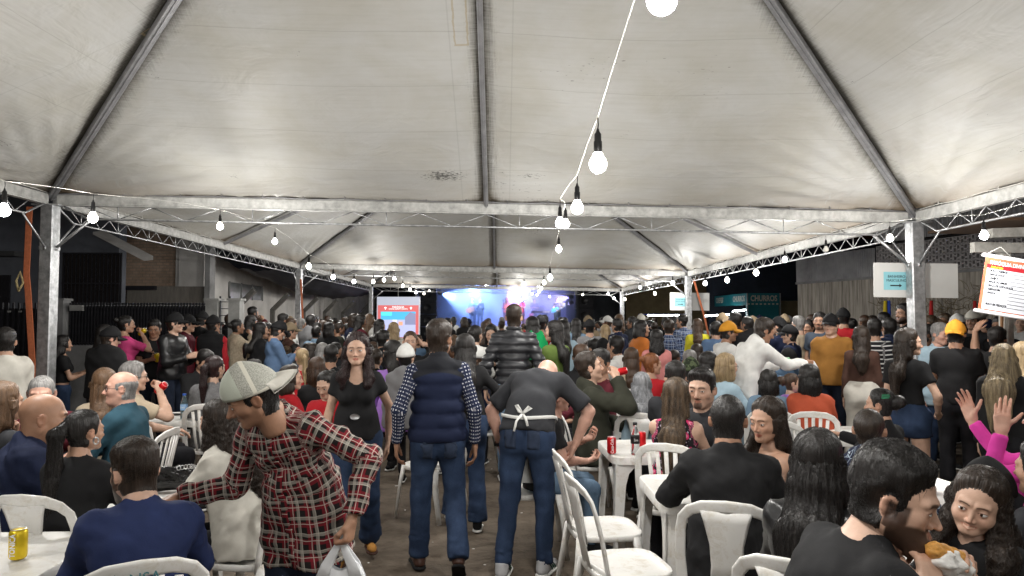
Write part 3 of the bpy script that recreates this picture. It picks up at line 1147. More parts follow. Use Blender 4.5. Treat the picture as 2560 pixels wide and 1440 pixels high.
 if kind in ('puffer', 'vest'):
  def quilt(x, y, z, C_=J['W'], u=sp_dir):
   v = (x - C_[0]) * u[0] + (y - C_[1]) * u[1] + (z - C_[2]) * u[2]
   per = q.get('quilt', .055)
   return q.get('qamp', .016) * (np.abs(np.sin(v * math.pi / per)) ** .8 - .7) * (1 if lod < 2 else .6)
  fl.disp(D, quilt)
 if lod == 0:
  fl.disp(D, folds(am * .5, 41, seed + 3, .7))
  fl.disp(D, folds(am * .22, 83, seed + 4, .9))
 V, F = fl.mesh(D)
 return V, F
BOTS = {'jeans': (.012, 1.0, .006), 'loose': (.018, 1.0, .018), 'skinny': (.004, 1.0, 0.0), 'wide': (.022, 1.0, .06), 'shorts': (.010, .20, .012),
  'bermuda': (.022, .46, .02), 'bootcut': (.010, 1.0, .035), 'skirt': (.02, .4, .03)}
def make_bottom(J, q, kind, lod, seed):
 t, up, fla = BOTS[kind]
 h = lod_h(lod) * (2.0 if q.get('sit') else 1.15)
 s = J['s']
 pc = J['pc']
 u0 = J['R0'] @ np_((0, 0, 1))
 f0 = J['R0'] @ np_((0, 1, 0))
 x1 = np_((1, 0, 0))
 sx = {'m': .112, 'f': .130, 'c': .105}[q.get('sex', 'm')] * s * q.get('w', 1) * q.get('hipw', 1.0)
 T = [pr(pc - x1 * .055 * s, pc + x1 * .055 * s, sx + t, None, .04, flat=(0, 1, 0, .84)),
   pr(pc, pc + u0 * .10 * s, sx + t, sx * .95 + t, .04, flat=(*f0, .80))]
 if not q.get('sit'):
  g = q.get('glute', 1.0)
  for sd in (-1, 1):
   T.append(pr(pc + np_((sd * .068 * s, -.032 * s, -.045 * s)), pc + np_((sd * .073 * s, -.042 * s, -.080 * s)), .086 * s * g * (sx / .112 / s) + t * .5, None, .035))
 for n in 'RL':
  T += leg_prims(J, q, n, t, up, fla)
 fl = Field(T, h)
 D = fl.apply(T)
 fl.cut(D, pc + u0 * (.085 if not q.get('highwaist') else .13) * s, u0)
 am = .006 if kind != 'skinny' else .003
 fl.disp(D, folds(am, 17, seed + 5, 1.9))
 if not q.get('sit') and up == 1.0:
  za = J['anR'][2]
  def stack(x, y, z):
   return .006 * np.sin(z * 150 + 2 * np.sin(x * 30 + y * 22)) * np.exp(-((z - za - .06) / .09) ** 2)
  if lod < 2:
   fl.disp(D, stack)
 return fl.mesh(D)
def make_body(J, q, hp, lod, seed):
 """the continuous skin surface: torso, arms, hands and head"""
 h = {0: .015, 1: .019, 2: .025, 3: .033}[lod]
 P_ = torso_prims(J, q, -.004)
 for n in 'RL':
  P_ += arm_prims(J, q, n, -.006 if (TOPS.get(q.get('top', 'long'), (0, 0))[1] > .9 and not q.get('slv' + n)) or q.get('top') == 'vest' else 0.0)
 N, Rn = J['N'], J['Rn']
 nr = {'m': .056, 'f': .043, 'c': .040}[q.get('sex', 'm')] * J['hs'] * (1 + .25 * hp.get('fat', 0))
 hb = J['hc'] + J['Rh'] @ np_((0, -.032, -.085)) * J['hs']
 P_.append(pr(N - (J['R2'] @ np_((0, 0, .06))), hb, nr * 1.06, nr, .045))
 if q.get('bareleg'):
  for n in 'RL':
   P_ += leg_prims(J, q, n, 0.0, 1.0)
 fl = Field(P_, h)
 D = fl.apply(P_)
 V, F = fl.mesh(D)
 C = np.ones((len(V), 3))
 if q.get('tattoo'):
  C = tattoo(V, J, q['tattoo'])
 Vs, Fs, Cs, Ms = [V], [F], [C], [np.zeros(len(F), np.int32)]
 hv, hf, hc_, hm = head_mesh(hp, lod)
 hv = (hv * J['hs']) @ J['Rh'].T + J['hc']
 Vs.append(hv)
 Fs.append(hf)
 Cs.append(hc_)
 Ms.append(hm)
 hh = {0: .0046, 1: .0068, 2: .0095, 3: .012}[lod]
 for n in 'RL':
  if q.get('nohand' + n):
   continue
  a, f = hand_mesh(J['hand' + n], hh)
  sc = J['s'] * (1.0 if q.get('sex', 'm') == 'm' else .92) * q.get('handscale', 1.0)
  fd, pn = J['fd' + n], J['pn' + n]
  z_ = -pn
  x_ = np.cross(fd, z_)
  if n == 'L':
   a = a * np_((-1, 1, 1))
   f = f[:, ::-1]
  R = np.stack([x_, fd, z_], 1)
  Vs.append((a * sc) @ R.T + J['wr' + n])
  Fs.append(f)
  cc = np.ones((len(a), 3))
  cc[a[:, 1] > .085] *= (1.0, .93, .90)
  Cs.append(cc)
  Ms.append(np.zeros(len(f), np.int32))
 off = 0
 FF = []
 for v, f in zip(Vs, Fs):
  FF.append(f + off)
  off += len(v)
 return np.concatenate(Vs), np.concatenate(FF), np.concatenate(Cs), np.concatenate(Ms)
def tattoo(V, J, which):
 C = np.ones((len(V), 3))
 for n, lo, hi in which:
  a, e, w_ = J['sh' + n], J['el' + n], J['wr' + n]
  if lo < 1:
   p0, p1 = a, e
   b0, b1 = lo, min(hi, 1)
  else:
   p0, p1 = e, w_
   b0, b1 = lo - 1, hi - 1
  d = p1 - p0
  t = ((V - p0) @ d) / (d @ d)
  near = np.linalg.norm(V - (p0 + np.clip(t, 0, 1)[:, None] * d), axis=1) < .075
  m = near & (t > b0) & (t < b1)
  x, y, z = V[:, 0], V[:, 1], V[:, 2]
  ns = np.sin(x * 170 + 3 * np.sin(z * 120)) * np.sin(z * 190 + 2.5 * np.sin(y * 150)) + .5 * np.sin(y * 260 + x * 90)
  k = np.clip(.62 + .4 * ns, 0.15, .88)
  edge = np.clip(np.minimum((t - b0), (b1 - t)) / .12, 0, 1)
  mm = (m * k * edge)[:, None]
  C = C * (1 - mm) + np_((.13, .14, .16)) * mm
 return C
# ---- long hair -------------------------------------------------------------------
def hair_mass(style, hs, Rh, hc, L, lod, seed, J, q):
 """hair that hangs below the scalp, in the person's frame"""
 h = {0: .0095, 1: .013, 2: .018, 3: .026}[lod]
 yaw = math.atan2(-Rh[0, 1], Rh[1, 1])
 Ry = rz(yaw)
 def T(v, onhead=0.0):
  a = Rh @ (np_(v) * hs)
  b = Ry @ (np_(v) * hs)
  return J['hc'] + a * onhead + b * (1 - onhead)
 P_ = []
 wv = {'wavylong': .013, 'curly': .016}.get(style, .003)
 if style in ('long', 'wavylong', 'curly', 'half', 'bob'):
  wd = q.get('hairw', 1.0)
  P_ += [pr(T((0, -.035, .02), 1), T((0, -.062, -.075), .5), .088 * hs, .080 * hs * wd, .03)]
  for sd in (-1, 1):
   P_.append(pr(T((sd * .058, -.018, .02), 1), T((sd * .066 * wd, -.030, -.12), .3), .030 * hs, .036 * hs, .03))
  if L > .16:
   bk = T((0, -.078, -.12), .2)
   by = Ry @ np_((0, 1, 0))
   bot = bk + np_((0, 0, -(L - .12))) - by * q.get('hairout', .03)
   u1, f1 = J['R1'] @ np_((0, 0, 1)), J['R1'] @ np_((0, 1, 0))
   tt = TOPS.get(q.get('top', 'long'), (.01,))[0] * q.get('loose', 1.0)
   sb = J['C'] + u1 * .05 - f1 * (.150 * q.get('w', 1.0) + tt + .008)
   sb[0] = sb[0] * .4 + bk[0] * .6
   sb[1] = min(sb[1], bk[1] + .02)
   bot = sb - u1 * max(.02, L - .30) - f1 * .015
   if L < .32:
    bot = sb * .5 + bk * .5
    sb = bot * .5 + bk * .5
   P_.append(pr(bk, sb, .078 * wd, .084 * wd, .03, flat=(*by, .55)))
   P_.append(pr(sb, bot, .084 * wd, .050 * wd, .03, flat=(*by, .48)))
   fr = q.get('hairfront')
   if fr:
    for sd in (-1, 1):
     if fr == 'both' or (fr == 'R') == (sd == 1):
      p1 = T((sd * .074, .000, -.10), .4)
      p2 = J['N'] + Ry @ np_((sd * .085, .075, -.05))
      p3 = p2 + np_((0, 0.03, -max(.06, L - .28)))
      P_ += [pr(T((sd * .066, -.005, .0), 1), p1, .026 * hs, .034, .02), pr(p1, p2, .034, .040, .025), pr(p2, p3, .040, .022, .025)]
  else:
   P_.append(pr(T((0, -.055, -.06), .4), T((0, -.050, -.06 - L * .6), .2), .080, .070 * wd, .03))
   for sd in (-1, 1):
    P_.append(pr(T((sd * .066, -.006, -.02), .8), T((sd * .072, .006, -.05 - L * .5), .3), .022, .026, .02))
 elif style == 'pony':
  a = T((0, -.115, .045), 1)
  b = a + Ry @ np_((0, -.045, -.04))
  c = b + np_((0, 0, -L)) + Ry @ np_((0, -.01 + q.get('hairout', 0), 0))
  P_ += [pr(a, b, .022, .030, .01), pr(b, b * .5 + c * .5, .032, .036, .02), pr(b * .5 + c * .5, c, .036, .012, .02)]
 elif style in ('bun', 'updo'):
  a = T((0, -.112, .055 if style == 'bun' else .02), 1)
  P_ += [pr(a, a + Rh @ np_((0, -.02, .01)), .036 if style == 'bun' else .045, None, .015)]
 fl = Field(P_, h)
 D = fl.apply(P_)
 # grooves that run down the hair
 cx, cy = J['hc'][0], J['hc'][1]
 def gr(x, y, z):
  a = np.arctan2(x - cx, -(y - cy) + .02)
  if style in ('wavylong', 'curly'):
   a = a + .22 * np.sin(z * 38 + seed + a * 2)
  g = .0035 * np.sin(a * 34 + 2 * np.sin(z * 7 + seed)) + .002 * np.sin(a * 71 + 3 * np.sin(z * 9))
  if style == 'curly':
   g = g + .008 * np.sin(x * 95 + 2 * np.sin(z * 70)) * np.sin(z * 90 + 2 * np.sin(y * 80))
  if style == 'wavylong':
   g = g + .006 * np.sin(z * 42 + x * 20 + seed) + .003 * np.sin(x * 80 + z * 30)
  return g
 fl.disp(D, gr)
 # keep hair off the face and out of the chest
 f = Rh @ np_((0, 1, 0))
 neg = [pr(J['hc'] + Rh @ np_((0, .03, -.105)) * hs, J['hc'] + Rh @ np_((0, .14, -.20)) * hs, .057 * hs, .08, .008, neg=1),
   pr(J['hc'] + Rh @ np_((0, .085, -.02)) * hs, J['hc'] + Rh @ np_((0, .16, -.03)) * hs, .062 * hs, .11 * hs, .008, neg=1),
   pr(J['hc'] + Rh @ np_((0, .075, .05)) * hs, J['hc'] + Rh @ np_((0, .14, .08)) * hs, .05 * hs, .09 * hs, .008, neg=1)]
 if style in ('long', 'wavylong', 'curly', 'half', 'bob'):
  fl.apply(neg, D)
 V, F = fl.mesh(D)
 return V, F, (fl, D)
def tri(flD, p):
 fl, D = flD
 g = (p - fl.lo) / fl.h
 sh = np.array(D.shape) - 2
 i = np.clip(g.astype(int), 0, sh)
 f = np.clip(g - i, 0, 1)
 r = 0
 for a in (0, 1):
  for b in (0, 1):
   for c in (0, 1):
    wgt = (f[:, 0] if a else 1 - f[:, 0]) * (f[:, 1] if b else 1 - f[:, 1]) * (f[:, 2] if c else 1 - f[:, 2])
    r = r + wgt * D[i[:, 0] + a, i[:, 1] + b, i[:, 2] + c]
 return r
def strands_obj(name, pts, rad, parent, m):
 """pts: (n, k, 3); a hair-curves object"""
 n, k, _ = pts.shape
 hc = bpy.data.hair_curves.new(name)
 hc.add_curves([k] * n)
 hc.attributes['position'].data.foreach_set('vector', pts.astype(f32).ravel())
 ra = hc.attributes.get('radius') or hc.attributes.new('radius', 'FLOAT', 'POINT')
 tap = np.linspace(1, .25, k)[None, :] * rad
 ra.data.foreach_set('value', np.repeat(tap, n, 0).astype(f32).ravel())
 hc.materials.append(m)
 o = bpy.data.objects.new(name, hc)
 COL.objects.link(o)
 o.parent = parent
 return o
def trace(flD, seeds, n, step, grav, rs, lift=.002, wave=0.0):
 P_ = [seeds]
 p = seeds.copy()
 e = .006
 ph = rs.rand(len(seeds)) * 6.28
 jit = rs.randn(len(seeds), 3) * .12
 for i in range(n):
  g = np.stack([tri(flD, p + np_((e, 0, 0))) - tri(flD, p - np_((e, 0, 0))), tri(flD, p + np_((0, e, 0))) - tri(flD, p - np_((0, e, 0))),
      tri(flD, p + np_((0, 0, e))) - tri(flD, p - np_((0, 0, e)))], 1)
  ln = np.linalg.norm(g, axis=1, keepdims=True) + 1e-6
  g = g / ln
  d = grav[None] + jit
  if wave:
   sd = np.cross(g, d)
   d = d + sd * wave * np.sin(ph + i * 1.1)[:, None]
  d = d - g * (d * g).sum(1, keepdims=True)
  d /= np.linalg.norm(d, axis=1, keepdims=True) + 1e-6
  p = p + d * step
  v = tri(flD, p)
  p = p - g * np.clip(v - lift, -.006, .006)[:, None]
  P_.append(p.copy())
 return np.stack(P_, 1)
# ---- accessories -----------------------------------------------------------------
CAPS = {}
def cap_meshes(kind, lod):
 key = (kind, lod)
 if key in CAPS:
  return CAPS[key]
 n = 32 if lod < 2 else 14
 m = 12 if lod < 2 else 6
 out = []
 mb = MB()
 V = []
 if kind == 'beanie':
  rx_, ry_, rz_, zb = .096, .118, .112, -.005
 else:
  rx_, ry_, rz_, zb = .092, .114, .104, .022
 for i in range(m + 1):
  e = math.pi / 2 * i / m
  for k in range(n):
   a = 2 * math.pi * k / n
   seam = 1 - .010 * max(0, math.cos(a * 3 + 1.57)) ** 12 if kind != 'beanie' else 1 + .006 * math.sin(a * 16)
   r = math.cos(e) * seam
   bulge = 1.0 + .04 * math.sin(2 * e)
   V.append((rx_ * r * math.sin(a) * bulge, -.014 + ry_ * r * math.cos(a) * bulge, zb + .028 + rz_ * math.sin(e) - .028 * math.cos(e) + (.012 * math.cos(a) * math.cos(e))))
 F = []
 for i in range(m):
  for k in range(n):
   k2 = (k + 1) % n
   F.append((i * n + k, i * n + k2, (i + 1) * n + k2, (i + 1) * n + k))
 F.append(tuple(range(m * n, (m + 1) * n)))
 # lining so the cap has thickness
 b = len(V)
 for k in range(n):
  v = V[k]
  V.append((v[0] * .93, -.014 + (v[1] + .014) * .93, v[2] + .002))
 for k in range(n):
  V.append((V[b + k][0], V[b + k][1], V[b + k][2] + .03))
 for k in range(n):
  k2 = (k + 1) % n
  F.append((k2, k, b + k, b + k2))
  F.append((b + k2, b + k, b + n + k, b + n + k2))
 F = [f[::-1] for f in F]
 out.append(('crown', mesh_of('hat_crown', V, F)))
 if kind in ('cap', 'capback'):
  V = []
  nn, mm = (14, 6) if lod < 2 else (6, 2)
  for layer in (0, 1):
   for j in range(mm + 1):
    f = j / mm
    for i in range(nn + 1):
     a = (-1 + 2 * i / nn) * 62 * D2R
     r0x, r0y = rx_ * 1.0, ry_ * 1.0
     x = r0x * math.sin(a)
     y = -.014 + r0y * math.cos(a)
     ext = .075 * f * (max(0, math.cos(a * 1.42)) ** .5)
     z = .032 + .008 - .020 * f * f - 4.2 * x * x * f - layer * .0035
     V.append((x * (1 - .04 * f), y + ext, z))
  W_ = nn + 1
  L0 = (mm + 1) * W_
  F = []
  for j in range(mm):
   for i in range(nn):
    q = (j * W_ + i, j * W_ + i + 1, (j + 1) * W_ + i + 1, (j + 1) * W_ + i)
    F.append(q[::-1])
    F.append(tuple(x + L0 for x in q))
  for i in range(nn):
   F.append((mm * W_ + i, mm * W_ + i + 1, L0 + mm * W_ + i + 1, L0 + mm * W_ + i))
  for j in range(mm):
   F.append((j * W_, (j + 1) * W_, L0 + (j + 1) * W_, L0 + j * W_))
   F.append((j * W_ + nn, L0 + j * W_ + nn, L0 + (j + 1) * W_ + nn, (j + 1) * W_ + nn))
  if kind == 'capback':
   V = [(-x, -.028 - y, z) for x, y, z in V]
  out.append(('brim', mesh_of('hat_brim', V, F)))
 if kind == 'cowboy':
  V = []
  nn = 28
  for layer in (0, 1):
   for j in range(5):
    f = j / 4
    for k in range(nn):
     a = 2 * math.pi * k / nn
     r = 1 + .75 * f
     V.append((rx_ * r * math.sin(a), -.014 + ry_ * (1 + .55 * f) * math.cos(a), .035 + .075 * f * f * abs(math.sin(a)) ** 2 - .012 * f - layer * .003))
  F = []
  for j in range(4):
   for k in range(nn):
    k2 = (k + 1) % nn
    q = (j * nn + k, j * nn + k2, (j + 1) * nn + k2, (j + 1) * nn + k)
    F.append(q[::-1])
    F.append(tuple(x + 5 * nn for x in q))
  for k in range(nn):
   k2 = (k + 1) % nn
   F.append((4 * nn + k2, 4 * nn + k, 9 * nn + k, 9 * nn + k2))
  out.append(('brim', mesh_of('hat_brim', V, F)))
 CAPS[key] = out
 return out
def glasses_mesh():
 if 'g' in CAPS:
  return CAPS['g']
 mb = MB()
 for sd in (-1, 1):
  pts = []
  for k in range(13):
   a = 2 * math.pi * k / 12
   pts.append((sd * .033 + .024 * math.cos(a), .094 - .012 * abs(.033 + .024 * math.cos(a) * sd) / .05, -.002 + .016 * math.copysign(abs(math.sin(a)) ** .7, math.sin(a))))
  mb.tube(pts, .0018, 6)
  mb.tube([(sd * .057, .084, .004), (sd * .079, .03, .004), (sd * .081, -.012, .0), (sd * .078, -.03, -.015)], .0018, 6)
 mb.tube([(-.009, .094, .002), (0, .096, .005), (.009, .094, .002)], .0018, 6)
 CAPS['g'] = mb.mesh('eyeglasses', True)
 return CAPS['g']
SHOES = {}
def shoe_mesh(kind, lod):
 key = (kind, lod)
 if key in SHOES:
  return SHOES[key]
 h = .007 if lod == 0 else (.011 if lod == 1 else .020)
 up = [pr((0, -.045, .035), (0, .11, .028), .040, .036, .02, flat=(1, 0, 0, .95)), pr((0, -.03, .06), (0, -.025, .10 if kind != 'boot' else .19), .044, .045, .02, fb=0), pr((0, .12, .03), (0, .165, .026), .036, .030, .02)]
 fl = Field(up, h)
 D = fl.apply(up)
 fl.cut(D, (0, 0, .016), (0, 0, -1))
 u = fl.mesh(D)
 so = [pr((0, -.045, .0), (0, .13, .0), .046, .046, .02), pr((0, .13, 0), (0, .17, 0), .045, .034, .02)]
 fl = Field(so, h)
 D = fl.apply(so)
 fl.cut(D, (0, 0, .018), (0, 0, 1))
 fl.cut(D, (0, 0, -.004), (0, 0, -1))
 s_ = fl.mesh(D)
 SHOES[key] = (mesh_of('shoe_upper', *u), mesh_of('shoe_sole', *s_))
 return SHOES[key]
def guv_attr(me, V, J, q):
 """cloth coordinates: u round the limb, v along it (so woven patterns follow sleeves and back)"""
 best = np.full(len(V), 9.0)
 U = np.zeros((len(V), 3), f32)
 ch = [('t', J['pc'] - J['R0'] @ np_((0, 0, .4)), J['pc'], J['R0'] @ np_((1, 0, 0)), 0, -.4), ('t', J['pc'], J['W'], J['R0'] @ np_((1, 0, 0)), 0, 0),
   ('t', J['W'], J['N'], J['R2'] @ np_((1, 0, 0)), 0, .15)]
 for n in 'RL':
  ax_ = J['R2'] @ np_((0, 1, 0))
  l = np.linalg.norm(J['el' + n] - J['sh' + n])
  ch += [('a', J['sh' + n], J['el' + n], ax_, 3.0, 0), ('a', J['el' + n], J['wr' + n], ax_, 3.0, l)]
 for ty, a, b, xa, uo, vo in ch:
  d = b - a
  L = np.linalg.norm(d)
  d = d / L
  t = (V - a) @ d
  tc = np.clip(t, 0, L)
  off = V - a - tc[:, None] * d
  dist = np.linalg.norm(off, axis=1) - (.115 if ty == 't' else .05)
  x = xa - d * (xa @ d)
  x /= np.linalg.norm(x)
  y = np.cross(d, x)
  ang = np.arctan2(off @ y, off @ x)
  rr = .15 if ty == 't' else .06
  m = dist < best
  best[m] = dist[m]
  U[m, 0] = (ang * rr + uo)[m]
  U[m, 1] = (t + vo)[m]
  U[m, 2] = uo
 at = me.attributes.new('guv', 'FLOAT_VECTOR', 'POINT')
 at.data.foreach_set('vector', U.ravel())
def patch(root, part, name, fn, m, off=.003):
 """a sewn-on piece: lifts the faces of a garment that lie inside a region"""
 V = np.empty(len(part.vertices) * 3, f32)
 part.vertices.foreach_get('co', V)
 V = V.reshape(-1, 3)
 N = np.empty(len(V) * 3, f32)
 part.vertices.foreach_get('normal', N)
 N = N.reshape(-1, 3)
 F = np.empty(len(part.polygons) * 4, np.int32)
 part.polygons.foreach_get('vertices', F)
 F = F.reshape(-1, 4)
 ok = fn(V, N)
 F = F[ok[F].all(1)]
 if len(F) < 4:
  return None
 us, inv = np.unique(F, return_inverse=True)
 F = inv.reshape(F.shape)
 n = len(us)
 # boundary walls
 E = np.concatenate([F[:, [0, 1]], F[:, [1, 2]], F[:, [2, 3]], F[:, [3, 0]]])
 key = E[:, 0].astype(np.int64) * n + E[:, 1]
 rev = E[:, 1].astype(np.int64) * n + E[:, 0]
 B = E[~np.isin(key, rev)]
 W = np.stack([B[:, 1], B[:, 0], B[:, 0] + n, B[:, 1] + n], 1)
 VV = np.concatenate([V[us] + N[us] * off, V[us] - N[us] * .001])
 me = mesh_of(name, VV, np.concatenate([F, W]), True, [m])
 if 'guv' in part.attributes:
  G = np.empty(len(part.vertices) * 3, f32)
  part.attributes['guv'].data.foreach_get('vector', G)
  G = G.reshape(-1, 3)[us] + np_((.019, .023, 0))
  a = me.attributes.new('guv', 'FLOAT_VECTOR', 'POINT')
  a.data.foreach_set('vector', np.concatenate([G, G]).astype(f32).ravel())
 return link(name, me, root)
LIB = {}
def person_meshes(q, lod, seed):
 """all the meshes of one figure, shared by everybody with the same build, pose and clothes"""
 J = skeleton(q)
 hp = dict(q.get('head', {}))
 hp.setdefault('sex', q.get('sex', 'm'))
 if q.get('hat'):
  hp['hatted'] = 1
 out = {'J': J, 'parts': []}
 V, F, C, M = make_body(J, q, hp, lod, seed)
 me = mesh_of('body', V, F, True, [None] * 0)
 for _ in range(4):
  me.materials.append(None)
 me.polygons.foreach_set('material_index', M)
 ca = me.color_attributes.new('col', 'FLOAT_COLOR', 'POINT')
 ca.data.foreach_set('color', np.concatenate([C, np.ones((len(C), 1))], 1).astype(f32).ravel())
 out['body'] = me
 kb = q.get('bottom', 'jeans')
 if kb:
  V, F = make_bottom(J, q, kb, lod, seed)
  me = mesh_of('trousers', V, F)
  me.materials.append(None)
  out['bottom'] = me
 kt = q.get('top', 'long')
 if kt:
  if kt == 'vest':
   V, F = make_top(J, dict(q, loose=.5), 'long', lod, seed)
   me = mesh_of('shirt', V, F)
   me.materials.append(None)
   if lod < 2:
    guv_attr(me, V, J, q)
   out['under'] = me
  V, F = make_top(J, q, kt, lod, seed)
  me = mesh_of('shirt', V, F)
  me.materials.append(None)
  if q.get('guv'):
   guv_attr(me, V, J, q)
  out['top'] = me
 st = q.get('hair', 'short')
 if st and st != 'none':
  r = hair_shell(hp, lod, st, seed % 7 + 1)
  if r:
   V, F, T, gr_ = r
   V = (V * J['hs']) @ J['Rh'].T + J['hc']
   out['shell'] = (V, T, gr_)
   if st in ('long', 'wavylong', 'curly', 'half', 'bob', 'pony', 'bun', 'updo'):
    V2, F2, flD = hair_mass(st, J['hs'], J['Rh'], J['hc'], q.get('hairlen', .4), lod, seed, J, q)
    out['mass'] = (V2, F2, flD)
    V, F = np.concatenate([V, V2]), np.concatenate([F, F2 + len(V)])
   me = mesh_of('hair', V, F)
   me.materials.append(None)
   out['hair'] = me
 return out
NAMES = {'jeans': 'jeans', 'loose': 'trousers', 'skinny': 'trousers', 'wide': 'trousers', 'shorts': 'shorts', 'bermuda': 'shorts', 'bootcut': 'jeans', 'skirt': 'skirt'}
TOPN = {'tee': 't_shirt', 'long': 'long_sleeved_shirt', 'jacket': 'jacket', 'hoodie': 'hoodie', 'shirt': 'shirt', 'puffer': 'puffer_jacket', 'vest': 'padded_vest', 'tank': 'tank_top',
  'scoop': 't_shirt', 'crop': 'cropped_t_shirt', 'sweater': 'sweater', 'dress': 'dress', 'strapless': 'strapless_top', 'polo': 'polo_shirt', 'poncho': 'poncho', 'fitted': 'fitted_top', 'apron': 't_shirt'}
EYEM = []
def rot_to(R):
 return Matrix([list(map(float, r)) for r in R]).to_4x4()
def person(label, loc, heading, q, mats, lod=1, group=None, seed=None, cat='person', key=None):
 """mats: skin, hair, top, bottom, shoe, under, hat"""
 seed = seed if seed is not None else len(KIDS) + len(bpy.data.objects) % 97
 if key is not None:
  if key not in LIB:
   LIB[key] = person_meshes(q, lod, seed)
  pm = LIB[key]
 else:
  pm = person_meshes(q, lod, seed)
 J = pm['J']
 root = empty('person', loc, heading * D2R, label, cat, group)
 EY = EYEM or [mat('eye_white', (.62, .60, .58), .15, .02, 30), mat('iris', (.045, .022, .012), .1, .2, 300), mat('pupil', (.004, .004, .004), .08, 0, 10)]
 if not EYEM:
  EYEM.extend(EY)
 sc0 = q.get('rootscale')
 if sc0:
  root.scale = (sc0, sc0, sc0)
 link('body', pm['body'], root, [mats['skin']] + EY)
 if 'bottom' in pm:
  link(NAMES[q.get('bottom', 'jeans')], pm['bottom'], root, [mats.get('bottom')])
 if 'under' in pm:
  link('long_sleeved_shirt', pm['under'], root, [mats.get('under') or mats.get('top')])
 if 'top' in pm:
  link(TOPN[q.get('top', 'long')], pm['top'], root, [mats.get('top')])
 hair = None
 if 'hair' in pm:
  hair = link('hair', pm['hair'], root, [mats['hair']])
  dens = q.get('strands', {0: 1400, 1: 500}.get(lod, 0))
  if dens:
   add_strands(pm, q, root if hair is None else hair, mats['hair'], dens, seed)
 hat = q.get('hat')
 if hat:
  hroot = None
  for nm, me in cap_meshes(hat, 0 if lod < 2 else 2):
   o = bpy.data.objects.new({'crown': {'beanie': 'beanie', 'cowboy': 'cowboy_hat'}.get(hat, 'cap'), 'brim': 'brim'}[nm], me)
   if not me.materials:
    me.materials.append(None)
   COL.objects.link(o)
   o.material_slots[0].link = 'OBJECT'
   o.material_slots[0].material = mats.get('hat') if nm == 'crown' or 'brim' not in mats else mats['brim']
   if hroot is None:
    o.parent = root
    k = J['hs'] * q.get('hatscale', 1.04)
    o.matrix_local = Matrix.Translation(Vector(J['hc'])) @ rot_to(J['Rh']) @ Matrix.Diagonal((k, k, k, 1)) @ rot_to(rx(q.get('hattilt', 0) * D2R))
    hroot = o
   else:
    o.parent = hroot
 if q.get('glasses'):
  me = glasses_mesh()
  if not me.materials:
   me.materials.append(mat('glasses_frame', (.02, .02, .025), .25, .05, 5))
  o = bpy.data.objects.new('eyeglasses', me)
  COL.objects.link(o)
  o.parent = root
  k = J['hs']
  o.matrix_local = Matrix.Translation(Vector(J['hc'])) @ rot_to(J['Rh']) @ Matrix.Diagonal((k, k, k, 1))
 if q.get('shoes', True) is not False:
  kd = q.get('shoes', True)
  kd = kd if isinstance(kd, str) else 'shoe'
  u, s_ = shoe_mesh(kd, min(lod, 2))
  for me, mm in ((u, None), (s_, None)):
   if not me.materials:
    me.materials.append(None)
  for n in 'RL':
   a = J['an' + n]
   sd = 1 if n == 'R' else -1
   ya = q.get('toe' + n, 8)
   o = link('shoe', u, root, [mats.get('shoe')])
   sc = J['s'] * (1 if q.get('sex') == 'm' else .92)
   pt = q.get('shoepitch' + n, 0)
   o.matrix_local = Matrix.Translation(Vector((a[0], a[1] + .01, a[2] - .085 * J['s'] + .006))) @ rot_to(rz(-sd * ya * D2R) @ rx(pt * D2R)) @ Matrix.Diagonal((sc, sc, sc, 1))
   o2 = link('sole', s_, o, [mats.get('sole') or mats.get('shoe')])
 return root, J
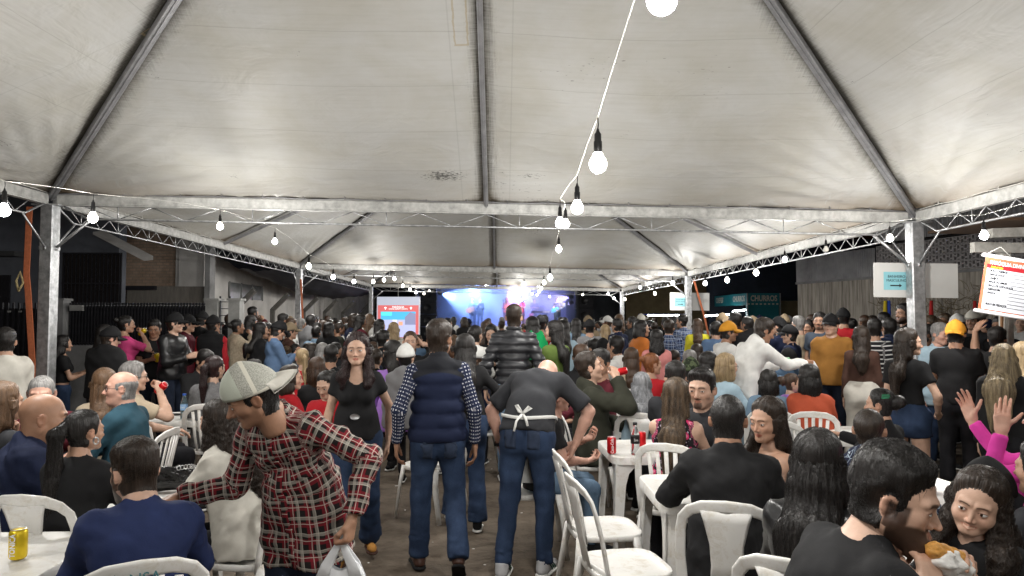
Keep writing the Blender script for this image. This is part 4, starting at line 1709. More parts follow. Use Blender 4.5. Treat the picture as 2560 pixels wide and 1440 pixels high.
def add_strands(pm, q, parent, m, n, seed):
 rs = np.random.RandomState(seed + 11)
 J = pm['J']
 st = q.get('hair')
 sets = []
 if 'mass' in pm and st in ('long', 'wavylong', 'curly', 'half', 'bob', 'pony'):
  V2, F2, flD = pm['mass']
  idx = rs.randint(0, len(V2), int(n * .75))
  wave = {'curly': 1.3, 'wavylong': .6}.get(st, 0)
  g = np_((0, 0, -1))
  ns = 9
  pts = trace(flD, V2[idx] + rs.randn(len(idx), 3) * .002, ns, .017, g, rs, .0015, wave)
  sets.append(pts)
 V, T, GR = pm['shell']
 ok = np.nonzero(T > .004)[0]
 if len(ok):
  m1 = int(n * (.35 if sets else 1.0))
  idx = ok[rs.randint(0, len(ok), m1)]
  p = V[idx]
  loc = (p - J['hc']) @ J['Rh'] / J['hs']
  nr = loc - np_((0, -.01, .0))
  nr /= np.linalg.norm(nr, axis=1, keepdims=True)
  if st in ('quiff', 'wavy', 'fade', 'updo', 'pulled', 'pony', 'bun'):
   fl = np_((0, -1, .12 if st in ('quiff', 'fade') else -.15))
  elif st in ('short', 'boy', 'messy', 'rec'):
   fl = np_((.2, .7, -.6))
  elif st == 'buzz' or st == 'ring':
   fl = np_((0, -.2, -.6))
  else:
   fl = np.stack([np.sign(loc[:, 0]) * .8, -.5 + 0 * loc[:, 0], -.7 + 0 * loc[:, 0]], 1)
  d = np.broadcast_to(fl, nr.shape).copy() + rs.randn(len(idx), 3) * (.5 if st in ('messy', 'wavy') else .16)
  d = d - nr * (d * nr).sum(1, keepdims=True)
  d /= np.linalg.norm(d, axis=1, keepdims=True) + 1e-6
  Ln = {'buzz': .006, 'ring': .008, 'fade': .022, 'short': .022, 'boy': .026, 'rec': .016, 'quiff': .035, 'wavy': .04, 'messy': .03}.get(st, .045)
  LL = Ln * (.6 + .6 * rs.rand(len(idx)))
  k = 5
  pts = []
  cur = loc + nr * -.002
  for i in range(k):
   pts.append(cur.copy())
   cur = cur + d * (LL / (k - 1))[:, None]
   v_ = cur - GR[3]
   r_ = np.linalg.norm(v_, axis=1)
   A_ = np.arctan2(v_[:, 0], v_[:, 1])
   E_ = np.arcsin(np.clip(v_[:, 2] / r_, -1, 1))
   ia = np.clip(np.interp(A_, GR[0], np.arange(len(GR[0]))), 0, len(GR[0]) - 1).astype(int)
   ie = np.clip(np.interp(E_, GR[1], np.arange(len(GR[1]))), 0, len(GR[1]) - 1).astype(int)
   rt = GR[2][ie, ia] + .0006 + (.0015 if st in ('wavy', 'messy') else 0) * (i + 1) / k + (.0015 * i / k)
   cur = GR[3] + v_ * (rt / r_)[:, None]
   d = d + rs.randn(len(idx), 3) * (.35 if st in ('wavy', 'messy') else .05)
   d /= np.linalg.norm(d, axis=1, keepdims=True)
  pts = np.stack(pts, 1)
  w_ = (pts * J['hs']) @ J['Rh'].T + J['hc']
  sets.append(w_)
 for i, s_ in enumerate(sets):
  strands_obj('hair_strands', s_, .0009 if i == 0 and len(sets) > 1 else .0007, parent, m)['kind'] = 'stuff'
# ------------------------------------------------------------------ the place: ground, tent, buildings
TX = -0.175
TW = 10.0
def ez(X):
 return 3.03 - .018 * (X - TX)
def ty(i):
 return -1.86 + 10.02 * i
# ground
g = mat('concrete_ground', (.10, .078, .058), .75, .25, 1.3, .5, 30, col2=(.17, .137, .105), spec=.3)
nt, b = nodes_of(g)
tcn = nt.nodes['Texture Coordinate']
ns = nt.nodes.new('ShaderNodeTexNoise')
ns.inputs['Scale'].default_value = 5.5
ns.inputs['Detail'].default_value = 6
ns.inputs['Roughness'].default_value = .7
lk(nt, tcn.outputs['Object'], ns.inputs['Vector'])
cr = nt.nodes.new('ShaderNodeValToRGB')
cr.color_ramp.elements[0].position = .33
cr.color_ramp.elements[0].color = (.42, .38, .35, 1)
cr.color_ramp.elements[1].position = .52
cr.color_ramp.elements[1].color = (1, 1, 1, 1)
lk(nt, ns.outputs[0], cr.inputs[0])
mx = nt.nodes.new('ShaderNodeMix')
mx.data_type = 'RGBA'
mx.blend_type = 'MULTIPLY'
mx.inputs[0].default_value = .8
lk(nt, b.inputs['Base Color'].links[0].from_socket, mx.inputs[6])
lk(nt, cr.outputs[0], mx.inputs[7])
lk(nt, mx.outputs[2], b.inputs['Base Color'])
gm = MB()
N_ = 40
gv = []
for i in range(N_ + 1):
 for j in range(N_ + 1):
  gv.append((-90 + 180 * i / N_, -40 + 220 * j / N_, 0))
gm.add(gv, [(i * (N_ + 1) + j, (i + 1) * (N_ + 1) + j, (i + 1) * (N_ + 1) + j + 1, i * (N_ + 1) + j + 1) for i in range(N_) for j in range(N_)])
gm.build('ground', g)['kind'] = 'structure'
# litter on the floor of the aisle
lit = mat('litter_paper', (.55, .53, .5), .8, .1, 20)
lb = MB()
for k in range(46):
 x, y = random.uniform(-1.2, 1.2), random.uniform(3.2, 9)
 a = random.uniform(0, 3)
 s_ = random.uniform(.006, .018)
 lb.box((x, y, .003), (s_, s_ * random.uniform(.5, 2.5), .003), Matrix.Rotation(a, 3, 'Z'))
o = lb.build('litter', lit)
tag(o, 'small bits of pale litter on the aisle floor', 'litter', kind='stuff')
# tent cloth
fab = mat('tent_cloth', (.475, .473, .455), .54, .05, .8, 0, spec=.5)
nt, b = nodes_of(fab)
tcn = nt.nodes['Texture Coordinate']
def tex_noise(nt, scale, detail=4, stretch=None, dist=0.0, src='Object', rough=.6):
 n = nt.nodes.new('ShaderNodeTexNoise')
 n.inputs['Scale'].default_value = scale
 n.inputs['Detail'].default_value = detail
 n.inputs['Distortion'].default_value = dist
 n.inputs['Roughness'].default_value = rough
 mp = nt.nodes.new('ShaderNodeMapping')
 if stretch:
  mp.inputs['Scale'].default_value = stretch
 if src == 'Object':
  lk(nt, nt.nodes['Texture Coordinate'].outputs['Object'], mp.inputs[0])
 else:
  a = nt.nodes.new('ShaderNodeAttribute')
  a.attribute_name = src
  lk(nt, a.outputs['Vector'], mp.inputs[0])
 lk(nt, mp.outputs[0], n.inputs['Vector'])
 return n
def ramp(nt, src, p0, c0, p1, c1):
 cr = nt.nodes.new('ShaderNodeValToRGB')
 cr.color_ramp.elements[0].position = p0
 cr.color_ramp.elements[0].color = (*c0, 1)
 cr.color_ramp.elements[1].position = p1
 cr.color_ramp.elements[1].color = (*c1, 1)
 lk(nt, src, cr.inputs[0])
 return cr
def mul_into(nt, b, src, fac=1.0, mode='MULTIPLY'):
 mx = nt.nodes.new('ShaderNodeMix')
 mx.data_type = 'RGBA'
 mx.blend_type = mode
 mx.inputs[0].default_value = fac
 lk(nt, b.inputs['Base Color'].links[0].from_socket, mx.inputs[6])
 lk(nt, src, mx.inputs[7])
 lk(nt, mx.outputs[2], b.inputs['Base Color'])
 return mx
W3 = (1, 1, 1)
# 'tuv' = (metres along the eave, metres up the slope, dirt 0..1)
s1 = tex_noise(nt, 1.0, 5, (1.4, 26, 1), 0, 'tuv')
mul_into(nt, b, ramp(nt, s1.outputs[0], .32, (.80, .79, .75), .55, W3).outputs[0], .28)
s2 = tex_noise(nt, 1.2, 6, (1, 1, 1), .4, 'tuv')
mul_into(nt, b, ramp(nt, s2.outputs[0], .35, (.86, .83, .76), .6, W3).outputs[0], .7)
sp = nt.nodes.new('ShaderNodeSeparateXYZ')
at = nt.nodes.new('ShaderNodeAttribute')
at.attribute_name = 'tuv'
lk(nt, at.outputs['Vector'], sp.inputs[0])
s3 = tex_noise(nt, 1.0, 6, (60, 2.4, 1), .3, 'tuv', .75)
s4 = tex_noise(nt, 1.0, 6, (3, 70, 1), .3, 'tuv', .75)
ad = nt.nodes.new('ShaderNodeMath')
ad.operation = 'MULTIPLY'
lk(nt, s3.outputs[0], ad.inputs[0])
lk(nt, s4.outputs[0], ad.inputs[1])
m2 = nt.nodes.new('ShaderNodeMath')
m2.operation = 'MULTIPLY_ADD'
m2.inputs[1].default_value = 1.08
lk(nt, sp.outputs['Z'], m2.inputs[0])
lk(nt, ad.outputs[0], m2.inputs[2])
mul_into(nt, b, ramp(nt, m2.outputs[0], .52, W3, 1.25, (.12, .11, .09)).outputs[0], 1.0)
# marks with a place of their own on the nearest cloth: two scuffs, old tape glue, seams
def M_(op, a_, b_=None, c_=None):
 n = nt.nodes.new('ShaderNodeMath')
 n.operation = op
 for i, v in enumerate((a_, b_, c_)):
  if v is not None:
   if isinstance(v, (int, float)):
    n.inputs[i].default_value = v
   else:
    lk(nt, v, n.inputs[i])
 return n.outputs[0]
def dark(fac, colr):
 mx_ = nt.nodes.new('ShaderNodeMix')
 mx_.data_type = 'RGBA'
 lk(nt, fac, mx_.inputs[0])
 lk(nt, b.inputs['Base Color'].links[0].from_socket, mx_.inputs[6])
 mx_.inputs[7].default_value = (*colr, 1)
 lk(nt, mx_.outputs[2], b.inputs['Base Color'])
tu, tv = sp.outputs['X'], sp.outputs['Y']
sc1 = tex_noise(nt, 1.0, 4, (22, 70, 1), 0, 'tuv', .7)
for (u0, v0, ru, rv, th) in ((14.54, .50, .24, .11, .50), (15.50, .52, .20, .06, .56), (12.2, .42, .12, .10, .60), (12.0, 1.9, .1, .1, .64), (16.4, 1.3, .12, .1, .64), (13.4, 2.3, .1, .1, .64)):
 e1 = M_('MULTIPLY', M_('SUBTRACT', tu, u0), 1 / ru)
 e2 = M_('MULTIPLY', M_('SUBTRACT', tv, v0), 1 / rv)
 rr_ = M_('ADD', M_('MULTIPLY', e1, e1), M_('MULTIPLY', e2, e2))
 dark(M_('MULTIPLY', M_('GREATER_THAN', M_('MULTIPLY_ADD', rr_, -.12, sc1.outputs[0]), th - .02), .85), (.03, .03, .03))
gl_ = tex_noise(nt, 1.0, 3, (30, 12, 1), 0, 'tuv')
uu = M_('ADD', tu, M_('MULTIPLY_ADD', gl_.outputs[0], .03, -.015))
ed = M_('ABSOLUTE', M_('SUBTRACT', M_('ABSOLUTE', M_('SUBTRACT', uu, 14.83)), .055))
side_ = M_('MULTIPLY', M_('LESS_THAN', ed, .008), M_('GREATER_THAN', tv, 2.36))
bot_ = M_('MULTIPLY', M_('LESS_THAN', M_('ABSOLUTE', M_('SUBTRACT', tv, 2.37)), .012), M_('LESS_THAN', M_('ABSOLUTE', M_('SUBTRACT', uu, 14.83)), .06))
dark(M_('MULTIPLY', M_('MAXIMUM', side_, bot_), .5), (.35, .26, .12))
wob = tex_noise(nt, .5, 2, (1, .3, 1), 0, 'tuv')
vv = M_('ADD', tv, M_('MULTIPLY_ADD', wob.outputs[0], .10, 0))
seam = M_('LESS_THAN', M_('FRACT', M_('MULTIPLY', vv, 1.55)), .012)
dark(M_('MULTIPLY', seam, .30), (.20, .19, .17))
dark(M_('MULTIPLY', M_('LESS_THAN', M_('ABSOLUTE', M_('SUBTRACT', M_('ABSOLUTE', M_('SUBTRACT', tu, 15.0)), .27)), .006), .15), (.12, .12, .11))
ru = tex_noise(nt, 1.0, 5, (5, 1.5, 1), .5, 'tuv', .7)
low_ = M_('MAXIMUM', M_('SUBTRACT', 1.0, M_('MULTIPLY', tv, 2.6)), 0)
cor_ = M_('MINIMUM', M_('MAXIMUM', M_('SUBTRACT', M_('MULTIPLY', M_('ABSOLUTE', M_('SUBTRACT', tu, 15.0)), .5), 1.2), .25), 1.0)
dark(M_('MULTIPLY', M_('MULTIPLY', low_, cor_), M_('MULTIPLY', M_('GREATER_THAN', ru.outputs[0], .36), .55)), (.33, .25, .17))
# black scuffs
s5 = tex_noise(nt, 1.0, 3, (14, 60, 1), 0, 'tuv', .5)
s6 = tex_noise(nt, .55, 1, (1, 1.3, 1), 0, 'tuv', .4)
m3 = nt.nodes.new('ShaderNodeMath')
m3.operation = 'MULTIPLY'
lk(nt, s5.outputs[0], m3.inputs[0])
lk(nt, s6.outputs[0], m3.inputs[1])
mul_into(nt, b, ramp(nt, m3.outputs[0], .475, W3, .50, (.08, .08, .08)).outputs[0], .9)
bp = nt.nodes.new('ShaderNodeBump')
bp.inputs['Strength'].default_value = .3
bp.inputs['Distance'].default_value = .006
lk(nt, s1.outputs[0], bp.inputs['Height'])
bn2 = tex_noise(nt, 1.6, 3, (1, 1.8, 1), 1.2, 'tuv')
bp2 = nt.nodes.new('ShaderNodeBump')
bp2.inputs['Strength'].default_value = .3
bp2.inputs['Distance'].default_value = .06
lk(nt, bn2.outputs[0], bp2.inputs['Height'])
lk(nt, bp.outputs[0], bp2.inputs['Normal'])
lk(nt, bp2.outputs[0], b.inputs['Normal'])
galv = mat('galvanised_steel', (.40, .41, .42), .42, .3, 16, .25, 90, metal=.75, spec=.5, col2=(.62, .63, .64))
whitesteel = mat('white_painted_steel', (.36, .36, .345), .5, .2, 12, .2, 60, col2=(.54, .54, .52))
greyrib = mat('grey_rafter_steel', (.27, .27, .28), .45, .2, 8, .1, 60, metal=.3)
cable_w = mat('white_cable', (.55, .54, .50), .6, .1, 30)
black_p = mat('black_plastic', (.012, .012, .013), .4, .1, 30)
orange = mat('orange_strap', (.42, .12, .05), .75, .2, 30, .3, 200)
def tent_cloth_side(i, side):
 y0, y1 = ty(i), ty(i + 1)
 ym = (y0 + y1) / 2
 x0, x1 = TX - TW / 2, TX + TW / 2
 ap = Vector((TX, ym, 5.39))
 c = {'front': ((x0, y1), (x1, y1)), 'back': ((x1, y0), (x0, y0)), 'left': ((x0, y0), (x0, y1)), 'right': ((x1, y1), (x1, y0))}[side]
 A = Vector((*c[0], ez(c[0][0]) + .02))
 B = Vector((*c[1], ez(c[1][0]) + .02))
 NU, NV = (120, 70) if i < 2 else (36, 22)
 U, Vv = np.meshgrid(np.linspace(0, 1, NU + 1), np.linspace(0, 1, NV + 1))
 Aa, Ba, Pa = np_(A), np_(B), np_(ap)
 base = Aa[None, None] * (1 - U)[..., None] + Ba[None, None] * U[..., None]
 pos = base * (1 - Vv)[..., None] + Pa * Vv[..., None]
 n = np.cross(Ba - Aa, Pa - Aa)
 n /= np.linalg.norm(n)
 if n[2] < 0:
  n = -n
 wdt = TW * (1 - Vv)
 u_m = (U - .5) * wdt
 v_m = Vv * 5.55
 dh = np.minimum(U, 1 - U) * wdt        # distance to hip
 dm = np.abs(U - .5) * wdt              # distance to the middle rafter
 dr = np.minimum(dh, dm)
 sag = -.10 * np.abs(np.sin(2 * np.pi * U)) * np.sin(np.pi * np.clip(Vv, 0, 1)) * (1 - Vv)
 # rafters hold the cloth up: small ridge
 sag = sag + .012 * np.exp(-(dr / .12) ** 2)
 # fans of wrinkles from the corners, soft swells
 for cu in (0, 1):
  ang = np.arctan2(v_m + .15, (U * wdt if cu == 0 else (1 - U) * wdt) + .05)
  rad = np.hypot(v_m, (U if cu == 0 else 1 - U) * TW)
  sag = sag + .026 * np.sin(ang * 26 + i * 2 + cu) * np.exp(-((rad - 1.0) / .9) ** 2) * np.exp(-(v_m / 1.1) ** 2)
 sag = sag + .006 * np.sin(v_m * 9 + 1.5 * np.sin(u_m * 1.3 + i)) * np.sin(u_m * .8 + 2) + .008 * np.sin(u_m * 2.1 + v_m * 1.2)
 sag = sag + .006 * np.sin(u_m * 22 + 2 * np.sin(u_m * 5)) * np.exp(-v_m / .18)
 pos = pos + n * sag[..., None]
 V = pos.reshape(-1, 3)
 ii, jj = np.meshgrid(np.arange(NV), np.arange(NU), indexing='ij')
 a = ii * (NU + 1) + jj
 F = np.stack([a, a + 1, a + NU + 2, a + NU + 1], -1).reshape(-1, 4)
 me = mesh_of('roof_cloth', V, F, True, [fab])
 asym = np.where(side in ('front', 'left', 'right'), 1, 1)
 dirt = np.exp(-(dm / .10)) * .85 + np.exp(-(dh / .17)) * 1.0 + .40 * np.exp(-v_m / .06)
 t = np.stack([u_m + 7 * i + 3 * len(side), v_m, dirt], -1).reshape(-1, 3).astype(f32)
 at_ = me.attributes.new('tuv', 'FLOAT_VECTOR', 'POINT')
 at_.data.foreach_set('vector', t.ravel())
 return me
def zig(mb, a, b, drop, step, r, n=4):
 """zig-zag rods between a top line a-b and the chord below it"""
 a, b = Vector(a), Vector(b)
 L = (b - a).length
 k = max(2, int(L / step))
 d = (b - a) / k
 for i in range(k):
  t0 = a + d * i
  t1 = a + d * (i + 1)
  m = (t0 + t1) / 2 - Vector((0, 0, drop))
  mb.tube([t0, m], r, n)
  mb.tube([m, t1], r, n)
  if i % 2 == 0:
   mb.tube([m, m + Vector((0, 0, drop))], r, n)
def tent(i):
 y0, y1 = ty(i), ty(i + 1)
 x0, x1 = TX - TW / 2, TX + TW / 2
 nm = ['nearest', 'second', 'farthest'][i]
 root = empty('marquee_tent', (TX, (y0 + y1) / 2, 0), 0, f'{nm} bay of the white pyramid tent on steel posts', 'tent', 'white pyramid tent bays in a row')
 inv = Vector((-TX, -(y0 + y1) / 2, 0))
 def pt(name, mb, m, smooth=False, par=None):
  return mb.build(name, m, par or root, smooth, inv if par is None else None)
 for sd in ('front', 'back', 'left', 'right'):
  link('roof_cloth', tent_cloth_side(i, sd), root, None, inv)
 ap = Vector((TX, (y0 + y1) / 2, 5.39))
 ends = [(x0, y0), (x1, y0), (x0, y1), (x1, y1), (TX, y1), (TX, y0), (x0, (y0 + y1) / 2), (x1, (y0 + y1) / 2)]
 for k, (x, y) in enumerate(ends):
  a = Vector((x, y, ez(x) - .02))
  d = (ap - a).normalized()
  up = Vector((0, 0, 1))
  dz = .075 if k < 4 else .06
  mb = MB()
  mb.bar(a + Vector((0, 0, -.01)), ap - Vector((0, 0, dz)), .075 if k < 4 else .05, .055 if k < 4 else .045, (0, 0, 1), .006)
  mb.bar(a + Vector((.0, 0, -.045)), ap - Vector((0, 0, dz + .034)), .012, .008, (0, 0, 1))
  pt('rafter', mb, greyrib)
 beams = [((x0, y1), (x1, y1)), ((x0, y0), (x0, y1)), ((x1, y0), (x1, y1))]
 if i == 0:
  beams.append(((x0, y0), (x1, y0)))
 for k, (a, c) in enumerate(beams):
  A = Vector((*a, ez(a[0]) - .06))
  B = Vector((*c, ez(c[0]) - .06))
  off = .0 if k in (0, 3) else (.0)
  d = (B - A).normalized()
  A2, B2 = A + d * .085, B - d * .085
  mb = MB()
  mb.bar(A2, B2, .06, .115, (0, 0, 1), .008)
  mb.bar(A2 + Vector((0, 0, -.062)), B2 + Vector((0, 0, -.062)), .074, .012, (0, 0, 1))
  pt('eave_beam', mb, whitesteel)
  mb = MB()
  q1, q2 = A2 + Vector((0, 0, -.215)) + d * .35, B2 + Vector((0, 0, -.215)) - d * .35
  mb.tube([A2 + Vector((0, 0, -.068)) + d * .05, q1, q2, B2 + Vector((0, 0, -.068)) - d * .05], .0125, 8)
  pt('truss_chord', mb, galv, True)
  mb = MB()
  zig(mb, A2 + Vector((0, 0, -.068)) + d * .30, B2 + Vector((0, 0, -.068)) - d * .30, .147, .72 if k in (0, 3) else .42, .0058, 4 if i > 1 else 6)
  o = pt('truss_web', mb, galv, True)
  o['kind'] = 'stuff'
  if k in (0, 1, 2):   # lacing cord and hooks along the cloth edge
   mb = MB()
   n = int((B2 - A2).length / .45)
   pts = [A2.lerp(B2, t / (n * 2)) + Vector((0, 0, .066 + .008 * math.sin(t * 1.9))) for t in range(n * 2 + 1)]
   inn = Vector((0, -.034, 0)) if k == 0 else (Vector((.034, 0, 0)) if k == 1 else Vector((-.034, 0, 0)))
   mb.tube([p + inn for p in pts], .006, 5)
   for t in range(0, n * 2, 2):
    p = pts[t] + inn * 1.4
    mb.tube([p + Vector((0, 0, .03)), p + d * .02 + Vector((0, 0, .012)), p + d * .01 - Vector((0, 0, .01))], .005, 4)
   pt('lacing_cord', mb, cable_w if k != 0 else greyrib, True)
 posts = [(x0, y1), (x1, y1)] + ([(x0, y0), (x1, y0)] if i == 0 else [])
 for (x, y) in posts:
  mb = MB()
  mb.bar((x, y, 0), (x, y, ez(x) - .135), .15, .15, (0, 1, 0), .012)
  mb.box((x, y, .006), (.26, .26, .012))
  mb.box((x, y, ez(x) - .128), (.30, .22, .014))
  p = pt('post', mb, galv)
  zb = ez(x) - .62
  for dx, dy in ((1 if x < TX else -1, 0), (0, 1), (0, -1)):
   b_ = MB()
   e = Vector((x + dx * .48, y + dy * .48, ez(x) - .275))
   b_.tube([(x + dx * .07, y + dy * .07, zb), e], .017 if dx else .011, 8)
   b_.box((x + dx * .078, y + dy * .078, zb), (.03, .03, .05))
   b_.build('brace', galv, p, True)
  c_ = MB()
  c_.bar((x, y, zb - .02), (x, y, zb + .02), .162, .162, (0, 1, 0), .012)
  c_.build('clamp', galv, p)
 return root
for i in range(3):
 tent(i)
# ratchet straps on posts
def strap(pts, wdt, label, nrm=(0, 1, 0)):
 mb = MB()
 mb.sweep(pts, wdt, .008, nrm, 8)
 o = mb.build('ratchet_strap', orange)
 tag(o, label, 'strap')
 return o
lp = (TX - 5, ty(1))
strap([(lp[0] - .16, lp[1] - .12, ez(lp[0]) - .16), (lp[0] - .165, lp[1] - .13, 2.2), (lp[0] - .13, lp[1] - .14, 1.95), (lp[0] - .05, lp[1] - .16, 1.2), (lp[0] - .03, lp[1] - .17, .4), (lp[0] - .02, lp[1] - .16, .02)], .075,
  'wide orange strap hanging down the near left tent post')
strap([(TX + 5.12, ty(2) - .1, 2.72), (TX + 5.34, ty(2) - .3, 1.7), (TX + 5.52, ty(2) - .5, .5), (TX + 5.56, ty(2) - .55, .02)], .05, 'orange strap stretched from the second right tent post')
strap([(TX - 5 + .07, ty(2) - .1, 2.72), (TX - 5 + .16, ty(2) - .2, 1.7), (TX - 5 + .24, ty(2) - .3, .5), (TX - 5 + .26, ty(2) - .3, .02)], .05, 'orange strap stretched from the second left tent post')
r_ = MB()
r_.tube([(lp[0] - .24, lp[1] - .14, 2.0 + .0), (lp[0] - .27, lp[1] - .14, 2.12), (lp[0] - .22, lp[1] - .15, 2.22), (lp[0] - .19, lp[1] - .14, 2.1), (lp[0] - .23, lp[1] - .16, 2.0)], .012, 6)
tag(r_.build('tied_rope', mat('dirty_rope', (.35, .28, .14), .9, .3, 40, .4), None, True), 'knot of yellowish rope tied at the near left post', 'rope')
# ------------------------------------------------------------------ left side buildings
darkwall = mat('dark_painted_wall', (.14, .15, .175), .85, .25, 1.5, .15, 20)
darkiron = mat('dark_iron', (.030, .030, .036), .5, .2, 20, metal=.4)
greywall = mat('grey_plaster', (.24, .24, .24), .9, .3, 3, .3, 25)
whitewall = mat('dirty_white_wall', (.60, .58, .55), .9, .2, 1.2, .2, 18, col2=(.76, .74, .71))
pillar_m = mat('pale_concrete_pillar', (.30, .30, .29), .9, .25, 4, .3, 30)
house = empty('dark_house', (-10.4, 15.2, 0), 0, 'dark painted house behind the iron fence at the left edge', 'house')
mb = MB()
mb.box((0, 0, 3.0), (4.63, .3, 6.0))
mb.build('wall', darkwall, house)
dr = MB()
dr.box((0, -.17, 2.3), (1.22, .04, 1.30))
px0 = P(228, 710, 15.0)
door = dr.build('window', mat('night_glass', (.010, .011, .016), .25, .1, 3), house, loc=(px0.x + 10.4, 0, .15))
for k in range(15):
 m_ = MB()
 m_.bar((-.58 + k * 1.16 / 14, -.20, 1.66), (-.58 + k * 1.16 / 14, -.20, 2.93), .014)
 m_.build('bar', darkiron, door)
m_ = MB()
for z in (1.66, 2.3, 2.93):
 m_.bar((-.6, -.215, z), (.6, -.215, z), .02, .03)
m_.build('frame', darkiron, door)
m_ = MB()
m_.box((-.1, -.17, 2.25), (.35, .05, .75))
m_.build('vent_panel', darkiron, house)
m_ = MB()
m_.box((-.9, -.30, 3.05), (2.6, .5, .10))
m_.build('ledge', mat('ledge_grey', (.07, .07, .072), .9), house)
ca = P(250, 578, 14.4)
cb = P(378, 640, 14.4)
m_ = MB()
m_.add([ca + Vector((-.20, .1, .0)), ca + Vector((.02, .1, .03)), cb + Vector((.04, 0, .0)), cb + Vector((-.14, 0, -.02)),
  ca + Vector((-.20, .1, -.05)), ca + Vector((.02, .1, -.02)), cb + Vector((.04, 0, -.08)), cb + Vector((-.14, 0, -.10))],
  [(0, 1, 2, 3), (7, 6, 5, 4), (0, 4, 5, 1), (1, 5, 6, 2), (2, 6, 7, 3), (3, 7, 4, 0)])
tag(m_.build('awning', whitewall), 'slanting pale awning board on the dark house', 'awning')
# brick house section
brick = mat('old_brick', (.46, .38, .31), .9, .3, 2.5, .3, 30, col2=(.62, .53, .45))
nt, b = nodes_of(brick)
bt = nt.nodes.new('ShaderNodeTexBrick')
bt.inputs['Scale'].default_value = 3.2
bt.inputs['Color1'].default_value = (.95, .78, .68, 1)
bt.inputs['Color2'].default_value = (.75, .65, .58, 1)
bt.inputs['Mortar'].default_value = (.62, .60, .56, 1)
bt.inputs['Mortar Size'].default_value = .03
bt.inputs['Row Height'].default_value = .22
mpp = nt.nodes.new('ShaderNodeMapping')
mpp.inputs['Rotation'].default_value = (math.pi / 2, 0, 0)
lk(nt, nt.nodes['Texture Coordinate'].outputs['Object'], mpp.inputs[0])
lk(nt, mpp.outputs[0], bt.inputs['Vector'])
mul_into(nt, b, bt.outputs[0], 1)
def facade(name, label, px0, px1, y0, y1, Y, m, th=.25, cat='wall'):
 a, c = P(px0, y1, Y), P(px1, y0, Y)
 mb = MB()
 mb.box(((a.x + c.x) / 2, Y + th / 2, (max(a.z, 0) + c.z) / 2), (c.x - a.x, th, c.z - max(a.z, 0)))
 o = mb.build(name, m)
 return tag(o, label, cat)
stain = mat('stained_concrete', (.24, .225, .20), .95, .4, 5, .4, 30, stretch=(3, 3, .5), col2=(.22, .20, .175))
facade('brick_house', 'old brick house wall seen above the iron fence', 300, 450, 560, 860, 16.6, brick, cat='house')
facade('plaster_panel', 'whitish plastered wall between brick and grey column', 446, 512, 560, 716, 16.4, whitewall, .2)
facade('stained_wall', 'stained concrete wall band below the bricks', 314, 512, 716, 870, 16.2, stain, .2)
facade('grey_column', 'tall grey concrete column left of the white wall', 508, 527, 560, 870, 16.0, greywall, .3, 'column')
tag(MB().box((P(350, 718, 16.1).x, 16.05, P(350, 720, 16.1).z), (.75, .12, .09)).build('window_slot', darkiron), 'narrow dark window slot in the brick wall', 'window')
# white wall that runs away along the tent
WX = -7.25
mb = MB()
mb.box((WX - .15, 27.5, 1.75), (.3, 20, 3.5))
whall = empty('white_hall', (WX, 20, 0), 0, 'long dirty white hall wall running beside the tent on the left', 'building')
wmb = MB()
wmb.box((-.15, 3.5, 1.75), (.3, 14.0, 3.5))
wmb.add([(-.02, -3.5, 3.5), (-.02, 8, 3.5), (-.02, -3.5, 4.6), (-.3, -3.5, 3.5), (-.3, 8, 3.5), (-.3, -3.5, 4.6)], [(0, 1, 2), (5, 4, 3), (0, 2, 5, 3), (1, 4, 5, 2), (0, 3, 4, 1)])
wmb.build('wall', whitewall, whall)
fr = MB()
fr.box((.0, -2.0 + 2.2, .86 + 1.62), (.05, 2.6, .42))
win = fr.build('window', mat('dull_pane', (.16, .17, .17), .3, .3, 4), whall)
for k in range(4):
 m_ = MB()
 m_.box((.035, -1.1 + k * .867, 2.48), (.03, .04, .46))
 m_.build('frame_bar', greywall, win)
m_ = MB()
m_.box((.006, 3.5, 1.35), (.012, 14.0, .42))
m_.build('painted_band', mat('dull_red_paint', (.16, .045, .04), .9, .3, 3), whall)
cor = mat('corrugated_zinc', (.30, .29, .27), .5, .2, 2, .1, 20, metal=.3, col2=(.42, .40, .37))
corr = empty('corrugated_fence', (WX, 33.5, 0), 0, 'pale corrugated metal fence beyond the white hall', 'fence')
for k in range(14):
 pts = [(0.02 * math.sin(j * math.pi), 0, 0) for j in range(3)]
 m_ = MB()
 y = -6 + k * .95
 v = []
 for j in range(20):
  yy = y + j * .05
  xx = .035 * math.sin(j * math.pi / 2.0)
  v += [(xx, yy, .0), (xx, yy, 3.2)]
 f = [(2 * j, 2 * j + 2, 2 * j + 3, 2 * j + 1) for j in range(19)]
 m_.add(v, f)
 m_.build('corrugated_sheet', cor, corr)
# slanting concrete posts
conc = mat('weathered_concrete', (.13, .125, .115), .95, .3, 8, .4, 50)
for k, Y in enumerate((17.6, 20.4, 23.6, 26.4, 29.4, 32.8, 36)):
 m_ = MB()
 m_.bar((-6.55, Y, 0), (-6.55, Y, 2.0), .12, .12, (0, 1, 0), .01)
 m_.bar((-6.55, Y, 1.97), (-6.10, Y, 2.42), .12, .12, (0, 1, 0), .01)
 o = m_.build('fence_post', conc)
 tag(o, f'{["nearest", "second", "third", "fourth", "fifth", "sixth", "farthest"][k]} concrete post with bent top beside the white hall', 'post', 'bent concrete fence posts beside the white hall')
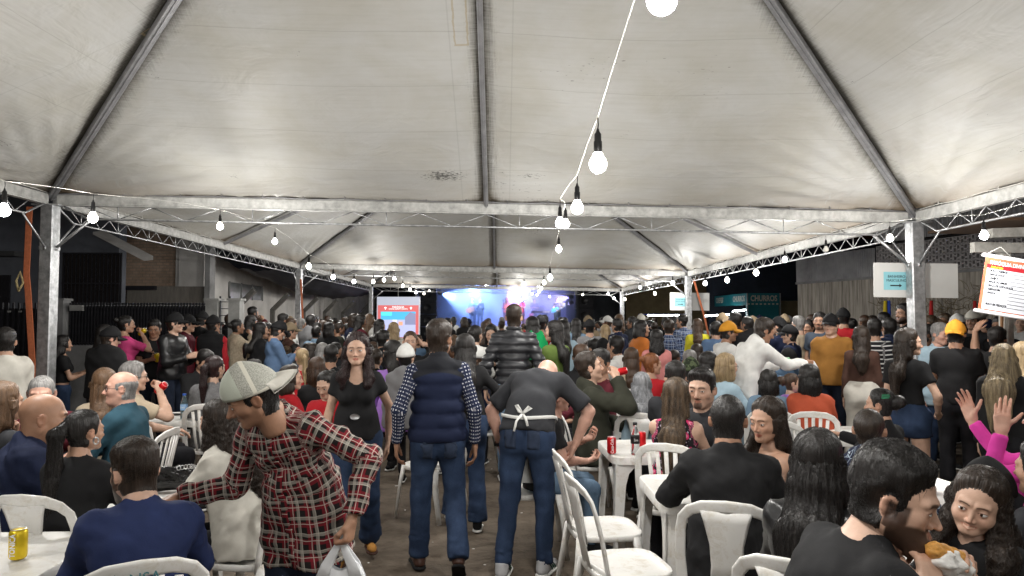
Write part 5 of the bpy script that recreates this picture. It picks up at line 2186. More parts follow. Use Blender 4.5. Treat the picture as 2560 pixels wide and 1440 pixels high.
# black tarpaulin
V_ = []
nu, nv = 40, 14
for i in range(nu + 1):
 Y = 17.2 + 17 * i / nu
 for j in range(nv + 1):
  t = j / nv
  x = -7.1 + 1.75 * t
  z = 3.45 * (1 - t) + (ez(-5.3) - .16) * t - (.30 + .42 * math.sin(math.pi * min(1, i / nu * 1.15))) * math.sin(math.pi * t) + .02 * math.sin(i * 1.7 + j) + .03 * math.sin(j * 1.9 + i * .4)
  V_.append((x, Y, z))
F_ = [(i * (nv + 1) + j, i * (nv + 1) + j + 1, (i + 1) * (nv + 1) + j + 1, (i + 1) * (nv + 1) + j) for i in range(nu) for j in range(nv)]
tp = MB().add(V_, F_).build('tarpaulin', mat('black_tarpaulin', (.010, .011, .016), .6, .3, 3, .3, 10), None, True)
tag(tp, 'black tarpaulin sagging between white hall and tent', 'tarpaulin')
# iron fence with low wall
FY = 12.6
fx0, fx1 = P(166, 755, FY).x, P(520, 755, FY).x
zb, zt = P(300, 863, FY).z, P(300, 757, FY).z
fence = empty('iron_fence', ((fx0 + fx1) / 2, FY, 0), 0, 'dark vertical bar iron fence on a low grey wall', 'fence')
cx_ = (fx0 + fx1) / 2
m_ = MB()
m_.box((0, 0, zb / 2), (fx1 - fx0, .16, zb))
m_.build('low_wall', greywall, fence)
nb_ = 46
bar_me = MB().bar((0, 0, zb), (0, 0, zt), .022, .03, (0, 1, 0)).mesh('bar', False, [darkiron])
for k in range(nb_):
 link('bar', bar_me, fence, None, (fx0 - cx_ + (k + .5) * (fx1 - fx0) / nb_, 0, 0))
m_ = MB()
for z in (zb + .03, zb + .34, zt - .02):
 m_.bar((fx0 - cx_, .022, z), (fx1 - cx_, .022, z), .012, .03)
m_.box((0, .06, (zb + zt) / 2), (fx1 - fx0, .008, zt - zb - .1))
m_.build('rail', darkiron, fence)
mtr = MB()
mtr.box((fx0 - cx_ + .22, -.06, P(200, 770, FY).z), (.22, .06, .10))
mtr.build('meter_box', pillar_m, fence)
gx0 = P(-60, 755, FY).x
gx1 = P(148, 755, FY).x
gate = empty('iron_gate', ((gx0 + gx1) / 2, FY - .1, 0), 0, 'tall dark barred gate at the left edge behind the post', 'gate')
gc = (gx0 + gx1) / 2
gb = MB().bar((0, 0, .08), (0, 0, zt), .03, .03, (0, 1, 0)).mesh('bar', False, [darkiron])
for k in range(15):
 link('bar', gb, gate, None, (gx0 - gc + (k + .5) * (gx1 - gx0) / 15, 0, 0))
m_ = MB()
for z in (.12, zb + .1, zt - .30):
 m_.bar((gx0 - gc, .03, z), (gx1 - gc, .03, z), .02, .05)
m_.box((0, .08, zt / 2), (gx1 - gx0, .01, zt - .2))
m_.build('gate_sheet', darkiron, gate)
for k in range(8):
 m_ = MB()
 m_.box((gx0 - gc + .1 + k * .19, -.03, P(0, 779, FY).z), (.055, .015, .03))
 m_.build('bracket', pillar_m, gate)
def pillar(px0, px1, ytop, Y, m, label):
 a, c = P(px0, ytop, Y), P(px1, ytop, Y)
 mb = MB()
 mb.box(((a.x + c.x) / 2, Y, a.z / 2), (c.x - a.x, .22, a.z))
 mb.box(((a.x + c.x) / 2, Y, a.z + .02), (c.x - a.x + .05, .27, .04))
 return tag(mb.build('pillar', m), label, 'pillar')
pillar(148, 168, 752, FY - .05, greywall, 'grey wall pillar between iron gate and iron fence')
pillar(520, 550, 752, FY, pillar_m, 'pale pillar at the right end of the iron fence')
pillar(577, 605, 752, FY, pillar_m, 'pale pillar right of the narrow ladder gate')
lg = empty('narrow_gate', (P(563, 755, FY).x, FY, 0), 0, 'narrow black gate with thin horizontal rods between two pale pillars', 'gate')
for k in range(16):
 MB().bar((-.09, 0, .2 + k * .12), (.09, 0, .2 + k * .12), .012).build('rod', darkiron, lg)
MB().bar((-.085, 0, 0), (-.085, 0, 2.1), .025).bar((.085, 0, 0), (.085, 0, 2.1), .025).build('frame', darkiron, lg)
# ------------------------------------------------------------------ right side wall
rw0 = Vector((9.95, 23.4, 0))
rw1 = Vector((12.9, 12.5, 0))
rd = (rw1 - rw0)
RL = rd.length
ra = math.atan2(rd.y, rd.x)
concr = mat('streaky_concrete', (.26, .235, .20), .95, .4, 2.2, .4, 25, stretch=(5, 5, .35), col2=(.58, .53, .46))
rwall = empty('warehouse_wall', rw0, ra, 'streaky concrete warehouse wall with breeze blocks on the right', 'building')
def rbox(name, x0, x1, z0, z1, m, y=0.0, th=.2):
 mb = MB()
 mb.box(((x0 + x1) / 2, y, (z0 + z1) / 2), (x1 - x0, th, z1 - z0))
 return mb.build(name, m, rwall)
sp_ = 3.4   # where the breeze blocks start
rbox('wall', 0, RL, 0, 2.95, concr)
zc_ = mat('grey_corrugated_iron', (.34, .34, .35), .6, .3, 1.2, .1, 20, metal=.1, col2=(.50, .50, .51))
def rcorr(x0, x1, z0, z1, wl=.085, amp=.02):
 n = int((x1 - x0) / wl * 4)
 v = []
 for j in range(n + 1):
  x = x0 + (x1 - x0) * j / n
  y = -.13 - amp * math.sin(j * math.pi / 2 + .7)
  v += [(x, y, z0), (x, y, z1)]
 mb = MB().add(v, [(2 * j, 2 * j + 2, 2 * j + 3, 2 * j + 1) for j in range(n)])
 return mb.build('corrugated_sheet', zc_, rwall)
for k in range(4):
 rcorr(k * sp_ / 4, (k + 1) * sp_ / 4 - .008, 2.9, 3.75)
for k in range(9):
 rcorr(sp_ + k * .9, sp_ + (k + 1) * .9 - .01, 3.86, 7.5, .12, .025)
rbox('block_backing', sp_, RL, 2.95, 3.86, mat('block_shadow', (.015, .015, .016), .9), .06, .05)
blk = MB()
w_ = .205
for (cx, cz, sx_, sz_) in ((0, -.09, w_, .022), (0, .09, w_, .022), (-.092, 0, .022, .16), (.092, 0, .022, .16), (-.045, .03, .07, .04), (.04, -.03, .08, .045), (.0, .0, .03, .16)):
 blk.box((cx, -.02, cz), (sx_, .14, sz_))
bme = blk.mesh('breeze_block', False, [mat('breeze_block', (.42, .40, .40), .9, .25, 6, .2, 40)])
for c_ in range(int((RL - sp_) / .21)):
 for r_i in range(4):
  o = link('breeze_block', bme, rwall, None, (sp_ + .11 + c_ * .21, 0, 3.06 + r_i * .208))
rbox('cornice', 0, RL, 2.86, 2.93, greywall, -.06, .24)
# dark building behind, farther
dk = mat('night_blue_wall', (.012, .014, .022), .9, .3, 2)
tag(MB().box((17, 41, 3.2), (10, .4, 6.4)).build('dark_building', dk), 'dark unlit building behind the churros stall', 'building')
tanw = mat('tan_wall', (.20, .145, .075), .9, .2, 2)
tag(MB().box((15.3, 37.5, 1.35), (2.0, .3, 2.7)).build('tan_wall', tanw), 'yellowish wall just right of the churros stall', 'wall')
tag(MB().box((13.0, 45.5, 2.0), (10, .3, 5.2)).build('yellow_wall', tanw), 'dim yellow wall far behind the food stalls', 'wall')
tag(MB().box((6.5, 47, 1.9), (5, .3, 3.8)).build('metal_shed', mat('shed_dark', (.05, .05, .055), .6, .3, 2, metal=.2)), 'dim metal shed right of the stage', 'shed')
tag(MB().box((0, 60, 4), (120, 1, 8)).build('hillside', dk), 'unlit dark slope closing the view at night', 'hill')
bpy.data.objects['hillside']['kind'] = 'structure'
# twiggy dry vine along the foot of the warehouse wall
tw = MB()
rs = random.Random(4)
for k in range(260):
 x = rs.uniform(sp_, RL)
 z = rs.uniform(1.75, 2.45)
 pts = [Vector((x, -.2, z))]
 a = rs.uniform(0, 6.28)
 for j in range(4):
  a += rs.uniform(-.8, .8)
  pts.append(pts[-1] + Vector((math.cos(a) * .12, rs.uniform(-.04, .04), math.sin(a) * .10)))
 tw.tube(pts, .006, 4)
o = tw.build('dry_creeper', mat('dry_vine', (.16, .12, .06), .9, .3, 20), rwall)
o['kind'] = 'stuff'
# flags rolled by the wall
for (px, col, nm) in ((2212, (.55, .42, .02), 'yellow'), (2221, (.03, .08, .45), 'blue'), (2327, (.5, .02, .02), 'red'), (2436, (.5, .02, .02), 'crimson')):
 a = P(px, 752, 14.5)
 mb = MB()
 mb.tube([(a.x, a.y, 0), (a.x, a.y, a.z - .3), (a.x + .01, a.y, a.z)], [.02, .045, .03], 8)
 tag(mb.build('rolled_flag', mat('flag_' + nm, col, .8, .1, 10)), f'{nm} rolled cloth standing by the warehouse wall', 'flag')
# ------------------------------------------------------------------ signs, stalls, stage
paper = mat('white_board', (.62, .62, .60), .6, .05, 3)
blue_p = mat('pale_blue_paper', (.25, .55, .62), .7, .06, 8)
ink = mat('black_ink', (.01, .01, .012), .7)
def toilet_sign(px0, px1, y0, y1, Y, label):
 a, c = P(px0, y1, Y), P(px1, y0, Y)
 w_, h_ = c.x - a.x, c.z - a.z
 root = empty('toilet_sign', ((a.x + c.x) / 2, Y, (a.z + c.z) / 2), 0, label, 'sign', 'boards pointing to the toilet')
 root.rotation_euler = (0, .012, 0)
 MB().box((0, 0, 0), (w_, .012, h_)).build('board', paper, root)
 pw, ph = w_ * .30, h_ * .52
 pp = MB().box((0, 0, 0), (pw, .003, ph)).build('paper_notice', blue_p, root, loc=(-w_ * .235, -.009, -.01))
 text_mesh('BANHEIRO', ph * .20, 'lettering', ink, pp, (0, -.003, ph * .24))
 text_mesh('MASCULINO', ph * .20, 'lettering', ink, pp, (0, -.003, ph * .02))
 ar = MB()
 ar.box((-.02 * w_, -.003, -ph * .26), (pw * .36, .002, ph * .07))
 x = -.02 * w_ + pw * .18
 ar.add([(x, -.004, -ph * .26 + ph * .10), (x, -.004, -ph * .26 - ph * .10), (x + pw * .1, -.004, -ph * .26), (x, -.002, -ph * .26 + ph * .10), (x, -.002, -ph * .26 - ph * .10), (x + pw * .1, -.002, -ph * .26)],
   [(0, 1, 2), (5, 4, 3), (0, 2, 5, 3), (1, 4, 5, 2), (0, 3, 4, 1)])
 ar.build('arrow', ink, pp)
toilet_sign(2185, 2393, 658, 744, ty(1) + .14, 'white toilet sign board behind the near right tent post')
toilet_sign(1675, 1773, 732, 776, ty(2) + .14, 'white toilet sign board on the second right tent post')
# menu banner
red_b = mat('banner_orange_red', (.62, .10, .045), .55, .15, 14, col2=(.75, .22, .12))
dred = mat('banner_dark_red', (.42, .02, .03), .5, .08, 10)
bwhite = mat('banner_white', (.66, .68, .74), .45, .03, 4, .25, 3)
a = P(2462, 637, 6.0)
bn = empty('menu_banner', a, 0, 'hanging red and white sweets menu banner at the right edge', 'banner')
bn.rotation_euler = (0, .17, -.06)
MB().box((.50, 0, -.24), (.98, .004, .46)).build('banner_sheet', red_b, bn)
MB().box((.50, -.004, -.283), (.935, .003, .355)).build('price_panel', bwhite, bn)
MB().box((.50, -.0045, -.090), (.94, .003, .034)).build('title_band', dred, bn)
for z, nm in ((0.0, 'top_rod'), (-.485, 'bottom_rod')):
 MB().tube([(-.02, 0, z), (1.03, 0, z)], .016, 10).build(nm, mat('white_tube', (.7, .7, .72), .35), bn, True)
text_mesh('PARÓQUIA DIVINO ESPÍRITO SANTO', .044, 'lettering', mat('print_white', (.8, .8, .8), .5), bn, (.05, -.009, -.058), align='LEFT', bold=.0012, sx=.8)
text_mesh('DOCES:', .030, 'lettering', mat('print_yellow', (.8, .6, .05), .5), bn, (.06, -.009, -.098), align='LEFT', bold=.001)
for k, s_ in enumerate(('BOLO CASEIROS', 'ARROZ DOCE', 'CANJICA', 'MAÇÃ DO AMOR', 'MAÇÃ DE CHOCOLATE', 'AMENDOIM', 'PIPOCA', '', '', 'BOLO EM PEDAÇOS')):
 z = -.125 - k * .032
 if s_:
  text_mesh(s_, .026, 'lettering', ink, bn, (.06, -.007, z), align='LEFT', bold=.0008, sx=.75)
 MB().box((.37, -.007, z - .010), (.27, .0015, .003)).build('price_line', ink, bn)
 text_mesh('R$', .026, 'lettering', ink, bn, (.54, -.007, z), align='LEFT')
cord = MB().tube([(.02, 0, .015), (.12, 0, .09), (.22, 0, .015)], .003, 5)
cord.build('hanging_cord', cable_w, bn, True)
# white timber stall frame
wt = mat('peeling_white_paint', (.42, .41, .37), .8, .3, 9, .3, 40, col2=(.60, .59, .55))
st = empty('stall_frame', (P(2515, 800, 7.6).x, 7.6, 0), 0, 'white painted timber stall frame behind the menu banner', 'stall')
for x in (0, .72):
 MB().bar((x, 0, 0), (x, 0, 2.42), .11, .09, (0, 1, 0), .008).build('post', wt, st)
MB().bar((-.40, -.08, 2.46), (1.3, -.08, 2.44), .08, .11).build('beam', wt, st)
MB().bar((-.16, -.02, 2.62), (1.3, -.12, 2.66), .10, .10).build('beam', wt, st)
MB().box((.6, .35, 2.75), (1.7, 1.2, .03)).build('roof_board', mat('rusty_board', (.12, .07, .04), .9), st)
MB().bar((-.22, -.1, 0), (-.1, -.1, 1.95), .022).build('broom_pole', mat('wood_pole', (.28, .15, .07), .7), st)
# churros stall
teal = mat('teal_panel', (.015, .17, .20), .5, .12, 2)
cream = mat('cream_print', (.60, .56, .48), .6, .1, 12)
CY = 36
c0, c1, c2 = P(1785, 762, 41), P(1868, 762, CY), P(1950, 762, CY)
zt_, zb_ = P(1900, 733, CY).z, P(1900, 762, CY).z
chs = empty('churros_stall', (c1.x, CY, 0), 0, 'teal churros food stall with lettered sign boards', 'stall')
def panel(name, a, c, z0, z1, m, par, th=.06):
 mb = MB()
 mb.bar((a.x - c1.x, a.y - CY, (z0 + z1) / 2), (c.x - c1.x, c.y - CY, (z0 + z1) / 2), th, z1 - z0)
 return mb.build(name, m, par)
f1 = panel('front_sign', c1, c2, zb_, zt_, teal, chs)
f2 = panel('side_sign', c0, c1, zb_, zt_, teal, chs)
text_mesh('CHURROS', .40, 'lettering', cream, f1, ((c2.x - c1.x) / 2, -.05, (zt_ + zb_) / 2 + .02), bold=.012, sx=.74)
ang = math.atan2(c1.y - c0.y, c1.x - c0.x)
sd_ = Vector((c1.x - c0.x, c1.y - c0.y)).normalized()
nn_ = Vector((sd_.y, -sd_.x))
for t, s_ in ((.80, 'CHURROS'), (.22, 'CREPES')):
 p = Vector((c0.x - c1.x, c0.y - CY)).lerp(Vector((0, 0)), t) + nn_ * .06
 text_mesh(s_, .40, 'lettering', cream, f2, (p.x, p.y, (zt_ + zb_) / 2 + .02), (math.pi / 2, 0, ang), bold=.012, sx=.9)
for k in range(16):
 if k % 2 == 0:
  x = (c2.x - c1.x) * (k + .5) / 16
  MB().box((x, -.05, zb_ + .04), ((c2.x - c1.x) / 16, .02, .07)).build('scallop', cream, f1)
for x in (0, c2.x - c1.x):
 MB().bar((x, -.02, 0), (x, -.02, zt_), .06).build('post', galv, chs)
MB().box(((c2.x - c1.x) / 2, .2, (zb_ + .6) / 2 + .4), ((c2.x - c1.x), .06, zb_ - .8)).build('side_curtain', teal, chs)
MB().box((-1.0, 1.9, .55), (2.0, .5, 1.1)).build('counter', mat('stall_counter', (.4, .42, .42), .5), chs)
tubl = mat('lit_tube', (.9, .95, 1), .4, 0, emit=((.85, .95, 1.0), 26.0))
for k, (px, py, ln, Y) in enumerate(((1745, 773, 1.2, 38), (1800, 790, 1.6, 37.4), (1855, 778, 1.0, 37.5))):
 p = P(px, py, Y)
 MB().tube([(p.x - ln / 2 - c1.x, p.y - CY, p.z), (p.x + ln / 2 - c1.x, p.y - CY, p.z + .1)], .035, 8).build('lamp_tube', tubl, chs, True)
fl_ = P(1665, 787, 37)
fs = empty('drinks_stall', (fl_.x, 37, 0), 0, 'low stall with a bright white strip light left of the churros', 'stall')
MB().box((0, .3, 1.98), (2.6, 1.0, .05)).build('awning', mat('stall_awning_blue', (.05, .07, .4), .6), fs)
MB().tube([(-1.0, -.15, fl_.z), (1.05, -.15, fl_.z)], .05, 8).build('lamp_tube', tubl, fs, True)
MB().box((0, .5, .6), (2.4, .5, 1.2)).build('counter', mat('stall_counter', (.4, .42, .42), .5), fs)
MB().bar((-1.2, 0, 0), (-1.2, 0, 2), .05).bar((1.2, 0, 0), (1.2, 0, 2), .05).build('post', galv, fs)
# projection screen
SY = 30
s0, s1 = P(942, 848, SY), P(1049, 742, SY)
scx, scw, sch = (s0.x + s1.x) / 2, s1.x - s0.x, s1.z - s0.z
scr = empty('projection_screen', (scx, SY, s0.z), 0, 'lit projection screen with red bordered street picture', 'screen')
def glow(n, c, e):
 return mat(n, tuple(x * .5 for x in c), .8, .02, 2, emit=(c, e))
MB().box((0, 0, sch / 2), (scw, .03, sch)).build('screen_cloth', glow('screen_white', (.55, .58, .68), .50), scr)
MB().box((0, -.02, sch * .40), (scw * .96, .006, sch * .80)).build('red_border', glow('screen_red', (.70, .16, .16), .6), scr)
MB().box((.0, -.026, sch * .35), (scw * .82, .006, sch * .60)).build('picture_wall', glow('screen_lilac', (.42, .45, .72), .80), scr)
MB().box((.0, -.031, sch * .555), (scw * .82, .004, sch * .19)).build('picture_sky', glow('screen_sky', (.08, .42, .72), .8), scr)
MB().box((-scw * .27, -.036, sch * .60), (scw * .24, .004, sch * .08)).build('picture_sign', glow('screen_green', (.1, .8, .65), .9), scr)
MB().add([(scw * .16, -.037, sch * .34), (scw * .41, -.037, sch * .34), (scw * .41, -.037, sch * .60), (scw * .28, -.037, sch * .64), (scw * .16, -.037, sch * .52)], [(0, 1, 2, 3, 4)]).build('picture_house', glow('screen_grey', (.28, .30, .48), .6), scr)
MB().box((-scw * .08, -.038, sch * .42), (scw * .10, .004, sch * .08)).build('picture_car', glow('screen_white2', (.75, .75, .85), .8), scr)
MB().box((scw * .06, -.038, sch * .37), (scw * .10, .004, sch * .09)).build('picture_truck', glow('screen_orange', (.8, .4, .25), .7), scr)
text_mesh('PARÓQUIA', .10, 'lettering', glow('screen_text', (1, 1, 1), 1.1), scr, (0, -.03, sch * .755))
text_mesh('DIVINO ESPÍRITO SANTO', .07, 'lettering', glow('screen_text', (1, 1, 1), 1.1), scr, (0, -.03, sch * .71))
for x in (-.30, .30):
 MB().box((x * scw, -.03, sch * .73), (.03, .004, .11)).box((x * scw, -.03, sch * .74), (.09, .004, .03)).build('cross_mark', glow('screen_text', (1, 1, 1), 1.1), scr)
MB().tube([(0, -.05, sch), (0, -.05, sch + .8)], .012, 6).build('hanging_cord', cable_w, scr)
for x in (-.5, .5):
 MB().bar((x * scw, .05, -s0.z), (x * scw, .05, sch), .05).build('leg', galv, scr)
# stage
STY = 38.4
st_z = 1.22
sx0, sx1 = P(1040, 800, STY).x, P(1440, 800, STY).x
stage = empty('stage', ((sx0 + sx1) / 2, STY, 0), 0, 'raised stage with magenta skirt and blue lit haze', 'stage')
sw_ = sx1 - sx0
stage_floor = mat('stage_floor', (.03, .03, .035), .6)
MB().box((0, 2.8, st_z - .05), (sw_, 5.6, .1)).build('stage_floor', stage_floor, stage)
MB().box((0, -.02, st_z / 2), (sw_, .04, st_z - .02)).build('skirt', mat('magenta_skirt', (.42, .10, .20), .8, .15, 3, emit=None), stage)
MB().box((0, 5.6, 3.3), (sw_ + .6, .08, 4.4)).build('backdrop', mat('stage_backdrop', (.30, .33, .48), .9, .2, 2), stage)
for x in (-sw_ / 2, sw_ / 2):
 MB().box((x, 2.8, 3.25), (.06, 5.4, 4.1)).build('side_curtain', mat('stage_curtain', (.07, .07, .09), .9, .2, 3), stage)
 MB().bar((x, .1, 0), (x, .1, 5.1), .12).build('post', galv, stage)
tr = MB()
for z in (4.95, 5.15):
 tr.tube([(-sw_ / 2, .1, z), (sw_ / 2, .1, z)], .025, 6)
tr.build('front_truss', galv, stage, True)
tb = MB()
zig(tb, (-sw_ / 2, .1, 5.15), (sw_ / 2, .1, 5.15), .2, .4, .012)
tb.build('truss_web', galv, stage)['kind'] = 'stuff'
scx_ = (sx0 + sx1) / 2
spk = mat('speaker_black', (.018, .018, .022), .7, .2, 12, .3, 150)
def pa(px0, px1, y0, Y, label, n):
 a, c = P(px0, y0, Y), P(px1, y0, Y)
 r_ = empty('speaker_stack', ((a.x + c.x) / 2, Y, 0), 0, label, 'loudspeaker', 'black speaker stacks beside the stage')
 h_ = a.z / n
 for k in range(n):
  b_ = MB().box((0, 0, h_ * (k + .5)), (c.x - a.x, .7, h_ - .02)).build('cabinet', spk, r_)
  MB().lathe([(.001, 0), (.16, .01), (.19, .03), (.2, .03)], 14, (0, -.36, h_ * (k + .5)), False, Matrix.Rotation(math.pi / 2, 3, 'X')).build('speaker_cone', black_p, b_, True)
 return r_
pa(1050, 1092, 722, 37.2, 'tall black speaker stack left of the stage beside the screen', 5)
pa(1437, 1481, 735, 38.2, 'black speaker stack at the right end of the stage', 4)
# stage lamps
def stage_lamp(px, py, Y, tgt, col, energy, label, blend=.6, size=30, em=40):
 p = P(px, py, Y)
 r_ = empty('stage_light', p, 0, label, 'stage light', 'lamps over the stage')
 body = MB().lathe([(.05, -.12), (.10, -.08), (.11, .10), (.09, .12)], 12).build('lamp_body', black_p, r_, True)
 lens = MB().lathe([(.001, .125), (.085, .125), (.085, .13), (.001, .13)], 12, cap=False).build('lens', glow('lens_' + label[:6], col, em), r_)
 d = (Vector(tgt) - p).normalized()
 e = d.to_track_quat('Z', 'Y').to_euler()
 body.rotation_euler = e
 lens.rotation_euler = e
 MB().tube([(0, 0, .02), (0, 0, .28)], .02, 6).build('bracket', black_p, r_)
 L = bpy.data.lights.new('stage_beam', 'SPOT')
 L.energy = energy * 4.2
 L.color = col
 L.spot_size = size * D2R
 L.spot_blend = blend
 L.shadow_soft_size = .08
 lo = bpy.data.objects.new('stage_beam', L)
 COL.objects.link(lo)
 lo.parent = r_
 lo.location = d * .16
 lo.rotation_euler = d.to_track_quat('-Z', 'Y').to_euler()
 return r_
SB = STAGE_E = 1.0
stage_lamp(1215, 712, 42.5, (.5, 37, .6), (.75, .88, 1.0), 500, 'bright white beam lamp high over the stage centre', .3, 9, 90)
stage_lamp(1345, 712, 42.0, (3.2, 38.5, 1.2), (.75, .88, 1.0), 300, 'white beam lamp over the right half of the stage', .3, 10, 60)
stage_lamp(1100, 733, 39.5, (0, 41.5, 2.2), (.25, .40, 1.0), 900, 'blue wash lamp at the left side of the stage', .8, 80, 8)
stage_lamp(1180, 715, 39.2, (-1, 43, 2.6), (.25, .45, 1.0), 900, 'blue wash lamp over the acoustic guitarist', .8, 90, 4)
stage_lamp(1300, 715, 39.2, (1.5, 43, 2.6), (.40, .38, 1.0), 900, 'violet wash lamp over the drummer', .8, 90, 4)
stage_lamp(1428, 742, 39.5, (1, 42, 2.2), (.50, .40, 1.0), 300, 'small lamp high at the right stage edge', .8, 70, 8)
stage_lamp(1428, 757, 39.5, (1, 41, 1.8), (.9, .9, 1.0), 60, 'small white lamp lower at the right stage edge', .8, 60, 8)
stage_lamp(1270, 716, 38.9, (.8, 40.4, 1.6), (1.0, .35, .45), 300, 'reddish lamp over the singer', .8, 50, 3)
# stage smoke
sm = bpy.data.materials.new('stage_smoke')
sm.use_nodes = True
n_ = sm.node_tree
n_.nodes.clear()
out_ = n_.nodes.new('ShaderNodeOutputMaterial')
pv_ = n_.nodes.new('ShaderNodeVolumePrincipled')
pv_.inputs['Density'].default_value = .20
pv_.inputs['Color'].default_value = (.82, .88, 1.0, 1)
n_.links.new(pv_.outputs[0], out_.inputs['Volume'])
sb = MB().box((scx_, STY + 1.75, 3.2), (sw_ - .1, 7.3, 3.9)).build('stage_smoke', sm)
tag(sb, 'bluish stage smoke filling the stage', 'smoke', kind='stuff')
# instruments
def guitar(name, label, at_, rot, col, acoustic):
 r_ = empty(name, at_, 0, label, 'guitar')
 r_.rotation_euler = rot
 m = mat(name + '_body', col, .25, .1, 6, coat=.5)
 o = MB()
 pts = []
 for k in range(24):
  a = 2 * math.pi * k / 24
  w_ = (.19 if acoustic else .16) * (1 + .12 * math.cos(2 * a)) * (1 - .18 * math.exp(-((abs(math.degrees(a) - 90) % 180) / 25) ** 2))
  pts.append((1.25 * w_ * math.cos(a) - .1, w_ * math.sin(a) * (1 if math.cos(a) < .2 else .82)))
 th = .10 if acoustic else .045
 n = len(pts)
 V = [(x, -th / 2, z) for x, z in pts] + [(x, th / 2, z) for x, z in pts]
 o.add(V, [tuple(range(n)), tuple(range(n, 2 * n))[::-1]] + [(i, n + i, n + (i + 1) % n, (i + 1) % n) for i in range(n)])
 o.build('guitar_body', m, r_)
 MB().bar((.08, -th / 2, 0), (.66, -th / 2, 0), .045, .02, (0, 0, 1)).build('neck', mat('guitar_neck', (.12, .06, .03), .4), r_)
 MB().bar((.66, -th / 2, 0), (.80, -th / 2, .01), .07, .018, (0, 0, 1)).build('headstock', mat('guitar_neck', (.12, .06, .03), .4), r_)
 MB().lathe([(.001, 0), (.045, 0)], 12, (0, -th / 2 - .003, 0), False, Matrix.Rotation(math.pi / 2, 3, 'X')).build('sound_hole', black_p, r_)
 return r_
kp = P(1352, 780, 40.2)
kb_ = empty('keyboard', (kp.x, kp.y, st_z), 0, 'keyboard on a stand in the middle of the stage', 'keyboard')
MB().box((0, 0, .92), (1.1, .32, .10)).build('keyboard_case', black_p, kb_)
MB().box((.3, -.165, .92), (.40, .01, .07)).build('display_panel', mat('pale_panel', (.6, .6, .65), .5), kb_)
MB().bar((-.4, 0, 0), (.4, 0, .88), .03).bar((.4, 0, 0), (-.4, 0, .88), .03).build('stand', black_p, kb_)
dp = P(1318, 780, 41.8)
dk_ = empty('drum_kit', (dp.x, dp.y, st_z), 0, 'drum kit with cymbals at the back of the stage', 'drums')
MB().lathe([(.28, -.2), (.28, .2)], 18, (0, 0, .28), True, Matrix.Rotation(math.pi / 2, 3, 'X')).build('bass_drum', mat('drum_red', (.25, .03, .04), .3), dk_, True)
for x, z in ((-.28, .75), (.25, .75), (.6, .45)):
 MB().lathe([(.15, -.1), (.15, .1)], 16, (x, 0, z)).build('tom_drum', mat('drum_red', (.25, .03, .04), .3), dk_, True)
for x, z in ((-.7, 1.15), (.6, 1.2), (.0, 1.3)):
 c_ = MB().lathe([(.001, .02), (.05, .015), (.21, 0), (.21, -.004)], 18, (x, 0, z), False).build('cymbal', mat('brass', (.6, .45, .15), .3, metal=1), dk_, True)
 MB().tube([(x, 0, 0), (x, 0, z)], .012, 6).build('cymbal_stand', galv, c_)
for px, nm in ((1182, 'before the acoustic guitarist'), (1258, 'before the singer'), (1308, 'before the second singer')):
 p = P(px, 800, 39.2)
 r_ = empty('microphone_stand', (p.x, p.y, st_z), 0, 'thin microphone stand ' + nm, 'microphone stand')
 MB().tube([(0, 0, 0), (0, 0, 1.45)], .012, 6).build('stand_pole', galv, r_)
 MB().lathe([(.18, 0), (.16, .02)], 12).build('base', black_p, r_)
 MB().lathe([(.015, 0), (.02, .10), (.03, .13), (.025, .17)], 8, (0, 0, 1.42)).build('microphone', black_p, r_, True)
# ------------------------------------------------------------------ festoon lights
glob = mat('lit_globe', (1, 1, 1), .3, 0, emit=((1.0, .93, .78), 14.0))
glob_c = mat('lit_globe_cool', (1, 1, 1), .3, 0, emit=((.97, .97, 1.0), 14.0))
off_g = mat('unlit_globe', (.70, .68, .62), .15, .05, 20)
def lathe_mesh(prof, n, m, name):
 me = MB().lathe(prof, n).mesh(name, True, [m])
 return me
def bulb_meshes(n):
 r = .031
 gp = [(.012, -.062)] + [(.001 + r * math.sin(t), -.093 + r * math.cos(t) * 1.05) for t in np.linspace(.42, math.pi - .02, 10)]
 return gp
GP = bulb_meshes(0)
gl_me = lathe_mesh([(.0145, -.052), (.020, -.064)] + GP[2:], 20, glob, 'globe')
gl_me2 = gl_me.copy()
gl_me2.materials[0] = glob_c
gl_off = gl_me.copy()
gl_off.materials[0] = off_g
so_me = lathe_mesh([(.004, .034), (.007, .022), (.0125, .014), (.0125, -.010), (.0150, -.012), (.0150, -.050), (.0135, -.054)], 14, black_p, 'socket')
ORD = ['first', 'second', 'third', 'fourth', 'fifth', 'sixth', 'seventh', 'eighth', 'ninth', 'tenth', 'eleventh', 'twelfth', 'thirteenth', 'fourteenth', 'fifteenth', 'sixteenth', 'seventeenth', 'eighteenth', 'nineteenth', 'twentieth', 'twenty-first', 'twenty-second', 'twenty-third']
PW = 34.0
NLIGHT = 0
def bulb(p, label, group, power=PW, lit=True, cool=False, light=True, big=1.0):
 global NLIGHT
 r_ = empty('light_bulb', p, 0, label, 'light bulb', group)
 r_.scale = (big, big, big)
 s_ = link('socket', so_me, r_)
 g_ = link('globe', gl_off if not lit else (gl_me2 if cool else gl_me), r_)
 MB().tube([(0, 0, .034), (.002, 0, .05), (0, 0, .075)], .0022, 5).build('hanging_wire', black_p, s_)
 if lit and light:
  L = bpy.data.lights.new('bulb_light', 'POINT')
  L.energy = power
  L.color = (1.0, .975, .93)
  L.shadow_soft_size = .04
  lo = bpy.data.objects.new('bulb_light', L)
  COL.objects.link(lo)
  lo.parent = r_
  lo.location = (0, 0, -.135)
  NLIGHT += 1
 return r_
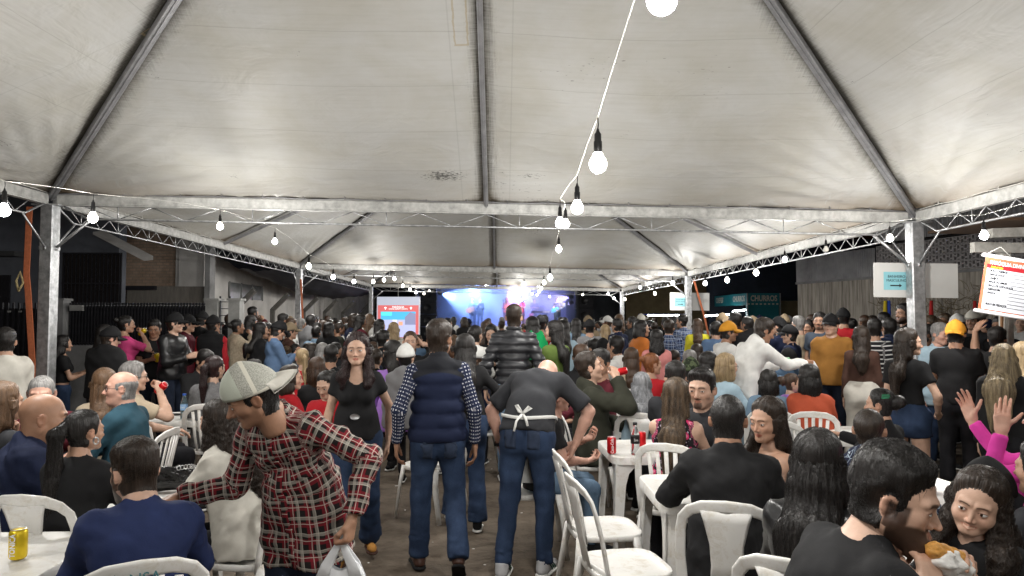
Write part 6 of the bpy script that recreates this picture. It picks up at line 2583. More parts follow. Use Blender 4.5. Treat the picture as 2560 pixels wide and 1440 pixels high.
def string(name, label, bl, group, lead=None, tail=None, m=cable_w, mid=.10):
 """bl: list of (px, py, Y) of globe centres; cable runs over the sockets"""
 pts = []
 bs = []
 for b_ in bl:
  p = P(b_[0], b_[1], b_[2]) + Vector((0, 0, .093)) if len(b_) < 5 else Vector(b_[:3])
  bs.append((p, b_))
 pre = [Vector(q) for q in (lead or [])]
 post_ = [Vector(q) for q in (tail or [])]
 anchors = pre + [p + Vector((0, 0, .075)) for p, _ in bs] + post_
 for i, a_ in enumerate(anchors):
  pts.append(a_)
  if i < len(anchors) - 1:
   c_ = anchors[i + 1]
   for t in (.33, .67):
    v = a_.lerp(c_, t)
    v.z += .035 * (c_ - a_).length * t * (1 - t)
    pts.append(v)
 o = MB().tube(pts, .0022, 6).build(name, m, None, True)
 tag(o, label, 'cable')
 for k, (p, b_) in enumerate(bs):
  lit = not (len(b_) > 3 and b_[3] == 'off')
  bulb(p, power=PW * (1.0 if 'middle' in group or p.y > 16 else 1.35), label=f'{ORD[k]} {"lit" if lit else "unlit"} bulb of the {group}, counted from the camera', group='bulbs of the ' + group, lit=lit, cool=(k % 3 == 0), big=1.0 if p.y < 10 else 1.35, light=(b_[2] if len(b_) < 5 else 0) < 30)  # distant bulbs are oversized: their glow is put into the globe size
string('light_cable', 'white cable of the middle light string coming from above', [(1655, -2, 1.42), (1495, 410, 2.5), (1443, 520, 3.6), (1400, 558, 4.9), (1414, 560, 5.6), (1397, 623, 7.3), (1375, 689, 11.5), (1360, 703, 17), (1353, 718, 22), (1347, 727, 27)],
  'middle light string', lead=[(.30, -4, 2.75), (.34, -1.5, 2.62), (.36, .4, 2.52)])
string('light_cable', 'cable of the left light string running to the back', [(10, 527, 4.0), (232, 545, 4.9), (550, 566, 7.2), (687, 604, 8.8), (772, 661, 12.2), (833, 689, 14.5), (885, 701, 17), (933, 701, 17.9), (960, 697, 19.2), (986, 694, 20.5), (1007, 712, 23), (1025, 721, 25), (1040, 729, 28), (1060, 732, 31), (1073, 726, 33)],
  'left light string', lead=[(-2.9, -3, 2.6), (-2.9, 1.2, 2.5)])
string('light_cable', 'cable of the right light string running to the back', [(2460, 589, 5.6), (2225, 596, 7.0), (2065, 624, 8.4, 'off'), (1962, 649, 9.6), (1890, 677, 11.4), (1818, 696, 13.4), (1763, 705, 15.5), (1682, 704, 17.8), (1637, 731, 21), (1600, 716, 23), (1562, 746, 26), (1535, 744, 28), (1520, 732, 30), (1457, 735, 33)],
  'right light string', lead=[(3.5, -2.0, 2.6), (3.5, 1.5, 2.5)])
string('light_cable', 'short cable of the far centre light cluster', [(1310, 706, 24), (1296, 728, 28), (1308, 735, 29), (1322, 724, 30), (1330, 733, 31), (1343, 735, 32), (1374, 740, 34), (1304, 748, 33), (1312, 744, 34)], 'far centre light string', lead=[(TX, ty(2) + .1, 2.75)])
# the same strings carry on behind the camera
for k, p in enumerate(((.34, -1.0, 2.42), (.34, -3.2, 2.5), (-2.85, 1.9, 2.45), (-2.85, -.6, 2.45), (3.4, 3.0, 2.45), (3.45, .4, 2.45))):
 bulb(Vector(p), f'{ORD[k]} bulb of the strings continuing behind the camera', 'bulbs behind the camera', light=True)
# furniture ------------------------------------------------------------------------
plas = mat('white_plastic', (.70, .69, .66), .30, .05, 4, .08, 30, spec=.5, col2=(.76, .75, .73))
nt, b = nodes_of(plas)
mul_into(nt, b, ramp(nt, tex_noise(nt, 14, 6, None, .5, 'Object', .75).outputs[0], .34, (.72, .66, .56), .50, W3).outputs[0], .65)
def chair_back(kind):
 """rounded arch; returns frame mesh builder plus slats"""
 tilt = .22
 fr = MB()
 def bp_(x, z):
  zz = z - .43
  return Vector((x, -.185 - zz * tilt + .05 * (x / .2) ** 2, z))
 pts = []
 hw0, hw1, top = .195, .175, .875
 pts.append(bp_(-.190, .41))
 pts.append(bp_(-.198, .50))
 pts.append(bp_(-.205, .62))
 for k in range(9):
  a = math.pi - k * math.pi / 8
  pts.append(bp_(.20 * math.copysign(abs(math.cos(a)) ** .72, math.cos(a)), .74 + (top - .74) * abs(math.sin(a)) ** .8))
 pts += [bp_(.205, .62), bp_(.198, .50), bp_(.190, .41)]
 n = len(pts)
 wd = [.050, .048, .046] + [.046, .047, .050, .055, .058, .055, .050, .047, .046] + [.046, .048, .050]
 nr = [Vector((0, -1, -tilt)) for _ in pts]
 fr.sweep(pts, wd, .016, nr, 10)
 fr.sweep([bp_(-.19, .445), bp_(0, .445), bp_(.19, .445)], .05, .014, Vector((0, -1, -tilt)), 8)
 sl = []
 if kind == 'slat':
  for k in range(5):
   x = -.115 + k * .0575
   ztop = .74 + (top - .74) * math.sqrt(max(0, 1 - (x / .22) ** 2)) - .03
   sl.append(MB().sweep([bp_(x * .75, .45), bp_(x * .9, .60), bp_(x, ztop)], [.020, .026, .028], .008, Vector((0, -1, -tilt)), 8))
 else:
  sl.append(MB().sweep([bp_(0, .45), bp_(0, .60), bp_(0, .70), bp_(0, .80), bp_(0, .85)], [.16, .135, .145, .19, .22], .007, Vector((0, -1, -tilt)), 8))
 return fr, sl
def make_chair(kind):
 r_ = empty('plastic_chair')
 seat = MB()
 V = []
 n = 28
 for (sc, z) in ((.0, .435), (.55, .432), (.88, .436), (.97, .447), (1.0, .443), (1.0, .415), (.975, .412), (.95, .428), (0, .425)):
  for k in range(n):
   a = 2 * math.pi * k / n
   ca, sa = math.cos(a), math.sin(a)
   V.append((sc * .215 * math.copysign(abs(ca) ** .5, ca), sc * .205 * math.copysign(abs(sa) ** .5, sa) + .015, z))
 F = [(i * n + k, i * n + (k + 1) % n, (i + 1) * n + (k + 1) % n, (i + 1) * n + k) for i in range(8) for k in range(n)]
 seat.add(V, F)
 seat.build('seat', plas, r_, True)
 fr, sl = chair_back(kind)
 fr.build('backrest', plas, r_, True)
 for s_ in sl:
  s_.build('slat', plas, r_, True)
 for sx_, sy_ in ((-1, 1), (1, 1), (-1, -1), (1, -1)):
  top = Vector((sx_ * .180, .165 if sy_ > 0 else -.155, .43))
  bot = Vector((sx_ * .222, .215 if sy_ > 0 else -.235, 0))
  mid = top.lerp(bot, .3)
  mid.x += sx_ * .012
  m_ = MB()
  m_.sweep([top, mid, bot], [.075, .052, .036], [.030, .026, .020], Vector((sx_ * .75, sy_ * .65, .1)), 8)
  m_.build('leg', plas, r_, True)
 return r_
CH = {'slat': make_chair('slat'), 'panel': make_chair('panel')}
for c_ in CH.values():
 kids(c_)
_used = set()
PEND = []
def chair(x, y, heading, label, kind='slat', group='white plastic chairs around the tables'):
 src = CH[kind]
 if kind not in _used:
  _used.add(kind)
  o = src
 else:
  o = copy_tree(src)
 o.location = (x, y, 0)
 o.rotation_euler = (0, 0, heading * D2R)
 tag(o, label, 'chair', group)
 return o
def make_table():
 r_ = empty('plastic_table')
 H = .72
 w_ = .36
 n = 40
 V = []
 prof = ((0.0, H - .004), (.90, H - .004), (.93, H + .002), (.985, H + .002), (1.0, H - .006), (1.0, H - .055), (.985, H - .055), (.975, H - .012), (0, H - .014))
 for (sc, z) in prof:
  for k in range(n):
   a = 2 * math.pi * (k + .5) / n
   ca, sa = math.cos(a), math.sin(a)
   V.append((sc * w_ * math.copysign(min(1, abs(ca) ** .22), ca), sc * w_ * math.copysign(min(1, abs(sa) ** .22), sa), z))
 F = [(i * n + k, i * n + (k + 1) % n, (i + 1) * n + (k + 1) % n, (i + 1) * n + k) for i in range(len(prof) - 1) for k in range(n)]
 me = MB().add(V, F).mesh('tabletop', True, [plas])
 autosmooth(me, 35)
 link('tabletop', me, r_)
 for sx_ in (-1, 1):
  for sy_ in (-1, 1):
   m_ = MB()
   for ax_ in (0, 1):
    prof2 = []
    for t, (wd, z) in enumerate(((.20, H - .05), (.135, H - .075), (.095, H - .12), (.075, H - .20), (.062, .30), (.050, 0))):
     prof2.append((wd, z))
    V = []
    for wd, z in prof2:
     sp = .335 + .020 * (1 - z / H)
     for th in (0, .012):
      a_ = (sx_ * sp, sy_ * (sp - th)) if ax_ == 0 else (sx_ * (sp - th), sy_ * sp)
      b_ = (sx_ * (sp - wd), sy_ * (sp - th)) if ax_ == 0 else (sx_ * (sp - th), sy_ * (sp - wd))
      V += [(a_[0], a_[1], z), (b_[0], b_[1], z)]
    F = []
    for i in range(len(prof2) - 1):
     b0 = i * 4
     F += [(b0, b0 + 1, b0 + 5, b0 + 4), (b0 + 3, b0 + 2, b0 + 6, b0 + 7), (b0 + 1, b0 + 3, b0 + 7, b0 + 5), (b0 + 2, b0, b0 + 4, b0 + 6)]
    F += [(0, 2, 3, 1), (20, 21, 23, 22)]
    m_.add(V, F)
   m_.build('leg', plas, r_)
 return r_
TB = make_table()
kids(TB)
_t = []
TABS = []
def table(x, y, rot, label):
 o = TB if not _t else copy_tree(TB)
 _t.append(1)
 o.location = (x, y, 0)
 o.rotation_euler = (0, 0, rot * D2R)
 TABS.append((x, y))
 return tag(o, label, 'table', 'white square plastic tables')
# drinks
redcan = mat('red_can', (.55, .01, .015), .3, .05, 6, metal=.5)
CANM = {'red': redcan, 'green': mat('green_can', (.02, .35, .08), .3, .1, 6, metal=.5), 'orange': mat('orange_can', (.75, .16, .01), .3, .1, 6, metal=.5), 'yellow': mat('yellow_can', (.70, .50, .02), .3, .1, 6, metal=.5)}
alu = mat('aluminium', (.6, .6, .62), .3, .05, 20, metal=1)
def can(x, y, z, col, label, text=None, rot=0, tilt=None, straw=False):
 r_ = empty('drink_can', (x, y, z), 0, label, 'can')
 if tilt:
  r_.rotation_euler = tilt
 else:
  r_.rotation_euler = (0, 0, rot)
 MB().lathe([(.024, 0), (.030, .006), (.033, .014), (.033, .106), (.027, .118)], 20).build('can_body', CANM[col], r_, True)
 MB().lathe([(.027, .118), (.028, .121), (.026, .121), (.024, .1175), (.001, .117)], 20, cap=False).build('can_top', alu, r_, True)
 if text:
  t = text_mesh(text, .030, 'lettering', mat('print_white', (.8, .8, .8), .5), r_, (0.0, -.0338, .06), (math.pi / 2, -math.pi / 2, 0), sx=.8, ext=.0006, bold=.0006)
 if straw:
  MB().tube([(.01, 0, .10), (.02, .005, .22)], .003, 6).build('straw', mat('straw_white', (.7, .7, .7), .4), r_)
 return r_
clear = mat('clear_plastic', (.85, .9, .92), .05, 0, trans=.92, ior=1.2)
clearb = mat('bluish_plastic', (.60, .82, .9), .05, 0, trans=.85, ior=1.2)
def bottle(x, y, z, h, m, capm, labm, label, text=None):
 r_ = empty('bottle', (x, y, z), 0, label, 'bottle')
 w_ = h * .145
 MB().lathe([(w_ * .9, 0), (w_, h * .02), (w_ * .95, h * .25), (w_, h * .5), (w_ * .98, h * .62), (w_ * .45, h * .84), (w_ * .42, h * .93)], 18).build('bottle_body', m, r_, True)
 MB().lathe([(w_ * .5, h * .92), (w_ * .5, h)], 14).build('cap', capm, r_, True)
 lb_ = MB().lathe([(w_ * 1.02, h * .34), (w_ * 1.02, h * .58)], 18, cap=False).build('wrapper', labm, r_, True)
 if text:
  text_mesh(text, h * .11, 'lettering', mat('print_white', (.8, .8, .8), .5), lb_, (0, -w_ * 1.04, h * .46), ext=.0005, sx=.6)
 return r_
# ------------------------------------------------------------------ the people
SK = {'light': (.50, .32, .235), 'mid': (.40, .235, .16), 'tan': (.30, .165, .105), 'brown': (.20, .105, .065), 'dark': (.13, .065, .04), 'pink': (.50, .29, .22)}
HC = {'black': ((.0075, .006, .0055), None), 'dbrown': ((.018, .011, .007), None), 'brown': ((.042, .022, .012), None), 'lbrown': ((.09, .05, .026), None),
  'blond': ((.24, .16, .085), (.42, .31, .17)), 'grey': ((.15, .145, .14), (.30, .29, .28)), 'silver': ((.17, .175, .19), (.36, .37, .39)), 'auburn': ((.14, .045, .014), (.25, .09, .03)),
  'high': ((.022, .014, .009), (.15, .10, .06)), 'wine': ((.016, .006, .006), None), 'ombre': ((.05, .032, .02), (.38, .30, .18))}
CC = {'black': (.011, .011, .012), 'charcoal': (.028, .029, .033), 'navy': (.010, .015, .040), 'royal': (.018, .028, .085), 'white': (.66, .66, .64), 'offwhite': (.52, .50, .45), 'grey': (.17, .17, .175),
  'lgrey': (.38, .38, .39), 'red': (.36, .012, .018), 'rust': (.40, .075, .035), 'maroon': (.085, .012, .02), 'pink': (.60, .23, .22), 'magenta': (.56, .045, .30), 'hotpink': (.55, .06, .20), 'teal': (.022, .062, .088),
  'olive': (.030, .031, .022), 'green': (.10, .15, .035), 'mustard': (.62, .28, .03), 'ochre': (.32, .15, .035), 'beige': (.40, .33, .24), 'brown': (.060, .030, .022), 'yellow': (.62, .56, .04), 'orange': (.48, .15, .03),
  'lblue': (.34, .46, .54), 'denim': (.075, .13, .21), 'ldenim': (.16, .24, .33), 'blue': (.085, .14, .24), 'lilac': (.34, .17, .55), 'khaki': (.26, .20, .13), 'slate': (.045, .06, .085), 'mint': (.30, .50, .38), 'brightgreen': (.01, .33, .10)}
def skn(k):
 return skin_mat('skin_' + k, SK[k])
def hrm(k):
 return hair_mat('hair_' + k, HC[k][0], HC[k][1])
def clo(k, kind=None):
 if kind in ('leather', 'nylon', 'satin'):
  nm = f'{kind}_{k}'
  return MATS.get(nm) or cloth(nm, CC[k], {'leather': .32, 'nylon': .38, 'satin': .42}[kind], .15, .7, spec=.5)
 if kind == 'fuzzy':
  return MATS.get('fuzzy_' + k) or mat('fuzzy_' + k, CC[k], .95, .25, 40, .9, 120)
 return cloth('cloth_' + k, CC[k], var=.12)
JEAN = {'blue': (.018, .032, .066), 'dark': (.011, .016, .030), 'light': (.10, .155, .22), 'black': (.010, .010, .012)}
def jean(k):
 nm = 'denim_' + k
 if nm in MATS:
  return MATS[nm]
 m = cloth(nm, JEAN[k], .85, .1, .6)
 nt, b = nodes_of(m)
 mul_into(nt, b, ramp(nt, tex_noise(nt, 6, 4, (1, 1, .45), .3).outputs[0], .42, (.75, .78, .82), .66, (1.6, 1.55, 1.5)).outputs[0], .8)
 mul_into(nt, b, ramp(nt, tex_noise(nt, 500, 2, (1, 1, .25)).outputs[0], .35, (.7, .7, .75), .65, (1.3, 1.3, 1.3)).outputs[0], .6)
 return m
# patterned cloths use the woven coordinates
def pat_base(nm, base, rough=.85):
 m = cloth(nm, base, rough, .06)
 nt, b = nodes_of(m)
 at = nt.nodes.new('ShaderNodeAttribute')
 at.attribute_name = 'guv'
 sp = nt.nodes.new('ShaderNodeSeparateXYZ')
 lk(nt, at.outputs['Vector'], sp.inputs[0])
 return m, nt, b, sp, at
def mth(nt, op, a, b=None, c=None):
 n = nt.nodes.new('ShaderNodeMath')
 n.operation = op
 for i, v in enumerate((a, b, c)):
  if v is None:
   continue
  if isinstance(v, (int, float)):
   n.inputs[i].default_value = v
  else:
   lk(nt, v, n.inputs[i])
 return n.outputs[0]
def stripe(nt, src, per, off, wd):
 """1 inside a stripe"""
 f = mth(nt, 'FRACT', mth(nt, 'MULTIPLY_ADD', src, 1.0 / per, off))
 return mth(nt, 'LESS_THAN', f, wd)
def mixc(nt, fac, A, B):
 mx = nt.nodes.new('ShaderNodeMix')
 mx.data_type = 'RGBA'
 if isinstance(fac, (int, float)):
  mx.inputs[0].default_value = fac
 else:
  lk(nt, fac, mx.inputs[0])
 for i, v in ((6, A), (7, B)):
  if isinstance(v, tuple):
   mx.inputs[i].default_value = (*v, 1)
  else:
   lk(nt, v, mx.inputs[i])
 return mx.outputs[2]
def plaid(nm, base, red, wht, per=.085, redw=.30):
 m, nt, b, sp, at = pat_base(nm, base)
 u, v = sp.outputs['X'], sp.outputs['Y']
 wb = tex_noise(nt, 3.5, 2, None, 0, 'guv')
 cw = mth(nt, 'MULTIPLY_ADD', wb.outputs[0], .05, -.025)
 u = mth(nt, 'ADD', u, cw)
 v = mth(nt, 'ADD', v, cw)
 c = base
 for s_ in (u, v):
  c = mixc(nt, mth(nt, 'MULTIPLY', stripe(nt, s_, per, .0, redw), .62), c, red)
 for s_ in (u, v):
  c = mixc(nt, mth(nt, 'MULTIPLY', stripe(nt, s_, per, .55, .20), .42), c, wht)
 for s_ in (u, v):
  c = mixc(nt, mth(nt, 'MULTIPLY', stripe(nt, s_, per, .82, .045), .85), c, wht)
  c = mixc(nt, mth(nt, 'MULTIPLY', stripe(nt, s_, per, .40, .035), .7), c, wht)
 lk(nt, c, b.inputs['Base Color'])
 return m
PLAID = plaid('plaid_red_black', (.012, .009, .009), (.20, .009, .018), (.42, .39, .34), .066, .30)
PLAIDB = plaid('plaid_blue', (.015, .022, .06), (.05, .09, .2), (.35, .4, .5))
PLAIDR = plaid('plaid_red_white', (.28, .03, .04), (.45, .02, .03), (.5, .45, .42), .06)
def dots():
 m, nt, b, sp, at = pat_base('dotted_navy', (.014, .020, .05))
 fu = mth(nt, 'SUBTRACT', mth(nt, 'FRACT', mth(nt, 'MULTIPLY', sp.outputs['X'], 40)), .5)
 fv = mth(nt, 'SUBTRACT', mth(nt, 'FRACT', mth(nt, 'MULTIPLY', sp.outputs['Y'], 40)), .5)
 d = mth(nt, 'ADD', mth(nt, 'MULTIPLY', fu, fu), mth(nt, 'MULTIPLY', fv, fv))
 lk(nt, mixc(nt, mth(nt, 'LESS_THAN', d, .045), (.014, .020, .05), (.55, .55, .58)), b.inputs['Base Color'])
 return m
def stripes():
 m, nt, b, sp, at = pat_base('striped_black_white', (.012, .012, .015))
 lk(nt, mixc(nt, stripe(nt, sp.outputs['Y'], .055, .2, .28), (.012, .012, .015), (.6, .6, .6)), b.inputs['Base Color'])
 return m
def floral():
 m, nt, b, sp, at = pat_base('floral_pink', (.015, .012, .015))
 vo = nt.nodes.new('ShaderNodeTexVoronoi')
 vo.inputs['Scale'].default_value = 17
 lk(nt, at.outputs['Vector'], vo.inputs['Vector'])
 vo2 = nt.nodes.new('ShaderNodeTexVoronoi')
 vo2.inputs['Scale'].default_value = 46
 lk(nt, at.outputs['Vector'], vo2.inputs['Vector'])
 c = mixc(nt, mth(nt, 'LESS_THAN', vo2.outputs[0], .30), (.015, .012, .015), (.36, .30, .36))
 c = mixc(nt, mth(nt, 'LESS_THAN', vo.outputs[0], .46), c, (.55, .035, .13))
 c = mixc(nt, mth(nt, 'LESS_THAN', mth(nt, 'ABSOLUTE', mth(nt, 'SUBTRACT', vo.outputs[0], .25)), .05), c, (.75, .28, .38))
 c = mixc(nt, mth(nt, 'LESS_THAN', vo.outputs[0], .10), c, (.25, .005, .04))
 lk(nt, c, b.inputs['Base Color'])
 return m
def circuit():
 m, nt, b, sp, at = pat_base('circuit_navy', (.014, .018, .04))
 vo = nt.nodes.new('ShaderNodeTexVoronoi')
 vo.feature = 'DISTANCE_TO_EDGE'
 vo.distance = 'MANHATTAN' if False else vo.distance
 vo.inputs['Scale'].default_value = 26
 lk(nt, at.outputs['Vector'], vo.inputs['Vector'])
 vo2 = nt.nodes.new('ShaderNodeTexVoronoi')
 vo2.inputs['Scale'].default_value = 42
 lk(nt, at.outputs['Vector'], vo2.inputs['Vector'])
 c = mixc(nt, mth(nt, 'LESS_THAN', vo.outputs[0], .035), (.014, .018, .04), (.30, .36, .42))
 c = mixc(nt, mth(nt, 'LESS_THAN', vo2.outputs[0], .16), c, (.55, .6, .65))
 lk(nt, c, b.inputs['Base Color'])
 return m
def camo():
 m = cloth('camouflage', (.03, .04, .02))
 nt, b = nodes_of(m)
 lk(nt, mixc(nt, mth(nt, 'GREATER_THAN', tex_noise(nt, 26, 2).outputs[0], .52), (.016, .022, .012), (.075, .095, .05)), b.inputs['Base Color'])
 return m
def marble():
 m = cloth('cracked_white', (.5, .5, .5))
 nt, b = nodes_of(m)
 vo = nt.nodes.new('ShaderNodeTexVoronoi')
 vo.feature = 'DISTANCE_TO_EDGE'
 vo.inputs['Scale'].default_value = 9
 lk(nt, nt.nodes['Texture Coordinate'].outputs['Object'], vo.inputs['Vector'])
 lk(nt, mixc(nt, mth(nt, 'LESS_THAN', vo.outputs[0], .035), (.55, .55, .55), (.015, .015, .015)), b.inputs['Base Color'])
 return m
def mesh_cap():
 m = cloth('cap_mesh', (.42, .42, .36))
 nt, b = nodes_of(m)
 tcx = nt.nodes['Texture Coordinate']
 ck = tex_noise(nt, 330, 1)
 sp = nt.nodes.new('ShaderNodeSeparateXYZ')
 lk(nt, tcx.outputs['Object'], sp.inputs[0])
 back = mth(nt, 'LESS_THAN', sp.outputs['Y'], .030)
 base = mixc(nt, mth(nt, 'MULTIPLY', mth(nt, 'GREATER_THAN', ck.outputs[0], .5), .6), (.42, .42, .37), (.15, .15, .14))
 seam = mth(nt, 'LESS_THAN', mth(nt, 'ABSOLUTE', mth(nt, 'SUBTRACT', sp.outputs['Y'], -.02)), .008)
 base = mixc(nt, seam, base, (.60, .58, .50))
 rim = mth(nt, 'LESS_THAN', sp.outputs['Z'], .030)
 base = mixc(nt, rim, base, (.60, .58, .50))
 lk(nt, mixc(nt, back, (.47, .50, .43), base), b.inputs['Base Color'])
 return m
def two_tone():
 m = cloth('vest_navy', (.010, .015, .040), .85)
 nt, b = nodes_of(m)
 sp = nt.nodes.new('ShaderNodeSeparateXYZ')
 lk(nt, nt.nodes['Texture Coordinate'].outputs['Object'], sp.inputs[0])
 xx = mth(nt, 'MULTIPLY', sp.outputs['X'], sp.outputs['X'])
 f = mth(nt, 'GREATER_THAN', mth(nt, 'MULTIPLY_ADD', xx, 1.6, sp.outputs['Z']), 1.335)
 lk(nt, mixc(nt, f, (.010, .015, .040), (.013, .014, .018)), b.inputs['Base Color'])
 return m
SPEC = {'vest2': two_tone(), 'plaid': PLAID, 'plaidb': PLAIDB, 'plaidr': PLAIDR, 'dots': dots(), 'stripes': stripes(), 'floral': floral(), 'circuit': circuit(), 'camo': camo(), 'marble': marble(), 'meshcap': mesh_cap()}
GUV = {'plaid', 'plaidb', 'plaidr', 'dots', 'stripes', 'floral', 'circuit'}
def tm(k):
 if k in SPEC:
  return SPEC[k]
 if ':' in k:
  a_, b_ = k.split(':')
  return clo(a_, b_)
 return clo(k)
HANDS_AT = {}
def headtop(J):
 return J['hc'] + J['Rh'] @ np_((0, -.018, .122)) * J['hs']
def put(label, px, py, Y, heading, lod=1, sk='mid', hc='black', tc='black', bc='blue', uc=None, hatc='black', shc='black', brimc=None, seat=None, key=None, group=None, seed=None, solec='white', fitz=True, **q):
 q = dict(q)
 q.setdefault('sex', 'm')
 q['w'] = q.get('w', 1.0) * .93
 p = P(px, py, Y)
 zt = p.z - (.012 if q.get('hat') else 0.0) - (.008 if q.get('hair', 'short') not in ('ring', 'none', 'buzz') and not q.get('hat') else 0)
 if q.get('hat') in ('cap', 'capback', 'beanie', 'cowboy'):
  zt -= .012
 sit = q.get('sit')
 s_ = q.get('s', 1.0)
 lo_, hi_ = (.60, .90) if q['sex'] == 'c' else (.86, 1.13)
 for _ in range(4):
  J = skeleton(dict(q, s=s_))
  t = headtop(J)[2]
  base = (.54 if sit else 0)
  s_ = s_ * (zt - base) / max(.2, t - base)
  s_ = min(hi_, max(lo_, s_))
 if not fitz:
  s_ = q.get('s', 1.0)
 q['s'] = s_
 J = skeleton(q)
 t = headtop(J)
 if abs(t[2] - zt) > .035:
  if sit:
   q['pelvis'] = .54 + (zt - t[2])
   J = skeleton(q)
   t = headtop(J)
  print('FIT %-46s z want %.2f got %.2f s %.2f' % (label[:46], zt, t[2], s_))
 if key is not None:
  s_ = zt / headtop(skeleton(dict(q, s=1.0)))[2]
  q['rootscale'] = s_
  q['s'] = 1.0
  q.pop('pelvis', None)
  J = skeleton(q)
  t = headtop(J) * s_
 lod = (0 if Y < 4.3 else (1 if Y < 6.7 else 2)) if lod == 0 else lod + 1
 if q.get('top') == 'puffer' and Y < 12:
  lod = 1
 heading = heading - math.degrees(math.atan((px - 1253) / FPX))
 h = heading * D2R
 off = rz(h) @ t
 loc = (p.x - off[0], Y - off[1], 0)
 if tc in GUV or uc in GUV:
  q['guv'] = True
 mats = dict(skin=skn(sk), hair=hrm(hc), top=tm(tc), bottom=jean(bc) if bc in JEAN else tm(bc), shoe=tm(shc), sole=tm(solec), under=tm(uc) if uc else None, hat=tm(hatc))
 if brimc:
  mats['brim'] = tm(brimc)
 root, J = person(label, loc, heading, q, mats, lod, group, seed=seed if seed is not None else int(px * 7 + py) % 89, key=key)
 HANDS_AT[label] = {n: world(root, J['wr' + n] + J['fd' + n] * .075 + J['pn' + n] * .035) for n in 'RL'}
 if seat:
  off = rz(h) @ np_((0, -.03, 0))
  chair(loc[0] + off[0], loc[1] + off[1], heading, seat[1] if isinstance(seat, tuple) else seat, seat[0] if isinstance(seat, tuple) else ('slat' if int(px) % 3 else 'panel'))
 return root, J
def world(root, v):
 h = root.rotation_euler.z
 return Vector(root.location) + Vector(rz(h) @ np_(v))
# ---- the three who stand in the aisle and their neighbours ----
plaid_man, PJ = put('man in red plaid shirt and mesh cap bending over the left tables', 606, 908, 2.80, 140, 0, 'tan', 'black', 'plaid', 'dark', hatc='meshcap', brimc='offwhite', hat='capback',
 hair='short', top='shirt', bottom='loose', lean=20, bend=14, hyaw=-44, hpitch=26, hroll=-6, side=5, foldamp=1.15, neckfollow=1.9,
 head=dict(nose=1.25, age=1, beard=1), armR=((.30, .15, -.30), (.2, -.3, -1), 'fist', (-.2, 0, -1), (-.5, 1, -.1)), armL=((.23, .04, -.37), (.9, -.5, .1), 'fist', (-1, .1, 0), (0, .2, -1)), hattilt=0)
aisle_girl, _ = put('young woman in black scoop t-shirt walking towards the camera', 893, 832, 5.0, 178, 0, 'light', 'wine', 'black', 'blue', sex='f', top='scoop', bottom='bootcut', hair='wavylong', hairlen=.34, hairfront='both', hyaw=-4, neckfollow=.5,
 head=dict(open=.6, eye=1.1), armR=((.10, .04, -.53), (.5, -1, 0), 'relax', (-1, 0, 0), (0, .1, -1)), armL=((.10, -.08, -.50), (.8, -.8, 0), 'relax', (-1, 0, 0), (0, 0, -1)), legs=((.10, .16, .085), (-.10, -.16, .12)), shc='ochre', solec='brown', highwaist=True, hairw=1.05, strands=2600)
vest_man, VJ = put('man in navy padded vest and dotted shirt walking away down the aisle', 1098, 800, 4.8, 4, 0, 'tan', 'dbrown', 'vest2', 'blue', uc='dots', top='vest', bottom='loose', hair='short', hyaw=-28,
 head=dict(beard=1), armR=((.10, .02, -.52), (.6, -1, 0), 'relax', (-1, .1, 0), (0, .15, -1)), armL=((.12, .03, -.50), (.6, -1, 0), 'relax', (-1, 0, 0), (0, .2, -1)), legs=((.12, -.22, .16), (-.12, .10, .085)), shoepitchR=-35, shoes='boot', shc='brown:leather', solec='black', quilt=.095, qamp=.017, loose=.75, w=.97)
put('woman in black sweater and jeans behind the vest man', 1163, 836, 5.75, 3, 0, 'mid', 'black', 'black', 'blue', sex='f', top='fitted', bottom='bootcut', hair='long', hairlen=.52, armR=((.12, .10, -.42), (1, -.6, 0), 'relax', (-1, .1, 0), (-.3, 1, -.3)), armL=((.08, .12, -.42), (1, -.6, 0), 'relax', (-1, 0, 0), (-.3, 1, -.3)), legs=((.10, -.05, .085), (-.10, .18, .085)), glute=1.12, hipw=1.05, w=1.08)
apron_man, AJ = put('man with white apron strings bending forward away from the camera', 1376, 925, 5.35, -14, 0, 'pink', 'dbrown', 'charcoal', 'blue', hair='none', top='apron', bottom='jeans', lean=50, bend=18, hpitch=80, neckfollow=1.1, w=1.02, shw=.95,
 armR=((.10, .02, -.44), (1, .1, .2), 'relax', (-1, 0, 0), (-.3, .3, -1)), armL=((.12, -.03, -.46), (1, -.2, 0), 'relax', (-1, 0, 0), (0, 0, -1)), tattoo=[('R', .45, 1.98)], legs=((.11, .02, .085), (-.13, -.14, .085)), shc='lgrey', solec='white', foldamp=.8, slvL=.42, slvR=.42)
put('man in black quilted puffer jacket standing before the stage', 1285, 762, 7.5, -3, 0, 'light', 'dbrown', 'charcoal:nylon', 'light', hair='fade', top='puffer', bottom='jeans', hyaw=-6, armR=((.12, .02, -.50), (.6, -1, 0), 'relax', (-1, 0, 0), (0, .1, -1)), armL=((.12, .02, -.50), (.6, -1, 0), 'relax', (-1, 0, 0), (0, .1, -1)), quilt=.080, qamp=.020, loose=.6, w=.96, strands=900)
